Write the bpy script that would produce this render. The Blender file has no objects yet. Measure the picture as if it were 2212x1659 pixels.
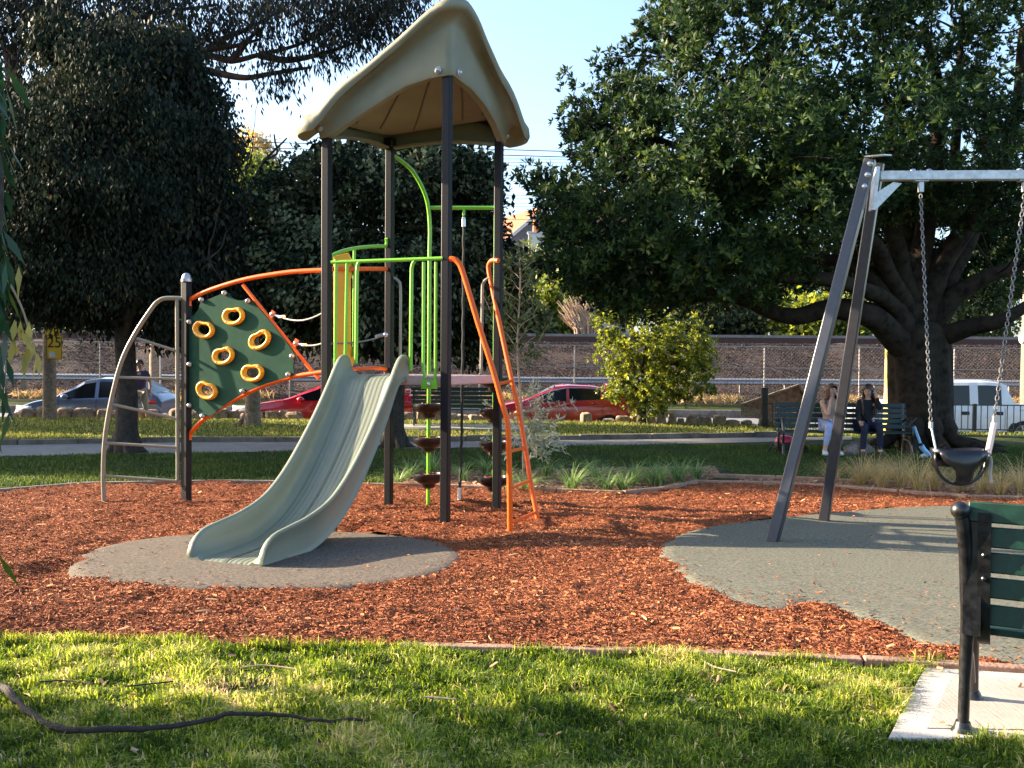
import bpy, math, random
import numpy as np
from mathutils import Vector, Matrix, noise
rnd = random.Random(7)
RG = np.random.default_rng(11)
S = bpy.context.scene
COL = S.collection
R = math.radians
# ------------------------------------------------------------------ camera
FPX = 2100.0; PITCH = R(1.214); ROLL = R(0.4)
cd = bpy.data.cameras.new('camera'); cam = bpy.data.objects.new('camera', cd); COL.objects.link(cam)
cd.sensor_width = 36; cd.lens = 36*FPX/2212; cd.clip_end = 3000; cd.clip_start = 0.05
CM = Matrix.Rotation(math.pi/2-PITCH, 3, 'X') @ Matrix.Rotation(ROLL, 3, 'Z')
CP = Vector((0, 0, 1.6))
cam.matrix_world = Matrix.Translation(CP) @ CM.to_4x4()
S.camera = cam
# ------------------------------------------------------------------ light
SUN_EL = 20.0
TRAVEL = R(-14)                       # ground direction the shadows run to
sv = Vector((math.cos(TRAVEL)*math.cos(R(SUN_EL)), math.sin(TRAVEL)*math.cos(R(SUN_EL)), -math.sin(R(SUN_EL))))
W = bpy.data.worlds.new('World'); S.world = W; W.use_nodes = True
nt = W.node_tree; bg = nt.nodes['Background']
sky = nt.nodes.new('ShaderNodeTexSky'); sky.sky_type = 'NISHITA'; sky.sun_disc = False
sky.sun_elevation = R(SUN_EL); sky.sun_rotation = math.atan2(-sv.x, -sv.y)
sky.dust_density = 2.2; sky.air_density = 1.0; sky.ozone_density = 2.2
nt.links.new(sky.outputs[0], bg.inputs[0]); bg.inputs[1].default_value = 0.112
sd = bpy.data.lights.new('sun', 'SUN'); so = bpy.data.objects.new('sun', sd); COL.objects.link(so)
sd.energy = 5.0; sd.angle = R(0.5); sd.color = (1.0, 0.82, 0.60)
so.rotation_euler = sv.to_track_quat('-Z', 'Y').to_euler(); so.location = (-20, 5, 12)
S.view_settings.view_transform = 'Standard'; S.view_settings.look = 'None'
S.view_settings.exposure = 2.12; S.view_settings.gamma = 1
try:
    S.cycles.max_bounces = 7; S.cycles.diffuse_bounces = 3; S.cycles.transparent_max_bounces = 8
except Exception: pass
# ------------------------------------------------------------------ placing
def sm(t): t = min(1, max(0, t)); return t*t*(3-2*t)
def gz(x, y): return -.07*sm((y-9.5)/2)+.12*sm((y-17)/8)
def edge_y(x): return 26.4-3.1*sm((x-4.5)/4.5)          # where the park ends above the street
def ray(px, py): return CM @ Vector(((px-1106)/FPX, (829.5-py)/FPX, -1))
def G(px, py, dz=0):
    d = ray(px, py); z = 0
    for i in range(20):
        P = CP+d*((z+dz-1.6)/d.z); z = gz(P.x, P.y)
    return P
def at(px, py, Y): d = ray(px, py); return CP+d*(Y/d.y)
def onplane(px, py, P0, n): d = ray(px, py); return CP+d*((Vector(P0)-CP).dot(n)/d.dot(n))
# ------------------------------------------------------------------ mesh builder
class MB:
    def __init__(s): s.v = []; s.f = []
    def add(s, vs, fs):
        o = len(s.v); s.v += [tuple(v) for v in vs]; s.f += [tuple(i+o for i in f) for f in fs]; return s
    def box(s, c, size, rot=None, taper=1.0):
        hx, hy, hz = [k/2 for k in size]; vs = []
        for z in (-hz, hz):
            k = taper if z > 0 else 1
            for x, y in ((-hx, -hy), (hx, -hy), (hx, hy), (-hx, hy)):
                v = Vector((x*k, y*k, z)); v = rot @ v if rot else v; vs.append(v+Vector(c))
        return s.add(vs, [(3, 2, 1, 0), (4, 5, 6, 7), (0, 1, 5, 4), (1, 2, 6, 5), (2, 3, 7, 6), (3, 0, 4, 7)])
    def beam(s, a, b, w, h, up=(0, 0, 1), w2=None, h2=None):
        a = Vector(a); b = Vector(b); d = (b-a).normalized(); x = d.cross(Vector(up)).normalized(); y = x.cross(d)
        vs = []
        for p, ww, hh in ((a, w, h), (b, w2 or w, h2 or h)):
            for i, j in ((-1, -1), (1, -1), (1, 1), (-1, 1)): vs.append(p+x*(i*ww/2)+y*(j*hh/2))
        return s.add(vs, [(0, 1, 2, 3), (7, 6, 5, 4), (1, 0, 4, 5), (2, 1, 5, 6), (3, 2, 6, 7), (0, 3, 7, 4)])
    def tube(s, pts, r, n=10, caps=True, closed=False, squash=1.0):
        pts = [Vector(p) for p in pts]; m = len(pts)
        rs = r if isinstance(r, (list, tuple)) else [r]*m
        T = []
        for i in range(m):
            if closed: t = pts[(i+1) % m]-pts[i-1]
            else: t = pts[min(i+1, m-1)]-pts[max(i-1, 0)]
            T.append(t.normalized() if t.length > 1e-9 else Vector((0, 0, 1)))
        ref = Vector((0, 0, 1)) if abs(T[0].z) < .9 else Vector((1, 0, 0))
        x = T[0].cross(ref).normalized(); vs = []
        for i in range(m):
            x = (x-T[i]*x.dot(T[i])); x = x.normalized() if x.length > 1e-6 else T[i].orthogonal().normalized()
            y = T[i].cross(x)
            for k in range(n):
                a = 2*math.pi*k/n; vs.append(pts[i]+x*(math.cos(a)*rs[i])+y*(math.sin(a)*rs[i]*squash))
        fs = []
        for i in range(m if closed else m-1):
            j = (i+1) % m
            for k in range(n): fs.append((i*n+k, i*n+(k+1) % n, j*n+(k+1) % n, j*n+k))
        if caps and not closed: fs.append(tuple(range(n-1, -1, -1))); fs.append(tuple((m-1)*n+k for k in range(n)))
        return s.add(vs, fs)
    def lathe(s, c, prof, n=20, axis=(0, 0, 1)):
        q = Vector((0, 0, 1)).rotation_difference(Vector(axis)).to_matrix(); vs = []; fs = []
        for r, z in prof:
            for k in range(n):
                a = 2*math.pi*k/n; vs.append(Vector(c)+q @ Vector((r*math.cos(a), r*math.sin(a), z)))
        for i in range(len(prof)-1):
            for k in range(n): fs.append((i*n+k, i*n+(k+1) % n, (i+1)*n+(k+1) % n, (i+1)*n+k))
        fs.append(tuple(range(n-1, -1, -1))); fs.append(tuple((len(prof)-1)*n+k for k in range(n)))
        return s.add(vs, fs)
    def ball(s, c, r, n=12, sc=(1, 1, 1)):
        prof = [(max(1e-4, math.sin(math.pi*i/(n//2+1)))*r, -math.cos(math.pi*i/(n//2+1))*r) for i in range(0, n//2+2)]
        t = MB().lathe((0, 0, 0), prof, n)
        return s.add([Vector(c)+Vector((v[0]*sc[0], v[1]*sc[1], v[2]*sc[2])) for v in t.v], t.f)
    def prism(s, poly, dirv):                     # poly: 3-D outline, extruded along dirv
        n = len(poly); d = Vector(dirv); P = [Vector(p) for p in poly]
        return s.add(P+[p+d for p in P], [tuple(range(n-1, -1, -1)), tuple(range(n, 2*n))]+[(i, (i+1) % n, n+(i+1) % n, n+i) for i in range(n)])
    def grid(s, rows, closeu=False):              # rows: list of equal-length point lists
        m = len(rows); n = len(rows[0]); vs = [p for r in rows for p in r]; fs = []
        for i in range(m-1 if not closeu else m):
            for k in range(n-1): j = (i+1) % m; fs.append((i*n+k, i*n+k+1, j*n+k+1, j*n+k))
        return s.add(vs, fs)
def mesh_np(name, V, loops, starts, tint=None, mat=None):
    me = bpy.data.meshes.new(name); V = np.asarray(V, dtype=np.float32)
    me.vertices.add(len(V)); me.vertices.foreach_set('co', V.ravel())
    me.loops.add(len(loops)); me.loops.foreach_set('vertex_index', np.asarray(loops, dtype=np.int32))
    me.polygons.add(len(starts)); me.polygons.foreach_set('loop_start', np.asarray(starts, dtype=np.int32))
    me.update(calc_edges=True)
    if tint is not None:
        a = me.attributes.new('tint', 'FLOAT', 'FACE'); a.data.foreach_set('value', np.asarray(tint, dtype=np.float32))
    if mat: me.materials.append(mat)
    return me
ORG = {}
def tag(o, label=None, cat=None, group=None, kind=None):
    if label: o['label'] = label
    if cat: o['category'] = cat
    if group: o['group'] = group
    if kind: o['kind'] = kind
    return o
def link(name, me, parent=None, loc=None):
    o = bpy.data.objects.new(name, me); COL.objects.link(o)
    if parent: o.parent = parent
    elif loc is not None: o.location = loc
    return o
def part(name, mb, mat, parent=None, ang=35, bev=0, org=None, solid=0, sub=0):
    """link a builder's mesh; vertices are given in world space"""
    root = parent
    while root is not None and root.parent is not None: root = root.parent
    o0 = Vector(root.location) if root is not None else Vector(org or (0, 0, 0))
    me = bpy.data.meshes.new(name)
    me.from_pydata([tuple(Vector(v)-o0) for v in mb.v], [], mb.f); me.update()
    me.materials.append(mat)
    if ang is not None:
        me.polygons.foreach_set('use_smooth', [True]*len(me.polygons)); me.set_sharp_from_angle(angle=R(ang))
    o = link(name, me, parent, None if parent else o0)
    if solid: m = o.modifiers.new('solid', 'SOLIDIFY'); m.thickness = solid; m.offset = 0
    if bev: m = o.modifiers.new('bevel', 'BEVEL'); m.width = bev; m.segments = 2; m.limit_method = 'ANGLE'; m.angle_limit = R(40)
    if sub: m = o.modifiers.new('sub', 'SUBSURF'); m.levels = sub; m.render_levels = sub
    return o
def empty(name, loc, label, cat, group=None):
    o = bpy.data.objects.new(name, None); COL.objects.link(o); o.location = loc; o.empty_display_size = .2
    return tag(o, label, cat, group)
ORD = 'first second third fourth fifth sixth seventh eighth ninth tenth eleventh twelfth thirteenth fourteenth fifteenth sixteenth seventeenth eighteenth nineteenth twentieth'.split()
ORD += ['twenty-'+w for w in ORD[:9]]+['thirtieth']+['thirty-'+w for w in ORD[:9]]
def smooth(pts, n=6):
    """Catmull-Rom through points"""
    P = [Vector(p) for p in pts]; P = [P[0]*2-P[1]]+P+[P[-1]*2-P[-2]]; out = []
    for i in range(1, len(P)-2):
        for k in range(n):
            t = k/n; a, b, c, d = P[i-1], P[i], P[i+1], P[i+2]
            out.append(.5*((2*b)+(c-a)*t+(2*a-5*b+4*c-d)*t*t+(3*b-a-3*c+d)*t**3))
    out.append(P[-2]); return out
# ------------------------------------------------------------------ materials
def M(name, col, rough=.6, metal=0, var=.12, scale=8, bump=0, bscale=60, col2=None, spec=.5, coat=0, detail=4, pos=(.35, .65), dust=0, dirt=0, dscale=1.3, dcol=.45):
    m = bpy.data.materials.new(name); m.use_nodes = True; n = m.node_tree; b = n.nodes['Principled BSDF']
    b.inputs['Roughness'].default_value = rough; b.inputs['Metallic'].default_value = metal
    b.inputs['Specular IOR Level'].default_value = spec
    if coat: b.inputs['Coat Weight'].default_value = coat; b.inputs['Coat Roughness'].default_value = .05
    tc = n.nodes.new('ShaderNodeTexCoord'); nz = n.nodes.new('ShaderNodeTexNoise'); nz.inputs['Scale'].default_value = scale; nz.inputs['Detail'].default_value = detail
    nz.inputs['Roughness'].default_value = .65
    n.links.new(tc.outputs['Object'], nz.inputs['Vector'])
    cr = n.nodes.new('ShaderNodeValToRGB'); cr.color_ramp.elements[0].position = pos[0]; cr.color_ramp.elements[1].position = pos[1]
    c1 = col2 if col2 else tuple(c*(1-var) for c in col); c2 = col if col2 else tuple(min(1, c*(1+var)) for c in col)
    cr.color_ramp.elements[0].color = (*c1, 1); cr.color_ramp.elements[1].color = (*c2, 1)
    n.links.new(nz.outputs[0], cr.inputs[0]); n.links.new(cr.outputs[0], b.inputs['Base Color'])
    if dirt:          # worn and grimy patches that belong to the surface
        nd = n.nodes.new('ShaderNodeTexNoise'); nd.inputs['Scale'].default_value = dscale; nd.inputs['Detail'].default_value = 9; nd.inputs['Roughness'].default_value = .72
        rd = n.nodes.new('ShaderNodeMapRange'); rd.inputs['From Min'].default_value = .42; rd.inputs['From Max'].default_value = .72; rd.inputs['To Max'].default_value = dirt
        mx = n.nodes.new('ShaderNodeMixRGB'); mx.inputs['Color2'].default_value = (*[c*dcol for c in c2], 1)
        n.links.new(tc.outputs['Object'], nd.inputs['Vector']); n.links.new(nd.outputs[0], rd.inputs['Value']); n.links.new(rd.outputs[0], mx.inputs['Fac']); n.links.new(cr.outputs[0], mx.inputs['Color1']); n.links.new(mx.outputs[0], b.inputs['Base Color'])
    if bump:
        nb = n.nodes.new('ShaderNodeTexNoise'); nb.inputs['Scale'].default_value = bscale; nb.inputs['Detail'].default_value = 6
        bp = n.nodes.new('ShaderNodeBump'); bp.inputs['Strength'].default_value = bump; bp.inputs['Distance'].default_value = .02 if bscale < 100 else (.003 if bscale < 250 else .0006)
        n.links.new(tc.outputs['Object'], nb.inputs['Vector']); n.links.new(nb.outputs[0], bp.inputs['Height']); n.links.new(bp.outputs[0], b.inputs['Normal'])
    if dust:
        mr = n.nodes.new('ShaderNodeMapRange'); mr.inputs['To Min'].default_value = rough-dust; mr.inputs['To Max'].default_value = rough+dust
        n.links.new(nz.outputs[0], mr.inputs['Value']); n.links.new(mr.outputs[0], b.inputs['Roughness'])
    return m
def MT(name, cols, trans=.3, rough=.5, spec=.35, sat=1.0):
    """material whose colour is picked per face by the tint attribute (leaves, blades, chips)"""
    m = bpy.data.materials.new(name); m.use_nodes = True; n = m.node_tree; b = n.nodes['Principled BSDF']
    b.inputs['Roughness'].default_value = rough; b.inputs['Specular IOR Level'].default_value = spec
    at_ = n.nodes.new('ShaderNodeAttribute'); at_.attribute_name = 'tint'
    cr = n.nodes.new('ShaderNodeValToRGB'); el = cr.color_ramp.elements
    while len(el) < len(cols): el.new(.5)
    for i, (p, c) in enumerate(cols): el[i].position = p; el[i].color = (*c, 1)
    n.links.new(at_.outputs['Fac'], cr.inputs[0]); n.links.new(cr.outputs[0], b.inputs['Base Color'])
    if trans:
        t = n.nodes.new('ShaderNodeBsdfTranslucent'); mx = n.nodes.new('ShaderNodeMixShader'); mx.inputs[0].default_value = trans
        hs = n.nodes.new('ShaderNodeHueSaturation'); hs.inputs['Value'].default_value = 1.9; hs.inputs['Hue'].default_value = .485; hs.inputs['Saturation'].default_value = 1.1
        n.links.new(cr.outputs[0], hs.inputs['Color']); n.links.new(hs.outputs[0], t.inputs['Color'])
        n.links.new(b.outputs[0], mx.inputs[1]); n.links.new(t.outputs[0], mx.inputs[2]); n.links.new(mx.outputs[0], n.nodes['Material Output'].inputs[0])
    return m
MAT = dict(
 post=M('post_charcoal', (.009, .0096, .013), .5, spec=.22, var=.25, scale=30, bump=.05, bscale=300),
 swingpost=M('swing_post', (.035, .036, .044), .32, var=.15, scale=20, spec=.6),
 galv=M('galvanised', (.50, .51, .53), .38, .75, var=.22, scale=14, dust=.1),
 chain=M('chain_steel', (.16, .16, .165), .5, .6, var=.3, scale=40),
 steel=M('stainless', (.62, .62, .63), .28, .9, var=.1, scale=30),
 lime=M('lime_paint', (.19, .50, .03), .33, var=.06, scale=6, coat=.2),
 orange=M('orange_paint', (.80, .12, .008), .4, spec=.3, var=.06, scale=6, coat=.08),
 beige=M('beige_paint', (.24, .235, .18), .35, var=.06, scale=6, coat=.15),
 yellow=M('amber_panel', (.80, .34, .01), .45, var=.05, scale=8),
 hold=M('yellow_hold', (.85, .38, .012), .38, var=.08, scale=12, coat=.2),
 board=M('green_board', (.018, .062, .040), .85, spec=.12, var=.12, scale=7, bump=.03, bscale=400),
 slide=M('sage_plastic', (.185, .205, .15), .42, dirt=.35, dscale=2.2, dcol=.7, var=.05, scale=3, bump=.03, bscale=350, dust=.06),
 roof=M('olive_plastic', (.215, .205, .135), .55, dirt=.4, dscale=1.6, dcol=.68, var=.09, scale=2.5, bump=.05, bscale=260, dust=.08),
 rib=M('olive_groove', (.11, .105, .065), .6, var=.08, scale=3),
 deck=M('deck_coating', (.50, .37, .33), .6, var=.1, scale=25, bump=.1, bscale=220),
 black=M('black_plastic', (.007, .007, .009), .28, var=.2, scale=10, spec=.6),
 rope=M('black_rope', (.02, .02, .02), .8, var=.3, scale=80, bump=.3, bscale=200),
 cable=M('grey_cable', (.16, .16, .15), .6, var=.2, scale=90),
 iron=M('cast_iron', (.009, .009, .011), .34, var=.6, scale=22, bump=.12, bscale=120, spec=.6, dust=.15),
 slat=M('green_slat', (.006, .033, .020), .42, spec=.35, var=.3, scale=18, bump=.12, bscale=120, dust=.1),
 slatblack=M('dark_green_slat', (.006, .03, .026), .5, var=.3, scale=9),
 rubber=M('rubber_crumb', (.19, .155, .12), .95, spec=.15, dirt=.55, dscale=3, dcol=.6, var=.0, scale=48, col2=(.05, .046, .042), bump=.5, bscale=110, detail=2, pos=(.3, .68)),
 rubber2=M('green_crumb', (.19, .18, .135), .95, spec=.15, dirt=.5, dscale=2.2, dcol=.6, var=.0, scale=48, col2=(.055, .065, .055), bump=.5, bscale=110, detail=2, pos=(.3, .68)),
 mulch=M('mulch_base', (.32, .095, .036), .95, col2=(.07, .021, .010), scale=55, bump=1.0, bscale=70, detail=5, spec=.15),
 soil=M('garden_mulch', (.36, .20, .12), .95, col2=(.10, .055, .035), scale=40, bump=1.0, bscale=60, spec=.15),
 edging=M('edging_stone', (.32, .18, .12), .85, var=.3, scale=9, bump=.4, bscale=50),
 edgegrey=M('edging_timber', (.24, .20, .16), .85, var=.3, scale=9, bump=.4, bscale=50),
 conc=M('concrete', (.52, .46, .39), .85, dirt=.3, dscale=5, dcol=.7, var=.1, scale=4, bump=.25, bscale=90),
 path=M('path_concrete', (.20, .185, .175), .85, dirt=.4, dscale=1.2, var=.15, scale=2.5, bump=.15, bscale=60),
 kerb=M('kerb_stone', (.17, .145, .12), .9, var=.4, scale=3, bump=.5, bscale=25),
 rock=M('sandstone', (.46, .32, .20), .9, col2=(.15, .11, .08), scale=6, bump=.8, bscale=14),
 road=M('asphalt', (.17, .165, .165), .85, var=.2, scale=3, bump=.2, bscale=90),
 bank=M('embankment', (.085, .046, .031), .95, col2=(.018, .012, .010), scale=4.5, bump=1, bscale=9, detail=8),
 ballast=M('ballast', (.20, .13, .10), .95, var=.5, scale=6, bump=.6, bscale=20),
 rust=M('rusty_rail', (.035, .016, .012), .7, var=.4, scale=6),
 fence=M('fence_galv', (.30, .27, .25), .5, .4, var=.15, scale=6),
 bark=M('bark', (.06, .045, .034), .9, col2=(.02, .016, .013), scale=9, bump=.9, bscale=22),
 barkgrey=M('grey_bark', (.060, .046, .033), .95, spec=.1, col2=(.012, .010, .009), scale=5, detail=9, bump=1, bscale=9, dirt=.6, dscale=2.5),
 barkred=M('gum_bark', (.13, .055, .034), .8, col2=(.035, .02, .015), scale=4, bump=.5, bscale=16),
 barkpale=M('pale_stem', (.40, .28, .19), .8, var=.3, scale=12),
 timber=M('timber_pole', (.34, .26, .18), .9, col2=(.15, .11, .08), scale=14, bump=.6, bscale=30),
 mosspole=M('mossy_pole', (.52, .40, .22), .9, col2=(.34, .33, .05), scale=2.2, bump=.4, bscale=30),
 wedge=M('weathered_red_timber', (.30, .16, .09), .85, col2=(.12, .06, .04), scale=9, bump=.4, bscale=30),
 dead=M('dead_branch', (.028, .018, .016), .85, var=.4, scale=30, bump=.5, bscale=60),
 glass=M('car_glass', (.010, .012, .014), .12, var=.0, spec=.35),
 tyre=M('tyre', (.012, .012, .012), .8, var=.2),
 rim=M('wheel_rim', (.35, .35, .36), .35, .7),
 dark=M('dark_trim', (.01, .01, .011), .6, var=.1),
 red=M('red_car_paint', (.62, .012, .03), .22, var=.03, coat=.9, spec=.6),
 darkred=M('deep_red_car_paint', (.46, .016, .022), .22, var=.03, coat=.9, spec=.6),
 silver=M('blue_silver_paint', (.12, .16, .25), .28, .4, var=.04, coat=.8),
 white=M('white_car_paint', (.74, .72, .70), .35, var=.05, coat=.4),
 lampc=M('clear_lamp', (.75, .72, .70), .12, .3, var=.1),
 lampr=M('tail_lamp', (.55, .01, .01), .2, var=.1, coat=.6),
 sign=M('yellow_sign', (.80, .46, .02), .5, var=.06),
 signblack=M('sign_black', (.01, .01, .01), .6),
 lip=M('lip', (.42, .17, .14), .5),
 skin=M('skin', (.55, .32, .23), .55, var=.06, scale=10),
 hair=M('brown_hair', (.055, .022, .014), .5, var=.4, scale=60),
 hairlong=M('chestnut_hair', (.13, .055, .025), .5, var=.4, scale=60),
 hairdark=M('dark_hair', (.012, .010, .010), .5, var=.3, scale=60),
 jeans=M('light_jeans', (.36, .42, .66), .85, var=.12, scale=14),
 whitecl=M('white_cloth', (.65, .68, .72), .85, var=.06),
 tan=M('tan_cloth', (.40, .29, .22), .85, var=.08),
 blackcl=M('black_cloth', (.010, .010, .012), .9, var=.2),
 navy=M('navy_cloth', (.010, .014, .04), .85, var=.3),
 purple=M('purple_shirt', (.085, .06, .12), .85, var=.1),
 khaki=M('khaki_shorts', (.40, .33, .26), .85, var=.1),
 greycl=M('grey_fleece', (.22, .19, .18), .95, var=.25, scale=20, bump=.4, bscale=60),
 pink=M('pink_plastic', (.75, .03, .12), .4, var=.1),
 blue=M('pale_blue_metal', (.22, .46, .75), .35, var=.1),
 bluep=M('blue_plastic', (.04, .22, .65), .4, var=.1),
 strap=M('white_strap', (.62, .60, .62), .6, var=.1),
 sleeve=M('pink_sleeve', (.82, .55, .46), .4, .3, var=.1),
 rooft=M('terracotta', (.38, .12, .055), .8, var=.25, scale=5, bump=.4, bscale=12),
 brick=M('brick_wall', (.40, .20, .13), .85, var=.25, scale=4),
 render=M('pale_wall', (.62, .60, .56), .8, var=.08, scale=2),
 slate=M('slate_roof', (.12, .12, .13), .7, var=.2, scale=5),
 wire=M('wire', (.05, .05, .05), .6),
)
# ================================================================== SETTING
def inpoly(x, y, P):
    c = False; n = len(P); j = n-1
    for i in range(n):
        if ((P[i][1] > y) != (P[j][1] > y)) and (x < (P[j][0]-P[i][0])*(y-P[i][1])/(P[j][1]-P[i][1])+P[i][0]): c = not c
        j = i
    return c
def inpoly_np(x, y, P):
    c = np.zeros(len(x), bool); n = len(P); j = n-1
    for i in range(n):
        xi, yi, xj, yj = P[i][0], P[i][1], P[j][0], P[j][1]
        if yi != yj: c ^= ((yi > y) != (yj > y)) & (x < (xj-xi)*(y-yi)/(yj-yi)+xi)
        j = i
    return c
def smn(t): t = np.clip(t, 0, 1); return t*t*(3-2*t)
def gzn(x, y): return -.07*smn((y-9.5)/2)+.12*smn((y-17)/8)
def gp(pts): return [tuple(G(*q))[:2] for q in pts]
def nz2(x, y, s, seed=0.): return noise.fractal(Vector((x*s+seed, y*s-seed, seed*.37)), 0.9, 2.1, 4)
front = [(-260, 1376), (0, 1385), (400, 1393), (770, 1403), (1200, 1411), (1600, 1423), (2000, 1441), (2080, 1449), (2500, 1474)]
back = [(-260, 1085), (0, 1058), (200, 1047), (403, 1043), (700, 1047), (840, 1051), (1000, 1056), (1118, 1061), (1240, 1066), (1385, 1071), (1507, 1045), (1591, 1045), (1717, 1049), (1900, 1063), (2068, 1076), (2212, 1079), (2500, 1095)]
MULK = gp(front)+gp(back)[::-1]
# --- the ground: one sheet
xs = [-400, -150, -60, -35]+[-22+i*1.0 for i in range(47)]+[30, 45, 80, 180, 400]
ys = [-300, -60, -10, 0]+[1+i*.5 for i in range(44)]+[22.9+i*.12 for i in range(36)]+[27.5, 29, 33, 37.4, 37.6, 37.75, 40, 42, 60, 200, 900]
def Hg(x, y):
    if y < edge_y(x): return gz(x, y)-(.16 if 4.5 < y < 14 and all(inpoly(x+a, y+b, MULK) for a, b in ((.55, 0), (-.55, 0), (0, .5), (0, -.5))) else 0)
    e = sm((y-edge_y(x))/.35)
    z = gz(x, y)*(1-e)-.45*e
    if 4.5 < y < 14 and all(inpoly(x+a, y+b, MULK) for a, b in ((.55, 0), (-.55, 0), (0, .5), (0, -.5))): z -= .16
    if y > 37.65: z = -.24+.14*sm((y-37.7)/4)
    return z
mb = MB(); rows = [[(x, y, Hg(x, y)) for x in xs] for y in ys]; mb.grid(rows)
mb.f = [f[::-1] for f in mb.f]
MAT['lawn'] = M('lawn', (.055, .075, .018), .95, col2=(.03, .035, .014), scale=1.6, bump=.8, bscale=60, detail=8, spec=.1)
go = part('ground', mb, MAT['lawn'], ang=60); tag(go, kind='structure')
for f in go.data.polygons: f.use_smooth = True
# road and its far kerb
mb = MB(); mb.grid([[(x, edge_y(x)+.4, -.446), (x, 33, -.430), (x, 37.5, -.442)] for x in [-200, -60]+list(range(-22, 26, 2))+[60, 200]])
tag(part('road', mb, MAT['road'], ang=None), kind='structure')
mb = MB(); mb.box((0, 37.62, -.30), (400, .2, .30))
tag(part('kerb', mb, MAT['kerb'], bev=.02), kind='structure')
# embankment with ballast slope, flat top that runs on behind the railway
prof = [(42.2, -.30), (42.6, -.05), (43.2, .22), (44.2, .55), (45.6, 1.15), (47.0, 1.9), (48.2, 2.5), (48.8, 2.62), (52, 2.64), (60, 2.64), (120, 2.7), (900, 3.2)]
mb = MB(); rows = []
exs = [-300, -120, -60]+[-30+i*.75 for i in range(81)]+[60, 120, 300]
for y, z in prof:
    rows.append([(x, y+(.25*nz2(x, y, .4) if y < 50 else 0), z+(.16*nz2(x, y*3, .5, 3.) if 42.5 < y < 49 else 0)) for x in exs])
mb.grid(rows); mb.f = [f[::-1] for f in mb.f]
tag(part('embankment', mb, MAT['bank'], ang=60), kind='structure')
# --- playground mulch
front = [(-260, 1376), (0, 1385), (400, 1393), (770, 1403), (1200, 1411), (1600, 1423), (2000, 1441), (2080, 1449), (2500, 1474)]
back = [(-260, 1085), (0, 1058), (200, 1047), (403, 1043), (700, 1047), (840, 1051), (1000, 1056), (1118, 1061), (1240, 1066), (1385, 1071), (1507, 1045), (1591, 1045), (1717, 1049), (1900, 1063), (2068, 1076), (2212, 1079), (2500, 1095)]
FRONT = gp(front); BACK = gp(back); MUL = FRONT+BACK[::-1]
ov = [(165, 1237), (172, 1215), (200, 1196), (280, 1176), (350, 1167), (430, 1160), (560, 1153), (700, 1154), (850, 1161), (930, 1175), (985, 1199), (988, 1212), (960, 1235), (900, 1254), (800, 1269), (650, 1278), (450, 1275), (300, 1264), (210, 1252)]
rr = [(1437, 1195), (1450, 1172), (1530, 1145), (1640, 1129), (1800, 1113), (1930, 1102), (2060, 1098), (2250, 1100), (2500, 1130), (2500, 1470), (2212, 1445), (2130, 1430), (2070, 1408), (1990, 1388), (1900, 1352), (1810, 1318), (1740, 1306), (1700, 1322), (1640, 1320), (1560, 1292), (1480, 1246), (1440, 1213)]
def resample(P, n=3):
    out = []; m = len(P)
    for i in range(m):
        a, b, c, d = [Vector(P[(i+k-1) % m]) for k in range(4)]
        for k in range(n):
            t = k/n; out.append(tuple(.5*((2*b)+(c-a)*t+(2*a-5*b+4*c-d)*t*t+(3*b-a-3*c+d)*t**3)))
    return out
OV = resample(gp(ov)); RR = resample(gp(rr))
dents = [(G(px, py), r_, d_) for px, py, r_, d_ in ((730, 1150, .35, .07), (1150, 1135, .45, .06), (560, 1190, .2, .02), (235, 1180, .3, .03), (110, 1245, .3, .035), (190, 1275, .25, .03), (1000, 1105, .3, .05), (930, 1092, .3, .04), (1085, 1100, .35, .05), (400, 1100, .3, .03), (250, 1120, .3, .03), (300, 1310, .2, .02), (480, 1330, .25, .02), (1420, 1150, .3, .02), (820, 1140, .4, .03))]
def mz(x, y):
    z = gz(x, y)+.012+.022*nz2(x, y, 1.4)+.021*nz2(x, y, 5, 9.)+.015*nz2(x, y, 14, 4.)
    for P, r_, d_ in dents:
        q = ((x-P.x)**2+(y-P.y)**2)/(r_*r_)
        if q < 6: z += -d_*math.exp(-q)*1.0+.45*d_*math.exp(-(math.sqrt(q)-1.5)**2*4)
    return z
cell = .055; x0 = -6.6; x1 = 7.4; y0 = 4.9; y1 = 13.6
NX = int((x1-x0)/cell); NY = int((y1-y0)/cell)
RRI = [(p[0]+(.06 if p[0] < 3.5 else 0), p[1]) for p in RR]
mb = MB(); idx = {}
for j in range(NY+1):
    y = y0+j*cell
    for i in range(NX+1):
        x = x0+i*cell; mb.v.append((x, y, mz(x, y)+.006))
for j in range(NY):
    for i in range(NX):
        cx = x0+(i+.5)*cell; cy = y0+(j+.5)*cell
        if inpoly(cx, cy, MUL) and not all(inpoly(cx+a, cy+b, OV) for a, b in ((.09, 0), (-.09, 0), (0, .09), (0, -.09))) and not inpoly(cx, cy, RRI):
            a = j*(NX+1)+i; mb.f.append((a, a+1, a+NX+2, a+NX+1))
mo = part('mulch', mb, MAT['mulch'], ang=None); tag(mo, kind='structure')
for f in mo.data.polygons: f.use_smooth = True
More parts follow.
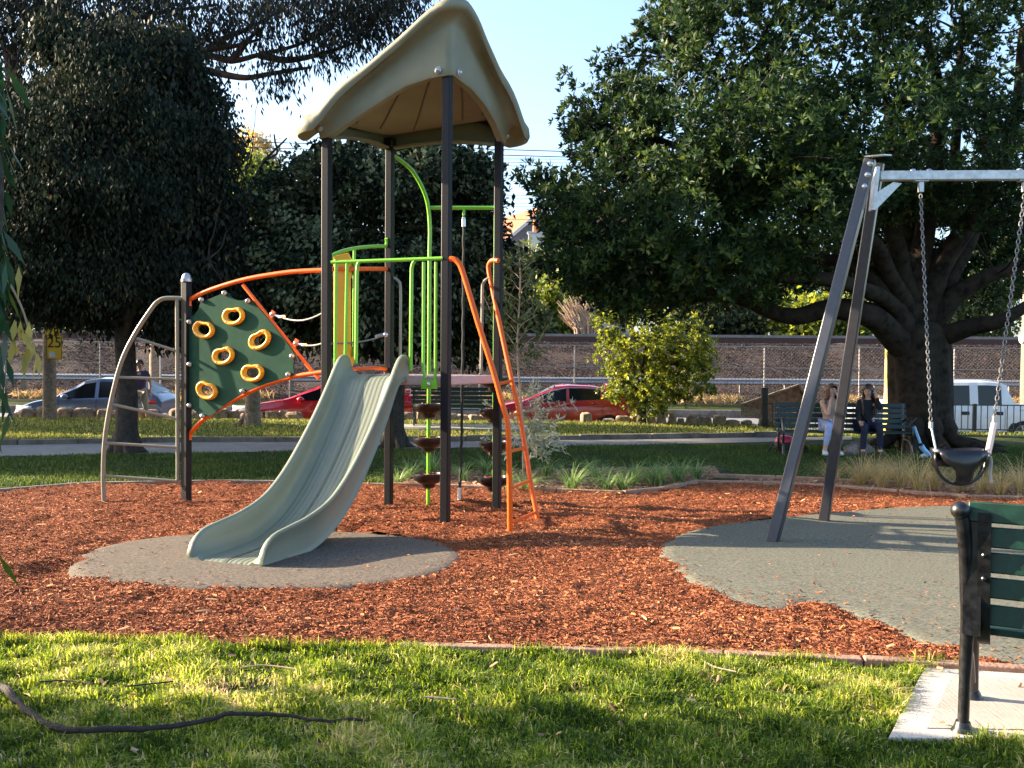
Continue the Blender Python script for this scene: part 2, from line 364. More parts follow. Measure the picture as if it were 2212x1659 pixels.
def pad(name, P, top, mat):
    n = len(P); c = Vector((sum(p[0] for p in P)/n, sum(p[1] for p in P)/n)); mb = MB(); rings = []
    for ins, z in ((-.10, -.06), (-.035, top-.016), (.02, top-.004), (.07, top)):
        ring = []
        for i in range(n):
            a = Vector(P[i-1]); b = Vector(P[(i+1) % n]); t = (b-a).normalized(); nn = Vector((t.y, -t.x))
            p = Vector(P[i]); q = p-nn*ins if (p-c).dot(nn) > 0 else p+nn*ins
            ring.append((q.x, q.y, gz(q.x, q.y)+z))
        rings.append(ring+[ring[0]])
    mb.grid(rings); o = len(mb.v); mb.v += rings[-1][:-1]; mb.f.append(tuple(range(o, o+n)))
    return tag(part(name, mb, mat, ang=50), kind='structure')
pad('slide_landing_surface', OV, .035, MAT['rubber'])
pad('swing_landing_surface', RR, .035, MAT['rubber2'])
# garden strips behind the mulch
def strip(name, pts, mat, dz=.006, kind='structure', fine=6):
    P = resample(gp(pts), 1); mb = MB(); n = len(P)
    mb.v = [(x, y, gz(x, y)+dz) for x, y in P]; mb.f = [tuple(range(n))]
    o = part(name, mb, mat, ang=None); return tag(o, kind=kind)
strip('garden_bed', [(830, 1049), (845, 1022), (1000, 1018), (1100, 1018), (1300, 1012), (1545, 1008), (1560, 1030), (1505, 1043), (1383, 1069), (1240, 1064), (1100, 1058), (960, 1053)], MAT['soil'])
strip('dry_garden_bed', [(1591, 1043), (1600, 1034), (1790, 1040), (1990, 1046), (2212, 1052), (2500, 1060), (2500, 1092), (2212, 1077), (2068, 1074), (1900, 1061), (1717, 1047)], MAT['soil'])
strip('path', [(-300, 965), (0, 963), (400, 956), (700, 956), (1000, 955), (1200, 952), (1371, 951), (1560, 947), (1680, 946), (1840, 944), (1840, 951), (1700, 953), (1652, 956), (1500, 959), (1371, 962), (1200, 965), (1000, 968), (800, 972), (600, 976), (400, 981), (0, 987), (-300, 990)], MAT['path'], .012)
# concrete slab under the front bench
def slab(name, pts, z0, z1, mat, bev=0):
    P = [G(*q) for q in pts]; mb = MB(); mb.prism([(p.x, p.y, z0) for p in P], (0, 0, z1-z0)); return tag(part(name, mb, mat, ang=None, bev=bev), kind='structure')
slab('bench_slab', [(1919, 1601), (2600, 1612), (2600, 1480), (1997, 1447)], -.08, .018, MAT['conc'], .006)
MAT['broom'] = M('broomed_concrete', (.40, .34, .29), .9, var=.12, scale=5, bump=.7, bscale=60)
nb = MAT['broom'].node_tree
mp = nb.nodes.new('ShaderNodeMapping'); mp.inputs['Scale'].default_value = (1, .08, 1); mp.inputs['Rotation'].default_value = (0, 0, .35)
for n_ in nb.nodes:
    if n_.type == 'TEX_NOISE' and n_.inputs['Scale'].default_value == 60:
        nb.links.new([k for k in nb.nodes if k.type == 'TEX_COORD'][0].outputs['Object'], mp.inputs[0]); nb.links.new(mp.outputs[0], n_.inputs['Vector']); n_.inputs['Scale'].default_value = 150
for n_ in nb.nodes:
    if n_.type == 'BUMP': n_.inputs['Strength'].default_value = .25
slab('bench_slab_panel', [(2002, 1583), (2600, 1592), (2600, 1500), (2057, 1466)], .018, .023, MAT['broom'])
# edging and kerb lines
def edging(name, pts, w, h, mat, label, seg=1.0, dz=0.0):
    P = [Vector(p) for p in gp(pts)]; L = [0]
    for i in range(1, len(P)): L.append(L[-1]+(P[i]-P[i-1]).length)
    def pt(s):
        for i in range(1, len(L)):
            if s <= L[i] or i == len(L)-1: return P[i-1].lerp(P[i], (s-L[i-1])/(L[i]-L[i-1]))
    mb = MB(); s = 0
    while s < L[-1]:
        e = min(L[-1], s+seg*rnd.uniform(.75, 1.2)); a = pt(s+.006); b = pt(e-.006); hh = h*rnd.uniform(.85, 1.12)
        za = gz(*a)+dz; zb = gz(*b)+dz; j = rnd.uniform(-.008, .008)
        mb.beam((a.x, a.y+j, za+hh/2-.05), (b.x, b.y+j, zb+hh/2-.05), w*rnd.uniform(.9, 1.05), hh+.1); s = e
    o = part(name, mb, mat, ang=None, bev=.008); return tag(o, label, 'edging')
edging('garden_edging', [(860, 1404)]+front[4:], .08, .042, MAT['edging'], 'thin reddish stone edging between front lawn and mulch', .95)
edging('garden_edging', back[:6], .06, .05, MAT['edgegrey'], 'low grey timber edging behind the mulch on the left', 2)
edging('garden_edging', back[5:11], .08, .06, MAT['edging'], 'brown stone edging curving round the strappy plant bed', .8)
edging('garden_edging', back[10:], .09, .05, MAT['edging'], 'pinkish stone edging in front of the dry grasses', .9)
edging('garden_edging', [(1540, 1031), (1600, 1033), (1700, 1036), (1800, 1041), (1990, 1047), (2212, 1053)], .12, .05, MAT['edging'], 'second row of stone edging at the lawn side of the grasses', .8)
edging('path_kerb', [(-300, 961), (0, 961), (400, 954), (700, 954), (1000, 953), (1200, 950), (1371, 949), (1560, 945), (1740, 942)], .14, .11, MAT['kerb'], 'dark weathered stone kerb along the far side of the path', 1.4)
# --- rocks along the street edge
def rock(c, w, h, d, seed, label, group='sandstone rocks along the street edge'):
    mb = MB(); n = 10; m = 7; r = random.Random(seed); vs = []
    for j in range(m+1):
        t = math.pi*j/m; 
        for i in range(n):
            a = 2*math.pi*i/n; v = Vector((math.sin(t)*math.cos(a), math.sin(t)*math.sin(a), math.cos(t)))
            v = Vector([math.copysign(abs(k)**.6, k) for k in v]); q = 1+.28*noise.noise(v*1.3+Vector((seed*3.1, 0, 0)))
            vs.append((c[0]+v.x*w/2*q, c[1]+v.y*d/2*q, c[2]+h*.42+v.z*h*.58*q))
    fs = [(j*n+i, j*n+(i+1) % n, (j+1)*n+(i+1) % n, (j+1)*n+i) for j in range(m) for i in range(n)]
    mb.add(vs, [f[::-1] for f in fs]); o = part('rock', mb, MAT['rock'], ang=28, org=c); return tag(o, label, 'rock', group)
k = 0
for px, py, w, h in ((95, 840, 50, 35), (150, 838, 55, 45), (212, 842, 50, 60), (262, 842, 40, 30), (320, 843, 60, 50), (375, 840, 45, 40), (412, 838, 45, 40), (480, 848, 70, 55), (555, 848, 70, 25), (635, 852, 60, 22), (740, 858, 75, 50), (790, 850, 50, 40), (812, 864, 60, 30), (848, 850, 45, 40), (880, 852, 90, 80)):
    X = (2500+px*.6926)/1.8228; Yp = (1100+py*.6926)/1.8228; P = at(X, Yp, 25.2-1.2*sm((X-1600)/200)); P.z = gz(P.x, P.y)-.04; s_ = P.y/FPX*.6926/1.8228; k += 1
    lab = {212: 'tallest upright sandstone rock in the sunlit row', 480: 'broad rounded rock at the right end of the sunlit row', 880: 'large square sandstone block in the pile by the wooden box', 740: 'round-ended sandstone log beside the wooden box'}.get(px, ORD[k-1]+' sandstone rock from the left in the sunlit row right of the young tree')
    rock(P, w*s_*1.05, h*s_+.06, w*s_*.8, k, lab)
nd = 0
for px in list(range(40, 640, 26))+list(range(880, 1130, 30)):
    nd += 1
    px += rnd.uniform(-6, 6); P = at(px, 915, 26.15+rnd.uniform(-.12, .12)); P.z = gz(P.x, P.y)-.06; k += 1
    rock(P, rnd.uniform(.32, .5), rnd.uniform(.20, .36), .35, k, ORD[nd-1]+' dark rough rock from the left in the shaded row before the parked cars', 'dark rocks in front of the parked cars')
nd = 0
for px, w, h in ((1266, .32, .30), (1315, .3, .14), (1345, .4, .22), (1372, .3, .26)):
    P = at(px, 915, 25.9); P.z = gz(P.x, P.y)-.04; k += 1; nd += 1; rock(P, w, h, .3, k, ORD[nd-1]+' pale low rock from the left in front of the deep red hatchback', 'pale rocks in front of the red hatchback')
MAT['mesh'] = M('fence_mesh', (.16, .145, .135), .6, .3)
# --- chain-link fence along the railway
FY = 42.0
fn = empty('chain_link_fence', (0, FY, -.1), 'tall galvanised chain-link fence along the foot of the railway bank', 'fence')
x = -26.0
while x < 27:
    mb = MB(); mb.tube([(x, FY, -.25), (x, FY, 2.42)], .035, 8); part('post', mb, MAT['fence'], fn); x += 4.1
mb = MB(); mb.tube([(-27, FY, 2.4), (27.5, FY, 2.4)], .028, 6); mb.tube([(-27, FY+.02, 1.5), (27.5, FY+.02, 1.46)], .022, 6); part('rail', mb, MAT['fence'], fn)
mb = MB(); wz0, wz1 = -.15, 2.38; st = .155
for s_ in (1, -1):
    xx = -29.5
    while xx < 29:
        a = Vector((xx, FY-.03*s_, wz0)); b = Vector((xx+s_*(wz1-wz0), FY-.03*s_, wz1)); mb.beam(a, b, .009, .009, up=(0, 1, 0)); xx += st
part('mesh', mb, MAT['mesh'], fn, ang=None)
mb = MB()
for x in range(-60, 61, 2): mb.box((x+.2, 43.35, .55), (.12, .12, .9))
gr = empty('guard_rail', (0, 43.2, 0), 'grey steel guard rail behind the chain-link fence', 'guard rail')
part('post', mb, MAT['edgegrey'], gr)['kind'] = 'stuff'
mb = MB(); mb.grid([[(x, 43.25-dy, z) for x in (-90, -30, 0, 30, 90)] for dy, z in ((0, .72), (.06, .78), (0, .86), (.06, .94), (0, 1.0))]); part('rail', mb, MAT['galv'], gr, solid=.02)
# railway
rl = empty('railway_track', (0, 51, 2.64), 'rusty railway rails along the top of the bank', 'railway track')
for y, z, h, mt in ((49.2, 2.74, .15, 'rust'), (51.0, 2.86, .16, 'rust'), (54, 3.02, .20, 'rust')):
    mb = MB(); mb.box((0, y, z), (240, .1, h)); part('rail', mb, MAT[mt], rl); mb = MB(); mb.box((0, y, z-h/2-.03), (240, 1.3, .10)); part('ballast_strip', mb, MAT['ballast'], rl)
mb = MB(); mb.box((0, 56, 3.22), (240, .5, .20)); part('cable_trough', mb, MAT['path'], rl)
mb = MB(); mb.box((0, 57, 2.98), (240, .3, .7)); tag(part('railway_wall', mb, MAT['rust']), 'low dark rust-brown wall behind the railway rails', 'wall')
# ballast and dead growth on the slope
n = 60000; X = RG.uniform(-27, 27, n); T = RG.uniform(0, 1, n)**.9
Y = 42.6+T*6.2; Z = np.interp(Y, [p[0] for p in prof], [p[1] for p in prof])+RG.uniform(0, .10, n)
def scatter(name, P, size, mat, aspect=.4, up=.3, tint=None, quad=True, tall=0):
    n = len(P); sz = size if np.ndim(size) else np.full(n, size)
    d = RG.normal(size=(n, 3)); d[:, 2] = d[:, 2]*up+tall; d /= np.linalg.norm(d, axis=1)[:, None]
    q = RG.normal(size=(n, 3)); s = np.cross(d, q); s /= np.linalg.norm(s, axis=1)[:, None]+1e-9
    a = d*sz[:, None]*.5; b = s*(sz*aspect)[:, None]*.5
    V = np.stack([P-a, P-a*.1+b, P+a, P+a*.1-b], 1).reshape(-1, 3)
    me = mesh_np(name, V, np.arange(4*n), np.arange(n)*4, RG.uniform(0, 1, n) if tint is None else tint, mat); return me
MAT['brush'] = MT('dead_brush', [(0, (.010, .007, .006)), (.5, (.042, .025, .019)), (.88, (.11, .068, .050)), (1, (.035, .042, .018))], .1, .9)
o = link('dead_brush', scatter('dead_brush', np.stack([X, Y, Z], 1), RG.uniform(.05, .17, n), MAT['brush'], .35, .8)); tag(o, 'brown dead growth and loose stones covering the railway bank', 'brush', kind='stuff')
n = 9000; X = RG.uniform(-27, 27, n); keep = np.sin(X*.9)+np.sin(X*.37+1) > -.4; X = X[keep]; n = len(X); Y = RG.uniform(40.0, 42.8, n)
MAT['verge'] = MT('verge_grass', [(0, (.14, .15, .03)), (.5, (.42, .27, .12)), (1, (.55, .38, .2))], .3, .8)
o = link('verge_grass', scatter('verge_grass', np.stack([X, Y, np.full(n, .08)+RG.uniform(0, .2, n)], 1), RG.uniform(.2, .5, n), MAT['verge'], .12, .4, tall=1.0)); tag(o, 'dry orange and green grass at the foot of the fence', 'grass', kind='stuff')
# ================================================================== PLAY TOWER
F0 = Vector((-.644, 9.46, 0)); A_ = R(21.1); LL = 1.346
e1 = Vector((-math.cos(A_), math.sin(A_), 0)); e2 = Vector((math.sin(A_), math.cos(A_), 0)); UP = Vector((0, 0, 1))
L0 = F0+e1*LL; R0 = F0+e2*LL; B0 = L0+e2*LL
DZ = 1.47
T = lambda u, v, z: F0+e1*u+e2*v+UP*z
RT = Matrix((e1, e2, UP)).transposed()           # tower axes
tower = empty('play_tower', F0, 'playground tower with olive roof, sage slide, green railings, orange ladder and climbing wall', 'play equipment')
for P, h in ((F0, 4.40), (L0, 3.96), (R0, 4.06), (B0, 4.12)):
    mb = MB(); mb.box(P+UP*(h/2-.2), (.083, .083, h+.4), RT); po = part('post', mb, MAT['post'], tower, bev=.008)
    if P is B0:
        mb = MB(); mb.box(P+UP*(h+.0), (.105, .105, .10), RT); part('cap', mb, MAT['black'], po, bev=.01)
# ---- roof
LZ = [(-.1, 4.90), (.13, 4.80), (.58, 4.58), (1.04, 4.30), (1.36, 4.13), (1.5, 4.05)]
RZ = [(-.1, 4.90), (.29, 4.87), (.65, 4.72), (1.11, 4.48), (1.40, 4.33), (1.5, 4.27)]
LBt = [(-.1, 4.375), (.13, 4.37), (.43, 4.31), (.73, 4.17), (1.1, 3.99), (1.25, 3.90), (1.45, 3.87)]
RBt = [(-.1, 4.39), (.44, 4.37), (.8, 4.30), (1.11, 4.17), (1.36, 4.0), (1.45, 3.97)]
ip = lambda t, T_: float(np.interp(t, [p[0] for p in T_], [p[1] for p in T_]))
zL, zR, zB = ip(1.4, LZ), ip(1.4, RZ), 4.27
def edgez(side, t):          # rim height, bottom height, lip rise
    if side == 0: return ip(t, LZ), ip(t, LBt), .11*math.exp(-(max(t, 0)/.38)**2)       # F->L
    if side == 1:                                                                       # L->B
        q = t/LL; return zL*(1-q)+zB*q-.02*math.sin(q*3.14), 3.88*(1-q)+4.06*q+.05*math.sin(q*3.14), 0
    if side == 2: q = t/LL; return zB*(1-q)+zR*q, 4.06*(1-q)+4.0*q+.05*math.sin(q*3.14), 0   # B->R
    t = LL-t; return ip(t, RZ), ip(t, RBt), .13*math.exp(-(max(t, 0)/.38)**2)           # R->F
corn = [(0, 0), (LL, 0), (LL, LL), (0, LL)]; nrm = [(0, -1), (1, 0), (0, 1), (-1, 0)]
loop = []
for sd_ in range(4):
    a = corn[sd_]; b = corn[(sd_+1) % 4]; n0 = nrm[sd_]; n1 = nrm[(sd_+1) % 4]
    for i in range(17):
        t = i/16; loop.append((a[0]+(b[0]-a[0])*t, a[1]+(b[1]-a[1])*t, n0[0], n0[1], *edgez(sd_, t*LL)))
    for i in range(1, 8):
        q = i/8*math.pi/2; nx = n0[0]*math.cos(q)+n1[0]*math.sin(q); ny = n0[1]*math.cos(q)+n1[1]*math.sin(q)
        e = loop[-1] if i > 1 else loop[-1]
        za = edgez(sd_, LL); zb_ = edgez((sd_+1) % 4, 0); w = i/8
        loop.append((b[0], b[1], nx, ny, *[za[k]*(1-w)+zb_[k]*w for k in range(3)]))
def sect(p):
    u, v, nx, ny, zr, zb_, lift = p
    o = lambda d, z: T(u+nx*d, v+ny*d, z)
    cornery = abs(nx*ny)*2
    dc = min(math.hypot(u-LL, v), math.hypot(u, v-LL)); lr = sm(1-dc/.55)*(1 if v < u else 1.35)
    e = .02*cornery+.075*lr; ft = .045*lr; zr -= .12*lr*sm(1-dc/.38)
    fo = .075
    return [o(-.01, zb_+.01), o(-.01, zb_-.015), o(fo-.01, zb_-.015), o(fo, zb_+.008), o(fo+ft*.4, zb_+.09), o(fo+ft*.8, zr-.05), o(fo+ft+.008, zr-.018), o(fo+ft+.03, zr-.002+lift*.15), o(.165+e, zr-.035+lift*.8), o(.200+e, zr-.05+lift-.07*lr), o(.222+e, zr-.02+lift-.06*lr), o(.212+e, zr+.04+lift-.04*lr), o(.165+e, zr+.07+lift-.01*lr), o(.10, zr+.072+lift*.7), o(.0, zr+.055), o(-.04, zr+.05)]
mb = MB(); rows = [sect(p) for p in loop]; mb.grid(rows, closeu=True)
# shell (Coons patch), seen from below between the arches
def zshell(u, v):
    q = lambda s, t: edgez(s, t)[0]
    a = u/LL; b = v/LL; f = lambda x: min(LL, max(0, x))
    bl = (1-a)*(1-b)*4.9+a*(1-b)*zL+(1-a)*b*zR+a*b*zB
    return (1-b)*q(0, u)+b*q(2, LL-u)+(1-a)*q(3, LL-v)+a*q(1, v)-bl+.12*math.sin(a*3.14)*math.sin(b*3.14)
N_ = 14; top = [[T(LL*i/N_*1.04-.027, LL*j/N_*1.04-.027, zshell(LL*i/N_, LL*j/N_)+.05) for i in range(N_+1)] for j in range(N_+1)]
mb.grid(top)
roof = part('roof', mb, MAT['roof'], tower, ang=55)
mb = MB(); bot = [[T(LL*i/N_, LL*j/N_, zshell(LL*i/N_, LL*j/N_)-.07-.16*math.sin(math.pi*min(1, i/N_+.0))*math.sin(math.pi*j/N_)) for i in range(N_+1)] for j in range(N_+1)]
def under(u, v): return zshell(u, v)-.07-.16*math.sin(math.pi*u/LL)*math.sin(math.pi*v/LL)
mb.grid(bot); part('ceiling', mb, MAT['roof'], roof, ang=60)
mb = MB()
for (ua, va, ub, vb, c) in ((.35, .03, 1.25, .42, .06), (.22, .06, 1.2, .85, .05), (.12, .12, .98, 1.22, .02), (.05, .2, .4, 1.25, -.03), (.03, .3, .16, 1.25, -.08)):
    pts = []
    for i in range(13):
        t = i/12; u = ua+(ub-ua)*t+c*math.sin(t*3.14); v = va+(vb-va)*t-c*math.sin(t*3.14); pts.append(T(u, v, under(u, v)-.006))
    mb.tube(pts, .010, 6)
part('rib', mb, MAT['rib'], roof)
for u, v, z, ax in ((.06, -.085, 4.41, -e2), (-.085, .08, 4.42, -e1), (1.37, -.085, 3.96, -e2), (-.085, 1.37, 4.09, -e1)):
    mb = MB(); mb.lathe(T(u, v, z), [(.035, -.01), (.035, .006), (.026, .01), (.022, .024), (.012, .032), (.002, .034)], 14, axis=ax); part('bolt', mb, MAT['galv'], roof)
# ---- deck
mb = MB(); c = T(LL/2, LL/2, DZ-.045); mb.box(c, (LL-.02, LL-.02, .09), RT); dk = part('deck', mb, MAT['deck'], tower, bev=.012)
# ---- slide
CT = .78; HW = .345
bedz = [(-.06, 1.475), (.06, 1.465), (.16, 1.40), (.35, 1.12), (.62, .79), (.9, .50), (1.15, .30), (1.4, .17), (1.65, .095), (1.95, .065), (2.2, .055), (2.32, .045), (2.37, .01)]
rimz_ = [(-.10, 1.60), (-.03, 1.675), (.05, 1.67), (.15, 1.615), (.35, 1.29), (.65, 1.0), (.68, .95), (.95, .70), (1.2, .505), (1.45, .38), (1.75, .31), (2.0, .285), (2.15, .265), (2.25, .225), (2.31, .16), (2.35, .08), (2.37, .02)]
rimz_ = [(-.10, 1.58), (-.05, 1.66), (.03, 1.675), (.12, 1.62), (.27, 1.43), (.45, 1.21), (.67, .97), (.95, .70), (1.2, .51), (1.42, .40), (1.7, .325), (1.98, .285), (2.14, .262), (2.24, .225), (2.31, .16), (2.35, .08), (2.37, .02)]
ss = [-.10+i*.0415 for i in range(60)]
_b = smooth([(a, 0, b) for a, b in bedz], 6); _r = smooth([(a, 0, b) for a, b in rimz_], 6)
bz = lambda s_: float(np.interp(s_, [p.x for p in _b], [p.z for p in _b])); rz = lambda s_: float(np.interp(s_, [p.x for p in _r], [p.z for p in _r]))
rows = []
for s_ in ss:
    s_ = min(s_, 2.365); b = bz(s_); r_ = max(rz(s_), b+.01); row = []
    w = HW; half = []
    half += [(w+.012, min(b+.00, r_)-.055), (w+.004, b-.045), (w-.004, b-.015), (w-.006, b+(r_-b)*.35), (w-.002, r_-.045), (w+.014, r_-.03), (w+.016, r_-.008), (w+.002, r_+.002), (w-.022, r_), (w-.036, r_-.012), (w-.04, r_-.03), (w-.048, b+(r_-b)*.55), (w-.062, b+(r_-b)*.22+.01), (w-.085, b+.02+.01), (w-.125, b+.004)]
    q = w-.135
    while q > 0:
        half += [(q, b+.000), (q-.012, b+.000), (q-.02, b+.0035), (q-.03, b+.0035)]; q -= .048
    half = [(x, max(z, .012)) for x, z in half]
    full = half+[(-x, z) for x, z in half[::-1]]
    rows.append([T(CT+x, 0, z)-e2*(s_+.03) for x, z in full])
mb = MB(); mb.grid(rows); k0 = (len(rows)-1)*len(rows[0]); mb.f.append(tuple(range(k0, k0+len(rows[0]))))
# underside
mb.grid([[r_[0], r_[-1]] for r_ in rows]); 
sl = part('slide', mb, MAT['slide'], tower, ang=50)
# ---- railing in front (plane F-L)
PF = F0-e2*.03
fp = lambda px, py: onplane(px, py, PF, e2)
rail = MB(); a = fp(716, 560); b = fp(957, 565); b.z = a.z = (a.z+b.z)/2
rail.tube([a, b], .019, 12)
for p0, p1 in (((726, 560), (724, 800)), ((750, 562), (746, 775))): rail.tube([fp(*p0), fp(*p1)], .0165, 10)
for x0_, x1_, x2_, y2_ in ((778, 771, 769, 785), (896, 889, 887, 800)):
    rail.tube(smooth([fp(x0_, 565), fp((x0_+x1_)/2, 568), fp(x1_+1, 578), fp(x1_, 600), fp(x2_, y2_)], 5), .019, 10)
for x_ in (915.5, 942): rail.tube([fp(x_, 566), fp(x_-1, 800), fp(x_+(4 if x_ < 920 else -3), 818)], .0165, 10)
br = [fp(913, 818), fp(923, 822), fp(935, 822), fp(945, 818), fp(946, 840), fp(912, 840)]
rail.prism([p-e2*.025 for p in br], e2*.02); rail.prism([p-e2*.025 for p in [fp(718, 800), fp(732, 800), fp(732, 822), fp(718, 822)]], e2*.02)
ro = part('railing', rail, MAT['lime'], tower)
mb = MB(); mb.lathe(fp(929, 830)-e2*.03, [(.022, 0), (.02, .01), (.01, .018), (.001, .02)], 12, axis=-e2); part('bolt', mb, MAT['galv'], ro)
# side rail with amber panel (plane L-B)
PS = L0+e1*.02
sp = lambda px, py: onplane(px, py, PS, e1)
mb = MB(); mb.tube(smooth([sp(716, 560), sp(718, 552), sp(745, 541), sp(780, 534.5), sp(815, 532), sp(832, 532)], 5), .02, 10)
mb.tube(smooth([sp(831, 533), sp(835, 528), sp(835, 519), sp(834, 515)], 3), .019, 10); mb.tube([sp(765.5, 538), sp(764, 770)], .0165, 10); mb.tube([sp(716, 560), sp(716, 556)], .02, 8)
part('side_railing', mb, MAT['lime'], tower)
o_ = [(726, 553), (757, 546), (765, 562), (772, 566), (772, 580), (764, 590), (762, 604), (762, 745), (765, 756), (772, 764), (772, 780), (760, 800), (727, 812)]
mb = MB(); mb.prism([sp(*q)+e1*.02 for q in o_], e1*.016); sp_ = part('side_panel', mb, MAT['yellow'], tower, ang=None, bev=.004)
mb = MB(); mb.lathe(sp(768, 573)+e1*.01, [(.02, 0), (.018, .01), (.001, .014)], 10, axis=-e1); part('bolt', mb, MAT['galv'], sp_)
mb = MB(); mb.tube([sp(709, 581)-e2*.0, sp(838, 581)], .023, 12); part('cross_bar', mb, MAT['orange'], tower); mb = MB(); mb.tube(smooth([sp(712, 804), sp(770, 797), sp(810, 795), sp(838, 797)], 4), .022, 10); part('cross_bar', mb, MAT['orange'], tower)
# grab handles on the rear side (plane B-R)
PB = B0+e2*.02
bp_ = lambda px, py: onplane(px, py, PB, e2)
for q in ([(843, 599), (850, 600), (860, 607), (865, 622), (865, 700), (864, 800)], [(1060, 602), (1052, 603), (1045, 610), (1042, 625), (1041, 700), (1039, 808)]):
    mb = MB(); mb.tube(smooth([bp_(*k) for k in q], 5), .0175, 10); part('grab_handle', mb, MAT['beige'], tower)
# ---- pod climbers
PD = Vector((-.985, 11.53, 0)); pod2 = at(1067, 1085, 11.5); pod2.z = 0
def pole(P, top_post, zt, zs):
    q = [Vector((P.x, P.y, -.3)), Vector((P.x, P.y, 2.9)), Vector((P.x, P.y, 3.25)), P+(top_post-P)*.10+UP*3.55, P+(top_post-P)*.42+UP*3.82, P+(top_post-P)*.8+UP*3.95, top_post+UP*3.97]
    mb = MB(); mb.tube([q[0]]+smooth(q[1:], 6), .024, 12); po = part('climbing_pole', mb, MAT['lime'], tower)
    for z in zs:
        mb = MB(); mb.lathe((P.x, P.y, z), [(.05, -.16), (.075, -.145), (.085, -.11), (.13, -.09), (.172, -.055), (.185, -.02), (.184, .005), (.172, .018), (.160, .016), (.150, -.004), (.03, -.006)], 24)
        pd = part('pod', mb, MAT['black'], po, ang=40)
        n = 90; a = RG.uniform(0, 6.28, n); rr_ = np.sqrt(RG.uniform(.02, 1, n))*.14
        X = np.stack([P.x+rr_*np.cos(a)-F0.x, P.y+rr_*np.sin(a)-F0.y, z+.005+RG.uniform(0, .012, n)], 1)
        o = link('fallen_mulch', scatter('fallen_mulch', X, RG.uniform(.02, .05, n), CHIP, .3, .2), pd); o['kind'] = 'stuff'
CHIP = MT('mulch_chips', [(0, (.07, .021, .010)), (.28, (.24, .074, .030)), (.7, (.45, .158, .066)), (.94, (.62, .27, .12)), (1, (.75, .45, .22))], 0, .8, .2)
pole(PD, B0, 0, (.27, .70, 1.10)); pole(pod2, R0, 0, (.24, .66, 1.05, 1.42))
za = 3.43; mb = MB(); mb.tube([Vector((PD.x, PD.y, za)), Vector((pod2.x, pod2.y, za))], .024, 12)
xr = at(1002, 455, 11.515).x; mb.tube([(xr, 11.515, za), (xr, 11.515, za-.09)], .018, 8); part('top_bar', mb, MAT['lime'], tower)
mb = MB(); mb.ball((xr, 11.515, za-.12), .022, 10); mb.tube([(xr, 11.515, za-.13), (xr, 11.515, za-.22)], .022, 10); rs_ = part('rope_swivel', mb, MAT['steel'], tower)
rpts = smooth([(xr, 11.51, za-.22), (xr, 11.50, 2.2), (xr-.005, 11.46, 1.1), (xr-.01, 11.42, .5), (at(993, 1070, 11.4).x, 11.38, .10), (at(992, 1090, 11.36).x, 11.33, -.05)], 14)
mb = MB(); mb.tube([p+Vector((.004*math.sin(i*1.9), .004*math.cos(i*1.9), 0)) for i, p in enumerate(rpts)], .0165, 8); part('climbing_rope', mb, MAT['rope'], tower)
mb = MB(); mb.tube([(rpts[-9].x, rpts[-9].y, .14), (rpts[-2].x, rpts[-2].y, .0)], .02, 10); part('rope_ferrule', mb, MAT['galv'], tower)
# ---- ladder
PLa = F0-e2*.03
lp = lambda px, py: onplane(px, py, PLa, e2)
v1 = (R0-e2*.04); f1 = G(1160, 1121); dR = (f1-v1); dR.z = 0; nR = Vector((dR.y, -dR.x, 0)).normalized()
rp = lambda px, py: onplane(px, py, v1, nR)
lad = MB()
lad.tube(smooth([lp(972, 559), lp(980, 560), lp(989, 566), lp(1000, 588), lp(1030, 688), lp(1066, 802), lp(1085, 872), lp(1094, 902), lp(1098, 935), lp(1101, 1050), lp(1102, 1165)], 5), .027, 12)
lad.tube(smooth([rp(1077, 563), rp(1066, 562), rp(1058, 568), rp(1056, 585), rp(1067, 640), rp(1086, 730), rp(1105, 818), rp(1122, 895), rp(1135, 970), rp(1148, 1050), rp(1163, 1128)], 5), .026, 12)
for a, b in (((1078, 829), (1105, 823)), ((1095, 901), (1120, 894)), ((1100, 975), (1134, 967)), ((1103, 1055), (1146, 1037)), ((1106, 1128), (1157, 1107))): lad.tube([lp(*a), rp(*b)], .017, 10)
part('ladder', lad, MAT['orange'], tower)
# ---- climbing wall
PO = Vector((-3.815, 11.39, 0)); LW = Vector((-1.74, 10.38, 0))
dW = (LW-PO); dW.z = 0; dW.normalize(); nW = Vector((-dW.y, dW.x, 0))
if nW.y > 0: nW = -nW
wp = lambda zx, zy, off=0: onplane((350+zx*.45208)/1.8228, (1000+zy*.45208)/1.8228, PO+nW*off, nW)
mb = MB(); mb.box(PO+UP*1.08, (.085, .085, 3.0), Matrix((dW, -nW, UP)).transposed()); pz = onplane(400, 606, PO, nW).z
mb = MB(); mb.box(PO+UP*(pz/2-.2), (.088, .088, pz+.4), Matrix((dW, -nW, UP)).transposed()); wpo = part('post', mb, MAT['post'], tower, bev=.008)
mb = MB(); mb.lathe(PO+UP*pz, [(.062, -.015), (.062, .02), (.052, .03), (.048, .055), (.03, .08), (.002, .09)], 16); part('cap', mb, MAT['galv'], wpo)
o_ = [(875, 555), (905, 545), (930, 520), (955, 485), (965, 455), (975, 425), (990, 415), (1030, 400), (1100, 372), (1190, 335), (1225, 345), (1240, 372), (1260, 390), (1300, 405), (1340, 405), (1380, 390), (1410, 405), (1470, 460), (1560, 560), (1640, 660), (1720, 765), (1795, 870), (1800, 905), (1785, 945), (1783, 990), (1790, 1030), (1780, 1060), (1690, 1085), (1560, 1125), (1450, 1165), (1350, 1205), (1210, 1300), (1080, 1400), (1040, 1415), (1000, 1400), (960, 1400), (940, 1375), (905, 1350), (875, 1340)]
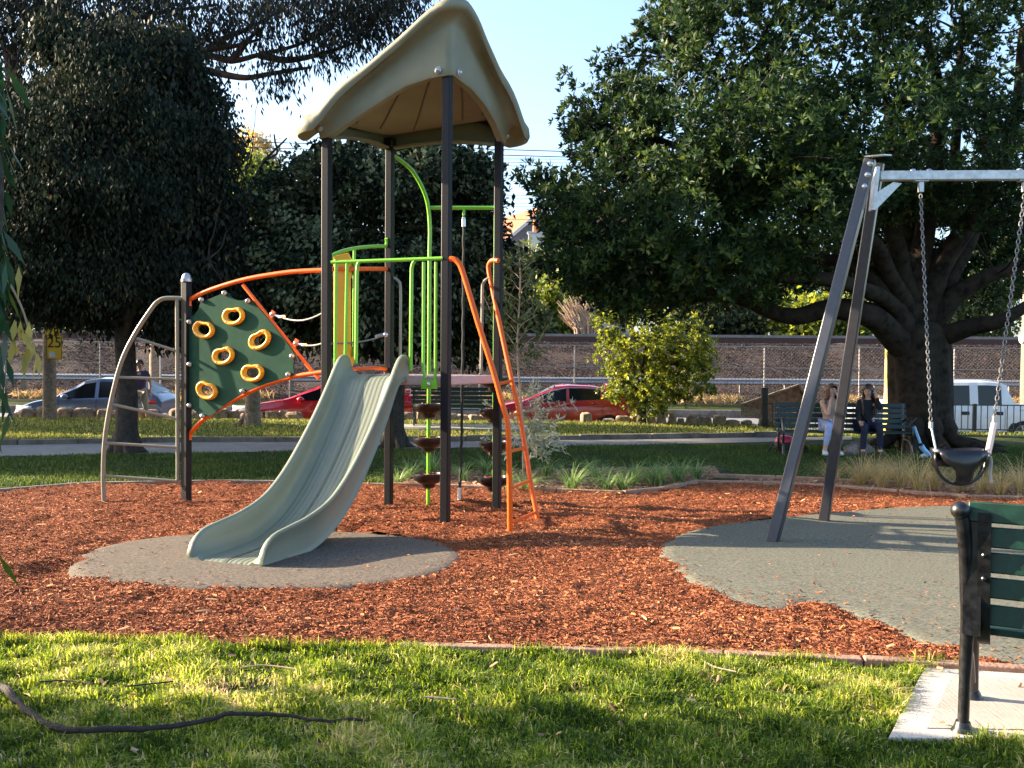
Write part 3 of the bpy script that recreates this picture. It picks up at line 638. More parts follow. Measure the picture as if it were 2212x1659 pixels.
hold = [(1272, 540, 3), (1012, 657, -8), (1500, 748, 22), (1183, 885, 10), (1438, 1033, 2), (1040, 1187, -14)]
def bean(r0, r1, n=28):
    out = []
    for i in range(n):
        a = 2*math.pi*i/n; k = 1-.22*math.exp(-((a-math.pi/2)/.38)**2)
        out.append((r0*math.cos(a), r1*math.sin(a)*k))
    return out
# board with real openings behind the ring holds
import mathutils.geometry as MG
def h2(c, pt, ang):
    ca, sa = math.cos(R(ang)), math.sin(R(ang)); return c+dW*(pt[0]*ca-pt[1]*sa)+UP*(pt[0]*sa+pt[1]*ca)
bl = [wp(*q) for q in o_]; polys = [bl]
cents = []
for zx, zy, an in hold:
    c = wp(zx, zy); cents.append((c, an)); polys.append([h2(c, q, an) for q in bean(.092, .056, 16)][::-1])
tri = MG.tessellate_polygon(polys); allp = [p for pl in polys for p in pl]; mb = MB()
mb.v = [tuple(p+nW*.008) for p in allp]+[tuple(p-nW*.008) for p in allp]; n = len(allp)
mb.f = [tuple(t) for t in tri]+[tuple(i+n for i in t[::-1]) for t in tri]; o = 0
for pl in polys:
    m = len(pl); mb.f += [(o+i, o+(i+1) % m, n+o+(i+1) % m, n+o+i) for i in range(m)]; o += m
wall = part('climbing_board', mb, MAT['board'], tower, ang=None)
for c, an in cents:
    mb = MB(); rows = []
    for (ax1, ay1, d) in ((.158, .107, .008), (.162, .110, .022), (.158, .107, .040), (.146, .097, .052), (.128, .082, .053), (.112, .070, .044), (.100, .062, .030), (.096, .059, .008), (.096, .059, -.008)):
        ro_ = bean(ax1, ay1)
        rows.append([h2(c+nW*d, q, an) for q in ro_]); rows[-1].append(rows[-1][0])
    mb.grid(rows); ho = part('climbing_hold', mb, MAT['hold'], wall, ang=60)
    mb = MB()
    for ax_, ay_ in ((.095, .062), (-.095, .062), (.095, -.062), (-.095, -.062)): mb.lathe(h2(c+nW*.052, (ax_, ay_), an), [(.009, 0), (.008, .004), (.001, .005)], 8, axis=nW)
    part('screw', mb, MAT['galv'], ho)
for q in ((990, 400), (1190, 342), (1395, 412), (887, 592), (887, 960), (887, 1318), (1780, 890), (1747, 1050), (1348, 1195), (1000, 1410)):
    mb = MB(); mb.lathe(wp(*q)+nW*.01, [(.03, 0), (.03, .012), (.024, .028), (.012, .038), (.001, .04)], 14, axis=nW); part('bolt', mb, MAT['galv'], wall)
tb = MB()
tp = [wp(877, 455, -.02), wp(877, 400, -.02), wp(905, 383, -.02), wp(1000, 335, -.02), wp(1180, 272, -.02), wp(1380, 217, -.02), wp(1600, 178, -.02), wp(1800, 153, -.02), wp(2060, 140, -.02)]
tb.tube(smooth(tp[:3], 4)+smooth(tp[2:], 5)[1:], .026, 12)
bp2 = [wp(877, 1620, -.02), wp(879, 1570, -.02), wp(900, 1540, -.02), wp(1000, 1440, -.02), wp(1200, 1308, -.02), wp(1500, 1155, -.02), wp(1780, 1070, -.02), wp(2060, 1025, -.02)]
tb.tube(smooth(bp2[:3], 4)+smooth(bp2[2:], 5)[1:], .026, 12)
tb.tube([wp(1343, 270, -.02), wp(1650, 655, -.02), wp(1955, 1035, -.02), wp(2003, 1085, -.02)], .0205, 10)
for a in ((1595, 528), (1800, 775)): tb.box(wp(*a, -.02), (.05, .02, .09), Matrix((dW, -nW, UP)).transposed() @ Matrix.Rotation(.6, 3, 'Y'))
part('wall_frame', tb, MAT['orange'], tower)
# cables
for a, b, c in (((1600, 525), (1665, 550), 0), ((1805, 778), (1870, 795), 1)):
    p = wp(*a, -.03); q = wp(*b, -.03); e = L0+e2*.03+UP*(wp(2040, 512 if c == 0 else 768, 0).z); mb = MB()
    pts = [q.lerp(e, t)-UP*(.07 if c == 0 else .02)*math.sin(t*math.pi) for t in [i/10 for i in range(11)]]; mb.tube(pts, .009, 8); co = part('cable', mb, MAT['cable'], tower)
    mb = MB(); mb.ball(p, .032, 10); mb.tube([p, q], [.012, .020], 10); mb.tube([q, q.lerp(e, .09)], [.023, .018], 10); part('cable_end', mb, MAT['steel'], co)
e = sp(833, 722)-e1*.05; s_ = L0-e1*.05+UP*sp(716, 743).z
mb = MB(); mb.tube([s_.lerp(e, t)-UP*.03*math.sin(t*math.pi) for t in [i/10 for i in range(9)]], .009, 8); co = part('cable', mb, MAT['cable'], tower)
mb = MB(); mb.tube([s_.lerp(e, .75), s_.lerp(e, .86)], [.016, .024], 10); mb.ball(s_.lerp(e, .93), .03, 10); part('cable_end', mb, MAT['steel'], co)
# ---- arched side ladder left of the post
AF = G(224, 1085); dA = AF-PO; dA.z = 0; nA = Vector((dA.y, -dA.x, 0)).normalized()
ap = lambda px, py: onplane(px, py, PO-Vector((.0, .0, 0)), nA)
mb = MB(); mb.tube(smooth([ap(398, 645), ap(372, 644), ap(354, 645), ap(343, 650), ap(330, 663), ap(291, 722), ap(261, 785), ap(239, 871), ap(227, 945), ap(223, 1020), ap(225, 1095)], 6), .026, 12)
mb.tube([ap(382.5, 648), ap(384, 1037)], .023, 12)
for y_ in (690, 790, 905, 1000): mb.tube([ap(384, y_), ap(396, y_+1)], .008, 6)
for a, b in (((296, 731), (378, 757)), ((257, 815), (380, 819)), ((241, 873), (380, 904)), ((229, 957), (380, 966)), ((228, 1028), (393, 1040))): mb.tube([ap(*a), ap(*b)], .0175, 10)
part('arched_ladder', mb, MAT['beige'], tower)
# ================================================================== SWING FRAME
sw = empty('swing_frame', G(1672, 1180), 'dark steel A-frame with galvanised swing beam over grey rubber ground', 'swing frame')
ff = G(1667, 1172); fr = G(1779, 1126); ta = at(1880, 345, 9.10); tb_ = at(1898, 352, 9.32)
mb = MB(); mb.beam(ff-UP*.03, ta, .10, .10, up=(.86, -.5, 0)); lg = part('leg', mb, MAT['swingpost'], sw, bev=.01)
for q in ((1879.5, 354), (1874, 378), (1868, 403)):
    P = at(q[0]-1, q[1]+1, 9.10); P = at(q[0], q[1], 9.03); mb = MB(); mb.lathe(P, [(.028, 0), (.026, .012), (.014, .024), (.001, .027)], 14, axis=(-.1, -1, 0)); part('bolt', mb, MAT['galv'], lg)
mb = MB(); mb.beam(fr-UP*.03, tb_, .10, .10, up=(.86, -.5, 0)); part('leg', mb, MAT['swingpost'], sw, bev=.01)
mb = MB(); mb.beam(at(1888, 336, 8.98), at(1906, 337, 9.42), .17, .012); part('cap_plate', mb, MAT['galv'], sw)
b0 = at(1899, 380.5, 9.21); b1 = b0+Vector((3.6, -.22, .0))
mb = MB(); mb.beam(b0, b1, .085, .088); bm = part('beam', mb, MAT['galv'], sw, bev=.008)
mb = MB()
mb.beam(at(1893, 362, 9.18), at(1884, 455, 9.18), .11, .03, up=(1, 0, 0))
P = [at(1887, 422, 9.2), at(1893, 452, 9.2), at(1948, 396, 9.2), at(1930, 393, 9.2), at(1900, 412, 9.2)]; mb.prism(P, (0, .012, 0)); part('bracket', mb, MAT['galv'], sw)
for x_ in (1973, 2007, 2196): mb = MB(); t_ = at(x_, 380, 9.18); P = b0+(b1-b0)*((t_.x-b0.x)/(b1.x-b0.x))+UP*.044; mb.ball(P, .03, 10, (1, 1, .8)); part('bolt', mb, MAT['galv'], bm)
def hanger(x_):
    t_ = at(x_, 380, 9.18); P = b0+(b1-b0)*((t_.x-b0.x)/(b1.x-b0.x))-UP*.044
    mb = MB(); mb.box(P-UP*.006, (.13, .07, .012)); mb.box(P-UP*.06, (.045, .045, .10)); part('hanger', mb, MAT['galv'], sw, bev=.004); return P-UP*.11
H1 = hanger(1990); H2 = hanger(2208)
# ---- the bucket swing hanging from it
swing = empty('bucket_swing', H1, 'black rubber toddler bucket seat hanging on two galvanised chains', 'swing')
C1 = at(2011, 918, 8.95); C2 = at(2148, 905, 8.95)
def chain(a, b, link_=.052):
    n = int((b-a).length/(link_*.74)); d = (b-a).normalized(); x = d.orthogonal().normalized(); y = d.cross(x); mb = MB()
    for i in range(n):
        c = a.lerp(b, (i+.5)/n); w = x if i % 2 else y; ring = []
        for k_ in range(10):
            t = 2*math.pi*k_/10; ring.append(c+d*(math.cos(t)*link_*.46)+w*(math.sin(t)*link_*.27))
        mb.tube(ring, .0052, 5, closed=True)
    return mb
q1 = H1-UP*.02; q2 = H2-UP*.02
mid1 = q1.lerp(C1, .5)-Vector((.01, 0, 0)); mid2 = q2.lerp(C2, .5)+Vector((-.015, 0, .0))
part('chain', chain(q1, C1), MAT['chain'], swing); part('chain', chain(q2, C2, .058), MAT['chain'], swing)
SA = at(2022, 972, 8.86); SA2 = at(2020, 968, 9.06); SB = at(2133, 986, 8.86); SB2 = at(2140, 978, 9.06)
mb = MB(); mb.tube([C1+UP*.03, C1-UP*.03], .02, 10); mb.tube([C1, SA], .009, 8); mb.tube([C1, SA2], .009, 8); part('hanger_rod', mb, MAT['galv'], swing)
mb = MB(); mb.tube([C2+UP*.03, C2-UP*.03], .024, 10); mb.tube([C2, SB2], .009, 8); mb.tube([SB2, SB], .009, 8); part('hanger_rod', mb, MAT['steel'], swing)
mb = MB(); mb.tube([C2-UP*.04, C2.lerp(SB, .93)], .028, 12); part('rod_sleeve', mb, MAT['sleeve'], swing)
mb = MB(); mb.tube(smooth([at(2139, 985, 8.9), at(2141, 1000, 8.9), at(2139, 1020, 8.9), at(2141, 1042, 8.9)], 4), .026, 8, squash=.3); part('loose_strap', mb, MAT['strap'], swing)
SC = (SA+SA2+SB+SB2)/4
cx = (SA.x+SB.x)/2; hw = (SB.x-SA.x)/2; cyy = 8.96; zt = SA.z
mb = MB(); rows = []
# oval belt; the far side (back) higher and lit, near side narrow
for k_ in range(33):
    a = 2*math.pi*k_/32; x = cx+hw*math.cos(a); y = cyy+.16*math.sin(a); hgt = .17 if math.sin(a) > 0 else .10
    fl = .02; zt_ = zt+.02*abs(math.cos(a))-.01
    rows.append([(x, y, zt_), (x-fl*math.cos(a), y-fl*.6*math.sin(a), zt_-hgt*.5), (x-hw*.10*math.cos(a), y-.02*math.sin(a), zt_-hgt)])
mb.grid(rows); part('seat_belt_band', mb, MAT['black'], swing, solid=.014)
mb = MB(); rows = []
for i in range(17):
    t = i/16; a = math.pi*t; w = .10; rows.append([(cx-hw*math.cos(a)*1.0, cyy-w, zt-.02-.30*math.sin(a)**.8), (cx-hw*math.cos(a), cyy-w+.03, zt-.02-.315*math.sin(a)**.8), (cx-hw*math.cos(a), cyy+w, zt-.02-.30*math.sin(a)**.8)])
rows2 = [[r_[0], r_[1], r_[2]] for r_ in rows]; mb.grid(rows2)
mb2 = MB(); prev = []
for (z_, x0_, x1_, y_) in ((.0, -.93, .93, -.13), (-.05, -.90, .90, -.15), (-.10, -.80, .72, -.165), (-.14, -.52, .50, -.165), (-.18, -.38, .38, -.16), (-.24, -.30, .33, -.15), (-.29, -.28, .35, -.12), (-.315, -.28, .35, -.06), (-.32, -.28, .35, .05)):
    prev.append([(cx+hw*(x0_+(x1_-x0_)*t), cyy+y_-.02*math.sin(t*math.pi), zt+z_) for t in [i/6 for i in range(7)]])
mb2.grid(prev); part('seat_front', mb2, MAT['black'], swing, solid=.014)
part('seat_strap', MB().grid([[p for p in (r_[0], ((r_[0][0]), cyy-.03, r_[1][2]))] for r_ in rows]), MAT['black'], swing, solid=.016)
# ================================================================== FRONT BENCH
bn = empty('park_bench', G(2083, 1585), 'dark green slatted park bench with black cast iron end, seen from behind', 'bench')
f1 = G(2085, 1588); bd = Vector((.875, -.484, 0)).normalized(); fd = Vector((.484, .875, 0)).normalized()
def bp3(s_, f_, z): return f1+bd*s_+fd*f_+UP*z
kx = lambda px, py: onplane(px, py, f1, bd)
for s0 in (0.0, 1.62):
    mb = MB(); q = [(0, 0, .0), (.005, .0, .25), (.01, -.005, .5), (.005, -.03, .75), (-.005, -.06, .9), (-.015, -.075, .975)]
    mb.tube([bp3(s0+a-.01, b, c) for a, b, c in smooth(q, 5)], [.024]*6+[.027]*6+[.030]*14, 12)
    mb.ball(bp3(s0-.027, -.085, .988), .041, 14, (1, 1, .95)); mb.lathe(bp3(s0-.01, 0, .0), [(.055, 0), (.055, .015), (.04, .03), (.03, .06)], 16)
    pl = [bp3(s0+.04, -.075, .98), bp3(s0+.04, -.05, .62), bp3(s0+.04, -.005, .43), bp3(s0+.04, .03, .40), bp3(s0+.04, .05, .45), bp3(s0+.04, .0, .62), bp3(s0+.04, -.02, .98)]
    mb.prism(pl, bd*.05); mb.box(bp3(s0+.02, -.03, .70), (.07, .04, .5), Matrix((bd, fd, UP)).transposed())
    mb.tube([bp3(s0+a, b, c) for a, b, c in smooth([(0, .02, .30), (0, .12, .40), (0, .32, .43), (0, .45, .40)], 5)], .022, 10)
    mb.tube([bp3(s0+a, b, c) for a, b, c in smooth([(0, .0, .30), (0, .12, .33), (.0, .26, .28), (0, .40, .12)], 5)], .016, 10)
    mb.tube([bp3(s0, .43, .40), bp3(s0, .455, .2), bp3(s0, .47, 0)], .025, 10); mb.lathe(bp3(s0, .47, 0), [(.05, 0), (.05, .015), (.038, .04), (.028, .06)], 16)
    mb.tube([bp3(s0+a, b, c) for a, b, c in smooth([(0, -.02, .66), (0, .15, .68), (0, .38, .66), (0, .45, .58), (0, .43, .42)], 5)], .018, 10)
    part('end_frame', mb, MAT['iron'], bn, ang=50)
Rb = Matrix((bd, fd, UP)).transposed()
for i, (z, f_) in enumerate(((1.0, -.035), (.895, -.03), (.785, -.018), (.675, -.005), (.555, .01))):
    mb = MB(); mb.box(bp3(.845, f_+.0, z-.02), (1.69, .028, .088), Rb @ Matrix.Rotation(R(-7), 3, 'X')); part('back_slat', mb, MAT['slat'], bn, bev=.006)
for i in range(5):
    mb = MB(); mb.box(bp3(.86, .07+i*.088, .455-.012*math.sin(i/4*3.14)), (1.66, .072, .03), Rb); part('seat_slat', mb, MAT['slat'], bn, bev=.006)
mb = MB(); 
for z in (.70, .80): mb.ball(bp3(.065, -.06, z), .012, 8)
part('bolt', mb, MAT['iron'], bn)
# ================================================================== VEHICLES
def car(label, cat, org, Lc, Wd, prof, wins, ws, rw, wheels, paint, rot=0, wr=.32, head=None, tail=None, extra=None, ghw=.80, mirror=None, doors=()):
    """front at x=0 towards -x; near side is -y. prof rows: x, underside, belt, top"""
    P = Vector(org); root = empty('parked_car' if cat == 'car' else 'crew_cab_truck', P, label, cat)
    Q = Matrix.Rotation(rot, 3, 'Z'); W2 = Wd/2
    wld = lambda x, y, z: P+Q @ Vector((x, y+W2, z))
    xs_ = sorted(set([Lc*i/70 for i in range(71)]+[w for ab in wins for w in ab]+list(ws)+list(rw or ())))
    A = np.array(prof, float); gi = lambda x, c: float(np.interp(x, A[:, 0], A[:, c]))
    def sec(x):
        zb, zs, zt = gi(x, 1), gi(x, 2), gi(x, 3); u = x/Lc
        w = W2*(1-.16*max(0, 1-u/.13)**2.2-.10*max(0, (u-.90)/.10)**2.2)
        g = min(1, max(0, (zt-zs-.06)/.34)); wt = w*(.93*(1-g)+ghw*g)
        h = [(w*.90, zb), (w*.975, zb+.07), (w*1.0, zb+(zs-zb)*.45), (w*1.0, zb+(zs-zb)*.72), (w*.975, zs-.035), (w*.955, zs), (wt*1.03, zt-.10*g-.02), (wt*.95, zt-.035*g-.004), (wt*.55, zt), (0, zt+.008)]
        return h
    S_ = [sec(x) for x in xs_]; m = len(S_[0]); body = MB(); gl = MB(); body.v = []
    for x, h in zip(xs_, S_):
        body.v += [tuple(wld(x, -a, z)) for a, z in h]+[tuple(wld(x, a, z)) for a, z in h[:-1][::-1]]
    n = 2*m-1; gl.v = list(body.v)
    for i in range(len(xs_)-1):
        xm = (xs_[i]+xs_[i+1])/2
        for k in range(n-1):
            kk = k if k < m-1 else n-2-k
            f = (i*n+k, (i+1)*n+k, (i+1)*n+k+1, i*n+k+1)
            zt, zs = gi(xm, 3), gi(xm, 2); isg = False
            if kk == 5 and any(a < xm < b for a, b in wins) and zt-zs > .10: isg = True
            if kk >= 7 and (ws[0] < xm < ws[1] or (rw and rw[0] < xm < rw[1])): isg = True
            (gl if isg else body).f.append(f)
    body.f.append(tuple(range(n))); o = (len(xs_)-1)*n; body.f.append(tuple(o+k for k in range(n-1, -1, -1)))
    bo = part('body', body, paint, root, ang=40); part('window_glass', gl, MAT['glass'], root, ang=40)
    for wx in wheels:
        for sd_ in (-1, 1):
            yy = sd_*(W2*.985); c = wld(wx, yy, wr); ax = Q @ Vector((0, sd_, 0))
            a_ = MB(); a_.lathe(c-ax*.18, [(wr*1.17, 0), (wr*1.17, .192)], 28, axis=ax); part('wheel_arch', a_, MAT['dark'], root)
            t_ = MB(); t_.lathe(c-ax*.17, [(wr*.7, 0), (wr*.98, .01), (wr, .04), (wr, .16), (wr*.96, .19), (wr*.70, .20)], 28, axis=ax); wh = part('wheel', t_, MAT['tyre'], root)
            r_ = MB(); r_.lathe(c+ax*.02, [(wr*.66, 0), (wr*.66, .012), (wr*.55, .006)], 24, axis=ax)
            for q in range(7):
                a = q*6.283/7; v = Q @ Vector((math.cos(a), 0, math.sin(a))); r_.beam(c+ax*.03, c+ax*.03+v*wr*.62, .05, .02, up=ax)
            part('rim', r_, MAT['rim'], wh)
    def sidept(x, z, off=.004):
        h = sec(x); zz = [q[1] for q in h[:8]]; ww = [q[0] for q in h[:8]]; return wld(x, -float(np.interp(z, zz, ww))-off, z)
    for x in doors:
        b = MB(); zs = gi(x, 2); b.tube([sidept(x, z) for z in np.linspace(gi(x, 1)+.05, zs, 8)], .005, 4); part('door_seam', b, MAT['dark'], root)
    for x in doors[:-1] if len(doors) > 1 else ():
        pass
    if head:
        b = MB(); b.grid([[sidept(x, z, .006) for x in np.linspace(head[0], head[1], 6)] for z in (head[2], (head[2]+head[3])/2, head[3])]); part('headlight', b, MAT['lampc'], root, solid=.012)
    if tail:
        b = MB(); b.grid([[sidept(x, z, .006) for x in np.linspace(tail[0], tail[1], 5)] for z in (tail[2], (tail[2]+tail[3])/2, tail[3])]); part('tail_light', b, MAT['lampr'], root, solid=.012)
    if mirror:
        b = MB(); x, z = mirror; b.ball(wld(x, -W2-.07, z), .1, 12, (1.1, .75, .7)); b.beam(wld(x, -W2*.93, z-.06), wld(x, -W2-.05, z-.02), .05, .04); part('mirror', b, paint, root)
    return root, wld, sidept, Q
def handle(root, sidept, x, z, mat, w=.17):
    b = MB(); b.tube([sidept(x, z, .01), sidept(x+.02, z, .03), sidept(x+w-.02, z, .03), sidept(x+w, z, .01)], .014, 6); part('door_handle', b, mat, root)
YC = 27.2; ZR = -.445
xa = at(24, 880, YC).x; xb = at(346, 880, YC).x; L1 = xb-xa; k_ = L1/4.1
pr = [(0, .30, .52, .60), (.10*k_, .20, .62, .72), (.6*k_, .18, .80, .90), (1.15*k_, .18, .92, 1.01), (1.3*k_, .18, .95, 1.12), (1.95*k_, .18, .98, 1.50), (2.4*k_, .18, 1.0, 1.57), (3.0*k_, .18, 1.02, 1.56), (3.45*k_, .19, 1.05, 1.50), (3.85*k_, .21, 1.06, 1.16), (3.98*k_, .30, 1.0, 1.08), (4.1*k_, .40, .80, .92)]
r_, w_, s_, _ = car('blue-grey hatchback parked on the street behind the timber sign pole', 'car', (xa, YC, ZR), L1, 1.7, pr, [(1.42*k_, 2.28*k_), (2.38*k_, 3.18*k_), (3.24*k_, 3.55*k_)], (1.22*k_, 1.95*k_), (3.4*k_, 3.85*k_), (.75*k_, 3.28*k_), MAT['silver'], head=(.05, .55*k_, .60, .76), tail=(3.78*k_, 3.96*k_, .84, .96), mirror=(1.5*k_, 1.03), doors=(1.28*k_, 2.33*k_, 3.2*k_))
handle(r_, s_, 2.05*k_, .88, MAT['silver']); handle(r_, s_, 2.95*k_, .90, MAT['silver'])
xa = at(494, 880, YC).x; xb = at(899, 880, YC).x; L2 = xb-xa; k_ = L2/4.6
pr = [(0, .32, .50, .56), (.08*k_, .18, .62, .68), (.7*k_, .17, .82, .88), (1.35*k_, .17, .93, 1.0), (1.5*k_, .17, .94, 1.06), (2.2*k_, .17, .97, 1.42), (2.6*k_, .17, .99, 1.47), (3.1*k_, .17, 1.02, 1.43), (3.9*k_, .20, 1.06, 1.20), (4.35*k_, .26, 1.08, 1.17), (4.52*k_, .34, 1.0, 1.12), (4.6*k_, .42, .85, .95)]
r_, w_, s_, _ = car('bright red coupe parked behind the slide and the climbing wall', 'car', (xa, YC, ZR), L2, 1.78, pr, [(1.75*k_, 2.85*k_), (2.92*k_, 3.55*k_)], (1.4*k_, 2.2*k_), (3.3*k_, 3.95*k_), (.85*k_, 3.75*k_), MAT['red'], head=(.06, .62*k_, .62, .80), tail=(4.25*k_, 4.54*k_, .78, .98), mirror=(1.78*k_, 1.0), doors=(1.4*k_, 2.9*k_))
handle(r_, s_, 2.6*k_, .90, MAT['red'])
b = MB(); b.grid([[w_(4.1*k_+x, y, 1.24+.02*x) for y in (-.7, 0, .7)] for x in (0, .38)]); part('spoiler', b, MAT['red'], r_, solid=.04)
xa = at(1040, 880, YC).x; xb = at(1388, 880, YC).x; L3 = xb-xa; k_ = L3/4.4
pr = [(0, .32, .52, .58), (.10*k_, .18, .64, .72), (.7*k_, .17, .84, .92), (1.15*k_, .17, .93, 1.01), (1.3*k_, .17, .95, 1.10), (2.0*k_, .17, .98, 1.44), (2.4*k_, .17, 1.0, 1.475), (3.0*k_, .17, 1.03, 1.455), (3.6*k_, .19, 1.07, 1.34), (4.0*k_, .22, 1.08, 1.14), (4.25*k_, .32, 1.02, 1.10), (4.4*k_, .42, .85, .95)]
r_, w_, s_, _ = car('deep red hatchback parked partly behind the young yellow-green tree', 'car', (xa, YC, ZR), L3, 1.76, pr, [(1.55*k_, 2.32*k_), (2.40*k_, 3.25*k_), (3.3*k_, 3.5*k_)], (1.2*k_, 2.0*k_), (3.5*k_, 4.0*k_), (.82*k_, 3.5*k_), MAT['darkred'], head=(.06, .5*k_, .64, .80), tail=(4.05*k_, 4.34*k_, .82, 1.0), mirror=(1.62*k_, 1.02), doors=(1.35*k_, 2.36*k_, 3.3*k_))
handle(r_, s_, 2.12*k_, .90, MAT['darkred']); handle(r_, s_, 3.02*k_, .94, MAT['darkred'])
b = MB(); b.tube([s_(x, z, .012) for x, z in ((1.5*k_, 1.03), (1.9*k_, 1.27), (2.3*k_, 1.36), (2.8*k_, 1.375), (3.3*k_, 1.32))], .012, 6); part('window_trim', b, MAT['steel'], r_)
b = MB(); b.grid([[w_(3.45*k_+x, y, 1.46-.05*x) for y in (-.55, 0, .55)] for x in (0, .3)]); part('spoiler', b, MAT['darkred'], r_, solid=.04)
b = MB(); b.grid([[w_(x*k_, y, z) for y in (-.35, 0, .35)] for x, z in ((2.25, 1.474), (2.95, 1.474))]); part('sunroof', b, MAT['glass'], r_, solid=.02)
# crew cab truck on the right
YU = 25.6; xa = at(1830, 880, YU).x; L4 = 5.2
pr = [(0, .38, .75, .82), (.1, .30, .90, 1.0), (.9, .30, 1.02, 1.10), (1.15, .30, 1.06, 1.16), (1.75, .30, 1.10, 1.68), (2.0, .30, 1.10, 1.74), (3.2, .30, 1.10, 1.76), (3.62, .30, 1.10, 1.72), (3.80, .30, 1.10, 1.22), (3.84, .30, 1.09, 1.12), (5.1, .34, 1.09, 1.12), (5.2, .38, 1.07, 1.1)]
cabx = at(2186, 830, YU).x-xa; sc_ = cabx/3.7
pr = [(a*sc_, b+0, c, d) for a, b, c, d in pr]; L4 *= sc_
ut, w_, s_, _ = car('white double cab utility truck parked behind the picket fence', 'truck', (xa, YU, -.53), L4, 1.72, pr, [(1.75*sc_, 2.78*sc_), (2.97*sc_, 3.50*sc_)], (1.2*sc_, 1.75*sc_), (3.65*sc_, 3.79*sc_), (.85*sc_, 3.98*sc_), MAT['white'], wr=.36, ghw=.86, doors=(1.6*sc_, 2.88*sc_, 3.56*sc_))
for x in (2.66, 3.42):
    b = MB(); P_ = s_(x*sc_, .90, .0); b.box(P_, (.22, .03, .09)); part('door_handle', b, MAT['dark'], ut)
b = MB(); b.box(w_(2.6*sc_, -.83, .30), (2.3*sc_, .10, .05)); part('side_step', b, MAT['galv'], ut)
b = MB()
for i in range(7): b.tube([w_(1.9*sc_, -.45+i*.15, 1.765), w_(3.4*sc_, -.45+i*.15, 1.775)], .012, 6)
part('roof_rib', b, MAT['white'], ut)
b = MB(); b.tube([s_(3.9*sc_, 1.0, .01), s_(5.1*sc_, 1.0, .01)], .018, 6); part('tray_rail', b, MAT['white'], ut)
# ================================================================== STREET FURNITURE AND SMALL THINGS
# timber pole with the yellow speed sign
P = at(107, 905, 25.2); P.z = gz(P.x, P.y); zt = at(107, 470, 25.2).z
sp0 = empty('timber_pole', P, 'weathered timber street pole in front of the blue-grey hatchback', 'pole')
mb = MB(); mb.tube([P-UP*.2, P+UP*1.5, Vector((P.x, P.y, zt))], [.18, .165, .12], 14); part('shaft', mb, MAT['timber'], sp0)
mb = MB(); c = at(117.5, 750, 25.0); mb.box(c, (.40, .015, .62)); mb2 = at(115, 717, 25.0)
sg = part('speed_sign', mb, MAT['sign'], None, org=c); sg.parent = None
tag(sg, 'yellow school speed sign reading 25 on the timber pole', 'sign')
mb = MB()
for a in ((-.19, -.30, .19, -.30), (.19, -.30, .19, .30), (.19, .30, -.19, .30), (-.19, .30, -.19, -.30)): mb.beam(c+Vector((a[0], -.010, a[1])), c+Vector((a[2], -.010, a[3])), .008, .012, up=(0, 1, 0))
part('border', mb, MAT['signblack'], sg)
def text(s, size, c, mat, parent, ext=.003):
    cu = bpy.data.curves.new('t', 'FONT'); cu.body = s; cu.size = size; cu.extrude = ext; cu.align_x = 'CENTER'; cu.align_y = 'CENTER'
    to = bpy.data.objects.new('tmp', cu); COL.objects.link(to); dg = bpy.context.evaluated_depsgraph_get(); me = bpy.data.meshes.new_from_object(to.evaluated_get(dg)); bpy.data.objects.remove(to)
    me.transform(Matrix.Translation(Vector(c)-Vector(parent.location)) @ Matrix.Rotation(math.pi/2, 4, 'X')); me.materials.clear(); me.materials.append(mat)
    o = bpy.data.objects.new('lettering', me); COL.objects.link(o); o.parent = parent; return o
text('25', .38, c+Vector((0, -.012, .11)), MAT['signblack'], sg)
mb = MB(); mb.box(c+Vector((-.05, -.010, -.19)), (.16, .006, .13)); part('symbol', mb, MAT['strap'], sg)
q = at(115, 719, 25.0); mb = MB(); cc = q; mb.prism([cc+Vector((-.22, 0, 0)), cc+Vector((0, 0, -.24)), cc+Vector((.22, 0, 0)), cc+Vector((0, 0, .24))], (0, .015, 0))
sg2 = part('warning_sign', mb, MAT['sign'], None, org=c); tag(sg2, 'plain yellow diamond sign above the speed sign, half hidden by leaves', 'sign')
# thin sign post further left of the arched ladder
P = at(347, 905, 27.0); mb = MB(); mb.tube([Vector((P.x, 36, -.4)), Vector((P.x, 36, 2.2))], .035, 8)
Pq = Vector((at(347, 800, 38.2).x, 38.2, -.2)); mb = MB(); mb.tube([Pq, Pq+UP*2.9], .04, 8); o = part('sign_post', mb, MAT['fence'], None, org=Pq); tag(o, 'thin galvanised sign post across the road behind the walking man', 'post')
mb = MB(); Pq = Vector((at(334, 800, 38.6).x, 38.6, -.2)); mb.tube([Pq, Pq+UP*3.2], [.21, .19], 12); o = part('short_pole', mb, MAT['timber'], None, org=Pq); tag(o, 'thick grey timber post across the road behind the walking man', 'post')
# mossy pole beside the big trunk
P = at(1932, 905, 22.6); P.z = gz(P.x, P.y); mb = MB(); mb.tube([P-UP*.2, P+UP*1.0, Vector((P.x, P.y, 2.2)), Vector((P.x+.03, P.y, 6.5))], [.27, .235, .225, .18], 16)
o = part('mossy_pole', mb, MAT['mosspole'], None, org=P); tag(o, 'thick pale sunlit pole with yellow moss left of the big trunk', 'pole')
P = Vector((at(2207, 700, 40).x, 39.5, -.15)); mb = MB(); mb.tube([P, P+UP*9], [.26, .18], 12); o = part('street_pole', mb, MAT['timber'], None, org=P); tag(o, 'pale telegraph pole across the road at the right edge', 'pole')
mb = MB(); mb.tube([P+Vector((-.3, -.05, 2.9)), P+Vector((.3, -.05, 2.9))], .2, 8); part('fitting', mb, MAT['strap'], o)
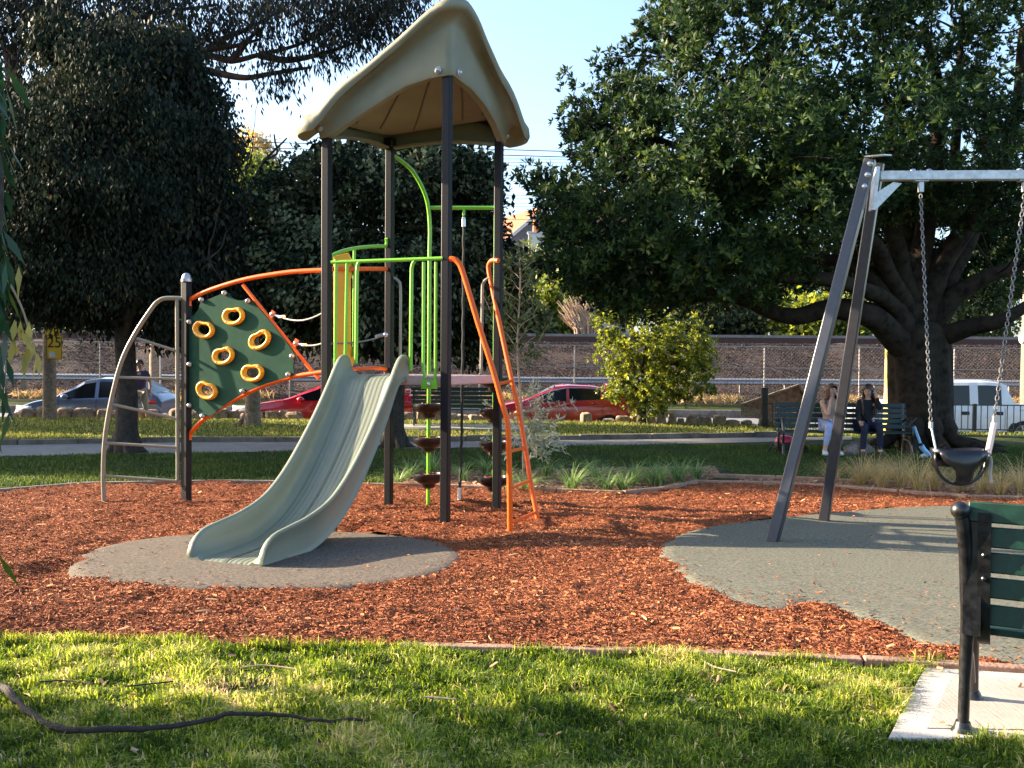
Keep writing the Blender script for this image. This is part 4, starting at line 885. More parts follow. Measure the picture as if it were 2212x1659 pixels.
# black picket fence and its thick end post
fy = 24.0
def fpt(px): return at(px, 900, fy-.9*sm((px-1700)/350))
ends = [(1651, 1655), (1655, 2212)]
pf = empty('picket_fence', fpt(1655), 'thin black metal picket fence in front of the white truck', 'fence')
pa = fpt(1655); pb_ = at(2290, 900, 23.0); topz = lambda P_: 1.6-(868-785)/FPX*P_.y; botz = lambda P_: gz(P_.x, P_.y)+.06
mb = MB()
N = 46; mb.beam((pa.x, pa.y, topz(pa)), (pb_.x, pb_.y, topz(pb_)), .035, .025); mb.beam((pa.x, pa.y, botz(pa)), (pb_.x, pb_.y, botz(pb_)), .03, .025); part('rail', mb, MAT['iron'], pf)
for i in range(1, N):
    P = pa.lerp(pb_, i/N); mb = MB(); big = i in (20, 33); mb.box((P.x, P.y, (topz(P)+botz(P))/2-(.05 if big else 0)), (.075 if big else .016, .075 if big else .016, topz(P)-botz(P)+(.16 if big else 0))); part('picket' if not big else 'fence_post', mb, MAT['iron'], pf, ang=None)
P = at(1651, 905, 24.2); P.z = gz(P.x, P.y); mb = MB(); mb.box(P+UP*.42, (.15, .15, 1.1)); z_ = P.z+.42+.55; mb.box((P.x, P.y, z_+.01), (.17, .17, .03))
o = part('bollard', mb, MAT['iron'], None, org=P, bev=.01); tag(o, 'black square post at the left end of the picket fence', 'bollard')
# weathered timber wedge behind
wq = lambda px, py, Y: at(px, py, Y)
Y0 = 24.9; pts = [wq(1601, 872, Y0), wq(1601, 899, Y0), wq(1700, 915, Y0), wq(1760, 912, Y0), wq(1745, 850, Y0), wq(1725, 832, Y0), wq(1660, 858, Y0)]
mb = MB(); P0 = wq(1601, 910, Y0)
tw = empty('timber_box', P0, 'low reddish weathered timber planter box with sloping side behind the bollard', 'planter')
mb.prism([wq(1601, 877, Y0), wq(1602, 898, Y0), wq(1690, 914, Y0), wq(1690, 894, Y0)], (0, .05, 0)); part('front_board', mb, MAT['timber'], tw, bev=.006)
mb = MB(); mb.prism([wq(1603, 875, Y0+.8), wq(1603, 896, Y0+.8), wq(1755, 905, Y0+.8), wq(1748, 862, Y0+.8), wq(1724, 833, Y0+.8)], (0, .06, 0)); part('side_panel', mb, MAT['wedge'], tw)
mb = MB(); mb.beam(wq(1601, 877, Y0), wq(1601, 875, Y0+.9), .05, .12); mb.beam(wq(1601, 874, Y0+.76), wq(1724, 832, Y0+.76), .08, .05); mb.beam(wq(1724, 832, Y0+.76), wq(1752, 866, Y0+.76), .08, .05); part('rim_board', mb, MAT['timber'], tw)
# the bench under the big tree, and the one by the street
def bench(org, ang, Lb, label, top=.92):
    P = Vector(org); q = Matrix.Rotation(ang, 3, 'Z'); b_ = empty('park_bench', P, label, 'bench'); w = lambda x, y, z: P+q @ Vector((x, y, z))
    for x in (-Lb/2+.06, Lb/2-.06):
        mb = MB(); mb.tube(smooth([w(x, .10, 0), w(x, .06, .3), w(x, .10, .5), w(x, .22, top)], 4), .024, 8); mb.tube(smooth([w(x, -.42, 0), w(x, -.36, .2), w(x, -.40, .42), w(x, -.30, .64), w(x, -.05, .66), w(x, .12, .62)], 4), .022, 8)
        mb.tube(smooth([w(x, -.38, .38), w(x, -.2, .40), w(x, .08, .40)], 3), .02, 8); mb.tube(smooth([w(x, -.40, .05), w(x, -.25, .26), w(x, .07, .28)], 4), .014, 8)
        mb.tube(smooth([w(x, -.33, .45), w(x, -.18, .60), w(x, -.05, .48), w(x, -.2, .44)], 4), .012, 6); part('end_frame', mb, MAT['iron'], b_)
    for i in range(5): mb = MB(); mb.box(w(0, -.36+i*.095, .43), (Lb, .075, .03), q); part('seat_slat', mb, MAT['slatblack'], b_)
    for i in range(5):
        z = .52+i*(top-.50)/4.6; mb = MB(); mb.box(w(0, .085+(z-.5)*.30, z), (Lb, .028, (top-.5)/4.6-.022), q @ Matrix.Rotation(R(-14), 3, 'X')); part('back_slat', mb, MAT['slatblack'], b_)
    return b_, w
bc = G(1825, 984); bench1, bw = bench((bc.x+.06, bc.y+.35, gz(bc.x, bc.y)), R(-4), 2.45, 'dark green park bench with two seated girls beside the big tree', .95)
bc2 = at(985, 930, 23.6); bench2, bw2 = bench((bc2.x, bc2.y, gz(bc2.x, bc2.y)), R(180), 2.15, 'empty dark green park bench behind the tower facing the street', .98)
bc2z = gz(bc2.x, bc2.y)
mb = MB(); P = at(985, 935, 22.9); mb.box((P.x+.1, P.y+.4, bc2z-.02), (3.2, 1.5, .12)); o = part('bench_pad', mb, MAT['conc'], None, org=(P.x, P.y, 0)); tag(o, kind='structure')
# ================================================================== PEOPLE
def skinmesh(name, J, E, mat, parent, org, sub=2, root=None):
    """J: name -> (point, radius)"""
    keys = list(J); me = bpy.data.meshes.new(name); o0 = Vector(org)
    me.from_pydata([tuple(Vector(J[k][0])-o0) for k in keys], [(keys.index(a), keys.index(b)) for a, b in E], []); me.materials.append(mat)
    o = bpy.data.objects.new(name, me); COL.objects.link(o)
    if parent: o.parent = parent
    else: o.location = o0
    sk = o.modifiers.new('skin', 'SKIN'); sk.use_smooth_shade = True
    for i, k in enumerate(keys):
        r = J[k][1]; r = r if isinstance(r, tuple) else (r, r); me.skin_vertices[0].data[i].radius = r
        me.skin_vertices[0].data[i].use_root = (k == (root or keys[0]))
    m = o.modifiers.new('sub', 'SUBSURF'); m.levels = m.render_levels = sub
    return o
def head(mb_face, mb_hair, c, q, r=.098, long_=False):
    """face features and hair; c centre of head, q rotation (x right, -y forward)"""
    w = lambda x, y, z: c+q @ Vector((x, y, z))
    return w
def person(org, pose, mats, label, hair='short', facing=0):
    """pose: joint -> world point"""
    P = Vector(org); J = pose; root_l = label
    rad = dict(pelvis=(.13, .11), waist=(.115, .09), chest=(.135, .10), neck0=(.06, .06), neck=(.048, .05), head0=(.068, .075), head=(.082, .098), head2=(.07, .085))
    skel = {}
    for k, v in J.items():
        if k in rad: skel[k] = (v, rad[k])
        else:
            r = .03
            if k.startswith('sh'): r = .058
            elif k.startswith('el'): r = .040
            elif k.startswith('wr'): r = .028
            elif k.startswith('pa'): r = (.036, .018)
            elif k.startswith('hip'): r = .088
            elif k.startswith('kn'): r = .058
            elif k.startswith('an'): r = .040
            elif k.startswith('to'): r = (.042, .03)
            elif k.startswith('he'): r = .035
            skel[k] = (v, r)
    E = [('pelvis', 'waist'), ('waist', 'chest'), ('chest', 'neck0'), ('neck0', 'neck'), ('neck', 'head0'), ('head0', 'head'), ('head', 'head2')]
    for s_ in 'LR': E += [('chest', 'sh'+s_), ('sh'+s_, 'el'+s_), ('el'+s_, 'wr'+s_), ('wr'+s_, 'pa'+s_), ('pelvis', 'hip'+s_), ('hip'+s_, 'kn'+s_), ('kn'+s_, 'an'+s_), ('an'+s_, 'to'+s_)]
    for s_ in 'LR':        # five fingers on each hand
        w_, p_ = Vector(J['wr'+s_]), Vector(J['pa'+s_]); d = (p_-w_).normalized(); sd_ = d.orthogonal().normalized(); nn = d.cross(sd_)
        for i, (o_, l_) in enumerate(((-.03, .055), (-.010, .068), (.010, .064), (.028, .05), (-.045, .04))):
            b_ = p_+sd_*o_*.9-d*(.035 if i == 4 else 0.0); a_ = b_+d*l_*.55+sd_*(-.02 if i == 4 else 0); t_ = a_+d*l_*.42+nn*l_*.3
            for nm, pt, rr_ in (('a', b_+d*.008, .009), ('b', a_, .0085), ('c', t_, .007)): skel['f%s%d%s' % (s_, i, nm)] = (pt, rr_)
            E += [('pa'+s_, 'f%s%da' % (s_, i)), ('f%s%da' % (s_, i), 'f%s%db' % (s_, i)), ('f%s%db' % (s_, i), 'f%s%dc' % (s_, i))]
    body = skinmesh('person', skel, E, MAT['skin'], None, P, 2); tag(body, label, 'person')
    sub = lambda ks: {k: skel[k] for k in ks}
    g = lambda k, f: (skel[k][0], tuple(x*f for x in (skel[k][1] if isinstance(skel[k][1], tuple) else (skel[k][1],)*2)))
    sleeve = mats.get('sleeve', .5)
    D = {k: g(k, 1.3) for k in ('pelvis', 'waist', 'chest')}; D['neck0'] = (Vector(J['neck0'])-UP*.015, (.092, .082)); EE = [('pelvis', 'waist'), ('waist', 'chest'), ('chest', 'neck0')]
    for s_ in 'LR':
        D['sh'+s_] = g('sh'+s_, 1.3); a, b = Vector(J['sh'+s_]), Vector(J['el'+s_]); EE.append(('chest', 'sh'+s_))
        if sleeve > 1: D['el'+s_] = g('el'+s_, 1.3); D['wr'+s_] = g('wr'+s_, 1.3); EE += [('sh'+s_, 'el'+s_), ('el'+s_, 'wr'+s_)]
        elif sleeve > 0: D['slv'+s_] = (a.lerp(b, sleeve), .058); EE.append(('sh'+s_, 'slv'+s_))
    skinmesh('shirt', D, EE, mats['top'], body, P, 2)
    D = {k: g(k, 1.28) for k in ('pelvis', 'hipL', 'hipR', 'knL', 'knR')}; EE = [('pelvis', 'hipL'), ('pelvis', 'hipR'), ('hipL', 'knL'), ('hipR', 'knR')]
    for s_ in 'LR':
        kn, an = Vector(J['kn'+s_]), Vector(J['an'+s_]); f_ = mats.get('leg', .85)
        if f_ > 0: D['cuff'+s_] = (kn.lerp(an, f_), .052 if f_ < 1 else .05); EE.append(('kn'+s_, 'cuff'+s_))
    skinmesh('trousers', D, EE, mats['leg_mat'], body, P, 2)
    for s_ in 'LR':
        a, t = Vector(J['an'+s_]), Vector(J['to'+s_]); f_ = (t-a); f_.z = 0; f_ = f_.normalized()
        skinmesh('shoe', {'a': (Vector((a.x, a.y, t.z+.02))-f_*.04, (.045, .05)), 'b': (a.lerp(t, .5), (.05, .045)), 'c': (t+f_*.03, (.045, .032)), 'd': (a+UP*.02, (.046, .046))}, [('a', 'b'), ('b', 'c'), ('a', 'd')], mats['shoe'], body, P, 2)
    # face and hair
    q = Matrix.Rotation(mats.get('yaw', 0), 3, 'Z') @ Matrix.Rotation(mats.get('nod', 0), 3, 'X'); c = Vector(J['head'])+UP*.0
    w = lambda x, y, z: c+q @ Vector((x, y, z))
    mb = MB(); mb.ball(w(0, -.098, -.012), .016, 8, (.8, 1.1, 1.3)); part('nose', mb, MAT['skin'], body)
    mb = MB()
    for sx in (-1, 1): mb.ball(w(sx*.032, -.083, .018), .011, 8, (1.3, .6, .8))
    part('eye', mb, MAT['hairdark'], body)
    mb = MB(); mb.ball(w(0, -.084, -.055), .012, 8, (1.4, .5, .4)); part('mouth', mb, MAT['lip'], body)
    for sx in (-1, 1): mb = MB(); mb.ball(w(sx*.088, .005, -.005), .024, 8, (.4, .8, 1.2)); part('ear', mb, MAT['skin'], body)
    mb = MB(); rows = []; hm = mats['hair']
    for i in range(9):
        t = i/8*math.radians(112); row = []
        for k in range(19):
            a = 2*math.pi*k/18; fr = max(0, -math.sin(a)) ; tt = t*(1-.50*fr)
            nzv = 1+.05*math.sin(a*7+i); row.append(w(math.sin(tt)*math.cos(a)*.100*nzv, math.sin(tt)*math.sin(a)*.118*nzv+.006, math.cos(tt)*.125*nzv+.008))
        rows.append(row)
    mb.grid(rows)
    if hair == 'long':
        for k in range(26):
            a = math.pi*(-.12+1.24*k/25); x = math.cos(a)*.085; y = math.sin(a)*.085+.005; 
            f_ = 1 if abs(x) > .05 else 0
            pts = [w(x, y, .02), w(x*1.12, y*1.1, -.10), Vector(J['neck0'])+Vector((x*1.5, y*1.1-.03*f_, -.02)), Vector(J['chest'])+Vector((x*1.6+rnd.uniform(-.02, .02), (-.115 if f_ else .11)+rnd.uniform(-.01, .01), rnd.uniform(-.02, .10)-(.14 if f_ else .05)))]
            mb.tube(smooth(pts, 4), [.022]*4+[.020]*4+[.017]*4+[.006], 6)
    part('hair', mb, hm, body, solid=.008 if hair != 'long' else 0)
    return body
def V(*a): return Vector(a)
# two girls seated on the bench (bench local frame: x along, -y towards camera)
def seated(x, org_w, lean=0, arms=None, feet=None, yaw=0, twist=0):
    w = org_w; J = {}
    J['pelvis'] = w(x, -.08, .54); J['waist'] = w(x+lean*.3, -.09, .70); J['chest'] = w(x+lean*.7, -.12, .90); J['neck0'] = w(x+lean, -.12, 1.04); J['neck'] = w(x+lean, -.13, 1.09)
    J['head0'] = w(x+lean, -.15, 1.14); J['head'] = w(x+lean, -.15, 1.20); J['head2'] = w(x+lean, -.14, 1.26)
    for s_, k in (('L', -1), ('R', 1)):
        J['sh'+s_] = w(x+lean+k*.155, -.12, .97); J['hip'+s_] = w(x+k*.09, -.14, .53); J['kn'+s_] = w(*feet[s_][0]); J['an'+s_] = w(*feet[s_][1]); a = feet[s_][1]; J['to'+s_] = w(a[0]+feet[s_][2], a[1]-.13, .035)
        e, wr, pa = arms[s_]; J['el'+s_] = w(*e); J['wr'+s_] = w(*wr); J['pa'+s_] = w(*pa)
    return J
gx1 = -.50; gx2 = .48
b0x = bench1.location
def bx_of(px): return (at(px, 900, b0x.y-.1).x-b0x.x)
gx1 = bx_of(1797); gx2 = bx_of(1871)
J = seated(gx1, bw, lean=-.01, arms={'L': ((gx1-.12, -.36, .74), (gx1-.07, -.30, 1.02), (gx1-.03, -.27, 1.09)), 'R': ((gx1+.16, -.36, .72), (gx1+.09, -.32, 1.05), (gx1+.055, -.28, 1.14))},
    feet={'L': ((gx1-.14, -.52, .56), (gx1-.20, -.46, .09), -.01), 'R': ((gx1+.06, -.53, .56), (gx1+.06, -.42, .09), .02)})
person(J['pelvis'], J, dict(top=MAT['tan'], leg_mat=MAT['jeans'], shoe=MAT['whitecl'], hair=MAT['hairlong'], sleeve=.35, leg=.82, yaw=R(15), nod=R(-6)), 'seated girl in light blue jeans and white shoes holding her hands to her face', 'long')
J = seated(gx2, bw, lean=.02, arms={'L': ((gx2-.19, -.22, .72), (gx2-.20, -.42, .62), (gx2-.20, -.48, .60)), 'R': ((gx2+.21, -.30, .86), (gx2+.14, -.22, 1.08), (gx2+.125, -.20, 1.17))},
    feet={'L': ((gx2-.15, -.52, .54), (gx2-.17, -.50, .09), -.01), 'R': ((gx2+.12, -.53, .54), (gx2+.14, -.50, .09), .02)})
person(J['pelvis'], J, dict(top=MAT['blackcl'], leg_mat=MAT['navy'], shoe=MAT['navy'], hair=MAT['hair'], sleeve=2, leg=.95, yaw=R(-38), nod=R(14)), 'seated girl in black touching her long hair, looking down to the left', 'long')
# walking man by the blue-grey car
mp_ = at(303, 905, 25.7); gzm = gz(mp_.x, mp_.y)-.20
def mw(x, y, z): return Vector((mp_.x+x, mp_.y+y, gzm+z))
J = dict(pelvis=mw(0, 0, .95), waist=mw(0, -.01, 1.12), chest=mw(0, -.02, 1.33), neck0=mw(0, 0, 1.49), neck=mw(-.005, 0, 1.54), head0=mw(-.01, -.01, 1.59), head=mw(-.012, -.01, 1.66), head2=mw(-.01, 0, 1.73),
    shL=mw(-.19, 0, 1.42), shR=mw(.19, .0, 1.42), elL=mw(-.17, -.20, 1.16), wrL=mw(-.20, -.30, .93), paL=mw(-.21, -.33, .86), elR=mw(.22, .12, 1.15), wrR=mw(.22, .10, .91), paR=mw(.22, .08, .84),
    hipL=mw(-.09, 0, .90), hipR=mw(.09, 0, .90), knL=mw(-.11, -.09, .49), knR=mw(.12, .08, .50), anL=mw(-.10, .0, .09), anR=mw(.14, .22, .12), toL=mw(-.18, -.10, .03), toR=mw(.06, .12, .03))
person(J['pelvis'], J, dict(top=MAT['purple'], leg_mat=MAT['khaki'], shoe=MAT['dark'], hair=MAT['hairdark'], sleeve=.55, leg=.12, yaw=R(35)), 'man in dark purple t-shirt and beige shorts walking beside the parked car')
# fleece heap, helmet, scooters
P = G(1856, 985); P.z = gz(P.x, P.y); mb = MB()
def lump(mb, c, sx, sy, sz, seed, n=18, m=10, amp=.35):
    vs = []; 
    for j in range(m+1):
        t = math.pi*j/m
        for i in range(n):
            a = 2*math.pi*i/n; v = Vector((math.sin(t)*math.cos(a), math.sin(t)*math.sin(a), math.cos(t))); q = 1+amp*noise.noise(v*2+Vector((seed, 0, 0)))
            vs.append((c[0]+v.x*sx*q, c[1]+v.y*sy*q, max(c[2]+v.z*sz*q, c[2]-sz*.75)))
    mb.add(vs, [(j*n+i, (j+1)*n+i, (j+1)*n+(i+1) % n, j*n+(i+1) % n) for j in range(m) for i in range(n)])
lump(mb, P+V(-.08, .08, .10), .19, .14, .13, 3.); lump(mb, P+V(.12, .10, .11), .16, .13, .14, 8.); lump(mb, P+V(-.04, .04, .17), .12, .09, .09, 5.)
o = part('jacket', mb, MAT['greycl'], None, ang=70, org=P); tag(o, 'crumpled pale grey fleece jacket lying at the seated girl\'s feet', 'jacket')
P = G(1695, 975); P.z = gz(P.x, P.y); hl = empty('helmet', P, 'pink and black kids scooter helmet lying on the grass by the bench', 'helmet')
mb = MB(); mb.lathe(P+V(0, 0, .16), [(.19, -.12), (.20, -.04), (.19, .03)], 18); part('shell', mb, MAT['dark'], hl)
mb = MB(); mb.lathe(P+V(0, 0, .16), [(.195, .03), (.18, .09), (.13, .13), (.05, .15), (.002, .152)], 18); part('crown', mb, MAT['pink'], hl)
ks = empty('kick_scooter', G(1668, 976), 'small black kick scooter lying on the lawn beside the pink helmet', 'scooter')
P = G(1672, 976)
for nm, q, r_, mt in (('handlebar', [P+V(-.12, 0, .03), P+V(.0, 0, .16)], .016, 'dark'), ('stem', [P+V(-.06, 0, .10), P+V(.20, .1, .06)], .014, 'steel'), ('deck', [P+V(.2, .1, .05), P+V(.55, .15, .05)], .03, 'dark')):
    mb = MB(); mb.tube(q, r_, 8); part(nm, mb, MAT[mt], ks)
mb = MB(); mb.lathe(P+V(.62, .16, .06), [(.05, -.012), (.06, -.01), (.06, .01), (.05, .012)], 14, axis=(0, 1, 0)); part('wheel', mb, MAT['dark'], ks)
# blue scooter leaning by the trunk
YS = 17.6; a1 = lambda px, py, dy=0: at(px, py, YS+dy); P = a1(2010, 985); P.z = gz(P.x, P.y)
bs = empty('kick_scooter', P, 'pale blue kick scooter leaning beside the big tree trunk', 'scooter')
mb = MB(); mb.tube([a1(1968, 912), a1(1976, 925)], .014, 8); mb.tube([a1(1957, 925, -.1), a1(1980, 903, .1)], .016, 8); part('handlebar', mb, MAT['dark'], bs)
mb = MB(); mb.tube([a1(1975, 921), a1(1988, 957)], .024, 10); part('stem', mb, MAT['blue'], bs)
mb = MB(); mb.tube([a1(1988, 957), a1(1990, 962)], .034, 10); part('clamp', mb, MAT['dark'], bs)
mb = MB(); mb.tube([a1(1990, 963), a1(1996, 972), a1(2016, 990)], [.05, .045, .035], 10); mb.beam(a1(2014, 989), a1(2050, 1000), .12, .03); part('deck', mb, MAT['blue'], bs)
mb = MB(); c = a1(1998, 993); mb.lathe(c, [(.09, -.015), (.115, -.013), (.115, .013), (.09, .015)], 18, axis=(0, 1, 0)); part('wheel', mb, MAT['strap'], bs)
mb = MB(); c = a1(2052, 1004); mb.lathe(c, [(.06, -.015), (.075, -.013), (.075, .013), (.06, .015)], 16, axis=(0, 1, 0)); part('wheel', mb, MAT['strap'], bs)
# blue scrap on the rubber
P = G(2138, 1370); P.z = .04; mb = MB(); mb.tube([P, P+V(.03, 0, .006), P+V(.06, .01, .0)], [.006, .011, .004], 8, squash=.5); o = part('plastic_scrap', mb, MAT['bluep'], None, org=P); tag(o, 'tiny bright blue plastic scrap lying on the rubber behind the bench', 'litter')
# fallen branch across the front lawn
fb = [(-60, 1485), (0, 1510), (40, 1548), (100, 1592), (170, 1612), (270, 1610), (370, 1600), (430, 1588), (500, 1576), (590, 1575), (680, 1583), (760, 1586), (800, 1590)]
pts = [G(*q) for q in fb]; pts = [p+UP*(.062+.008*math.sin(i*1.7)) for i, p in enumerate(pts)]; mb = MB(); sp2 = smooth(pts, 6); n = len(sp2)
for i, p in enumerate(sp2): p.y += .02*noise.noise(p*9); p.z += .012*noise.noise(p*14)
mb.tube(sp2, [(.0135*(1-i/n)+.005)*(1+.30*noise.noise(p*25)) for i, p in enumerate(sp2)], 9); o = part('fallen_branch', mb, MAT['dead'], None, org=pts[0]); tag(o, 'long thin dark dead branch lying across the shaded front lawn', 'branch')
mb = MB()
for (a, b, c_) in (((90, 1498), (150, 1492), (215, 1500)), ((240, 1503), (300, 1498), (375, 1492)), ((560, 1478), (620, 1462), (700, 1470))):
    pass
tw_ = [((85, 1495), (140, 1492), (200, 1500)), ((270, 1505), (320, 1500), (375, 1494)), ((520, 1464), (570, 1458), (640, 1466)), ((915, 1528), (945, 1530), (985, 1534)), ((1520, 1448), (1545, 1462), (1590, 1472))]
for i, q in enumerate(tw_):
    pts = [G(*k)+UP*.05 for k in q]; mb = MB(); mb.tube(smooth(pts, 4), .004, 6); o = part('twig', mb, MAT['barkpale'] if i > 1 else MAT['dead'], None, org=pts[0]); tag(o, ORD[i]+' thin dry twig from the left lying in the front grass', 'twig', 'twigs in the front grass')
# ================================================================== VEGETATION
LEAF = dict(
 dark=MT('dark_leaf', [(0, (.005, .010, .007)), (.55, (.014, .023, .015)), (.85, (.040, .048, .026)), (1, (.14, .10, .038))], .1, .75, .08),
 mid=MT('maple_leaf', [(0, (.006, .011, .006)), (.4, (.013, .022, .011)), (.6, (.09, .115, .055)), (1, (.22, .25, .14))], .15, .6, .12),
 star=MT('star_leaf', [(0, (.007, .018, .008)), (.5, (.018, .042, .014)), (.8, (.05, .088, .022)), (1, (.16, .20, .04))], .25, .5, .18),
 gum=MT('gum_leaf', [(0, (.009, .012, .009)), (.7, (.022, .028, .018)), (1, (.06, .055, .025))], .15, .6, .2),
 lime=MT('lime_leaf', [(0, (.025, .045, .012)), (.45, (.10, .14, .025)), (.8, (.34, .36, .05)), (1, (.50, .48, .08))], .35, .4),
 far=MT('far_leaf', [(0, (.012, .022, .010)), (.6, (.035, .05, .018)), (1, (.12, .12, .035))], .3, .6),
 gold=MT('gold_leaf', [(0, (.22, .16, .05)), (.5, (.38, .29, .10)), (1, (.50, .46, .20))], .4, .6),
 bright=MT('bright_leaf', [(0, (.07, .11, .02)), (.5, (.18, .23, .05)), (1, (.40, .40, .12))], .45, .6),
 silver=MT('silver_leaf', [(0, (.20, .21, .13)), (.5, (.42, .42, .28)), (1, (.75, .73, .58))], .25, .45),
 olive=MT('olive_leaf', [(0, (.035, .05, .018)), (.6, (.09, .115, .04)), (1, (.20, .21, .08))], .3, .5),
 near=MT('near_leaf', [(0, (.012, .04, .018)), (.7, (.03, .075, .025)), (.9, (.09, .12, .02)), (1, (.32, .26, .06))], .25, .4),
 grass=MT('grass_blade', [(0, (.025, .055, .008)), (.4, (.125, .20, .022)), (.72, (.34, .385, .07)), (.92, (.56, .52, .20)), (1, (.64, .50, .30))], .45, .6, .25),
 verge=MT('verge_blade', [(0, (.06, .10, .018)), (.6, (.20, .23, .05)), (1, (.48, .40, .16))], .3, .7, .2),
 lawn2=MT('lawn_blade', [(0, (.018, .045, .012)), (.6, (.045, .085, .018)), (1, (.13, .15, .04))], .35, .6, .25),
 strappy=MT('strappy_leaf', [(0, (.05, .12, .035)), (.6, (.17, .27, .09)), (1, (.38, .42, .18))], .3, .45),
 dry=MT('dry_grass', [(0, (.20, .22, .06)), (.45, (.42, .33, .15)), (1, (.62, .48, .27))], .35, .7),
)
def norm(a): return a/(np.linalg.norm(a, axis=-1, keepdims=True)+1e-9)
def leaves(name, C, O, per, ll, lw, spread, mode, mat, parent, rng, jit=.25, tint_c=None, notch=.4, tw=.55):
    """C clump centres, O outward directions"""
    n = len(C)*per; c = np.repeat(C, per, 0); o = np.repeat(O, per, 0); r_ = norm(rng.normal(size=(n, 3)))
    if mode == 'star': d = norm(o*.55+r_*1.0+np.array([0, 0, .35])); p = c+d*spread*.15
    elif mode == 'droop': d = norm(r_*.55+o*.15+np.array([0, 0, -1.0])); p = c+rng.normal(size=(n, 3))*spread
    elif mode == 'fan': d = norm(r_*.7+o*.6+np.array([0, 0, -.5])); p = c+rng.normal(size=(n, 3))*spread
    else: d = r_; p = c+rng.normal(size=(n, 3))*spread
    L = ll*rng.uniform(1-jit, 1+jit, n)[:, None]; s = norm(np.cross(d, norm(rng.normal(size=(n, 3))+ (o*.0))))*L*lw
    if mode == 'star': s = norm(np.cross(d, norm(rng.normal(size=(n, 3))*.5+o)))*L*lw
    V_ = np.stack([p, p+d*L*notch+s, p+d*L, p+d*L*notch-s], 1).reshape(-1, 3)
    t = np.repeat(rng.uniform(0, 1, len(C)) if tint_c is None else tint_c, per)*tw+rng.uniform(0, 1, n)*(1-tw)
    root = parent
    while root and root.parent: root = root.parent
    if root: V_ = V_-np.array(root.location)
    o_ = link(name, mesh_np(name, V_, np.arange(4*n), np.arange(n)*4, t, mat), parent); return o_
def blobs_px(rows):
    """px, py, radius px (x), radius px (y), depth Y, depth radius, weight"""
    out = []
    for px, py, rx, ry, Y, ryd, w in rows:
        c = at(px, py, Y); k = Y/FPX; out.append((np.array(c), np.array((rx*k, ryd, ry*k)), w))
    return out
def sample(bl, n, rng, shell=.5, lump=0):
    w = np.array([b[2]*b[1][0]*b[1][2] for b in bl]); w /= w.sum(); k = rng.choice(len(bl), n, p=w)
    c = np.array([b[0] for b in bl])[k]; r = np.array([b[1] for b in bl])[k]; d = norm(rng.normal(size=(n, 3)))
    r = r*(1+.20*np.sin(d[:, 0]*6+k*1.7)*np.sin(d[:, 2]*7+k*2.3)+.10*np.sin(d[:, 2]*15+d[:, 0]*11+k))[:, None]
    q = shell+(1-shell)*np.sqrt(rng.uniform(0, 1, n)); P = c+d*r*q[:, None]
    if lump:
        f = np.sin(P[:, 0]*lump+1)*np.sin(P[:, 2]*lump*1.1+2)*np.sin(P[:, 1]*lump*.9); P = P[f > -.30*rng.uniform(.4, 1.6, n)]; d = d[f > -9][:len(P)]
        d = norm(P-P.mean(0))
    return P, norm(d)
def limb(mb, a, b, r0, r1, rng, bend=.15, n=7, sag=0):
    a = np.array(a, float); b = np.array(b, float); L = np.linalg.norm(b-a); off = rng.normal(size=3)*L*bend; pts = []
    for i in range(n):
        t = i/(n-1); p = a+(b-a)*t+off*math.sin(t*math.pi)*.6+rng.normal(size=3)*L*.018*math.sin(t*math.pi); p[2] += sag*L*math.sin(t*math.pi); pts.append(tuple(p))
    pts = smooth(pts, 3); m = len(pts); mb.tube(pts, [r0+(r1-r0)*(i/(m-1))**.8 for i in range(m)], 8); return pts
def twigs(mb, P, anchors, n, rng, r=.012):
    A = np.array(anchors)
    for i in rng.choice(len(P), min(n, len(P)), replace=False):
        p = P[i]; j = np.argmin(np.linalg.norm(A-p, axis=1)); limb(mb, A[j], p, r*2, r*.6, rng, .12, 5)
def shrink(bl, k=.72): return [(b[0], b[1]*k, b[2]) for b in bl]
def boughs(bl, n, rng, px0, px1, wt=.9, lim=(-99, 99)):
    """small boughs that break the outline of a crown"""
    out = list(bl)
    for i in range(n):
        c, r_, w = bl[rng.integers(len(bl))]; a = rng.uniform(-.6, 3.74); k = rng.uniform(px0, px1)*c[1]/FPX
        out.append((c+np.array((math.cos(a)*r_[0]*.95, rng.uniform(-.5, .5)*r_[1], math.sin(a)*r_[2]*.95)), np.array((k, k, k*rng.uniform(.7, 1.2))), wt))
        if not lim[0] < out[-1][0][0]*17.5/out[-1][0][1] < lim[1]: out.pop()
    return out
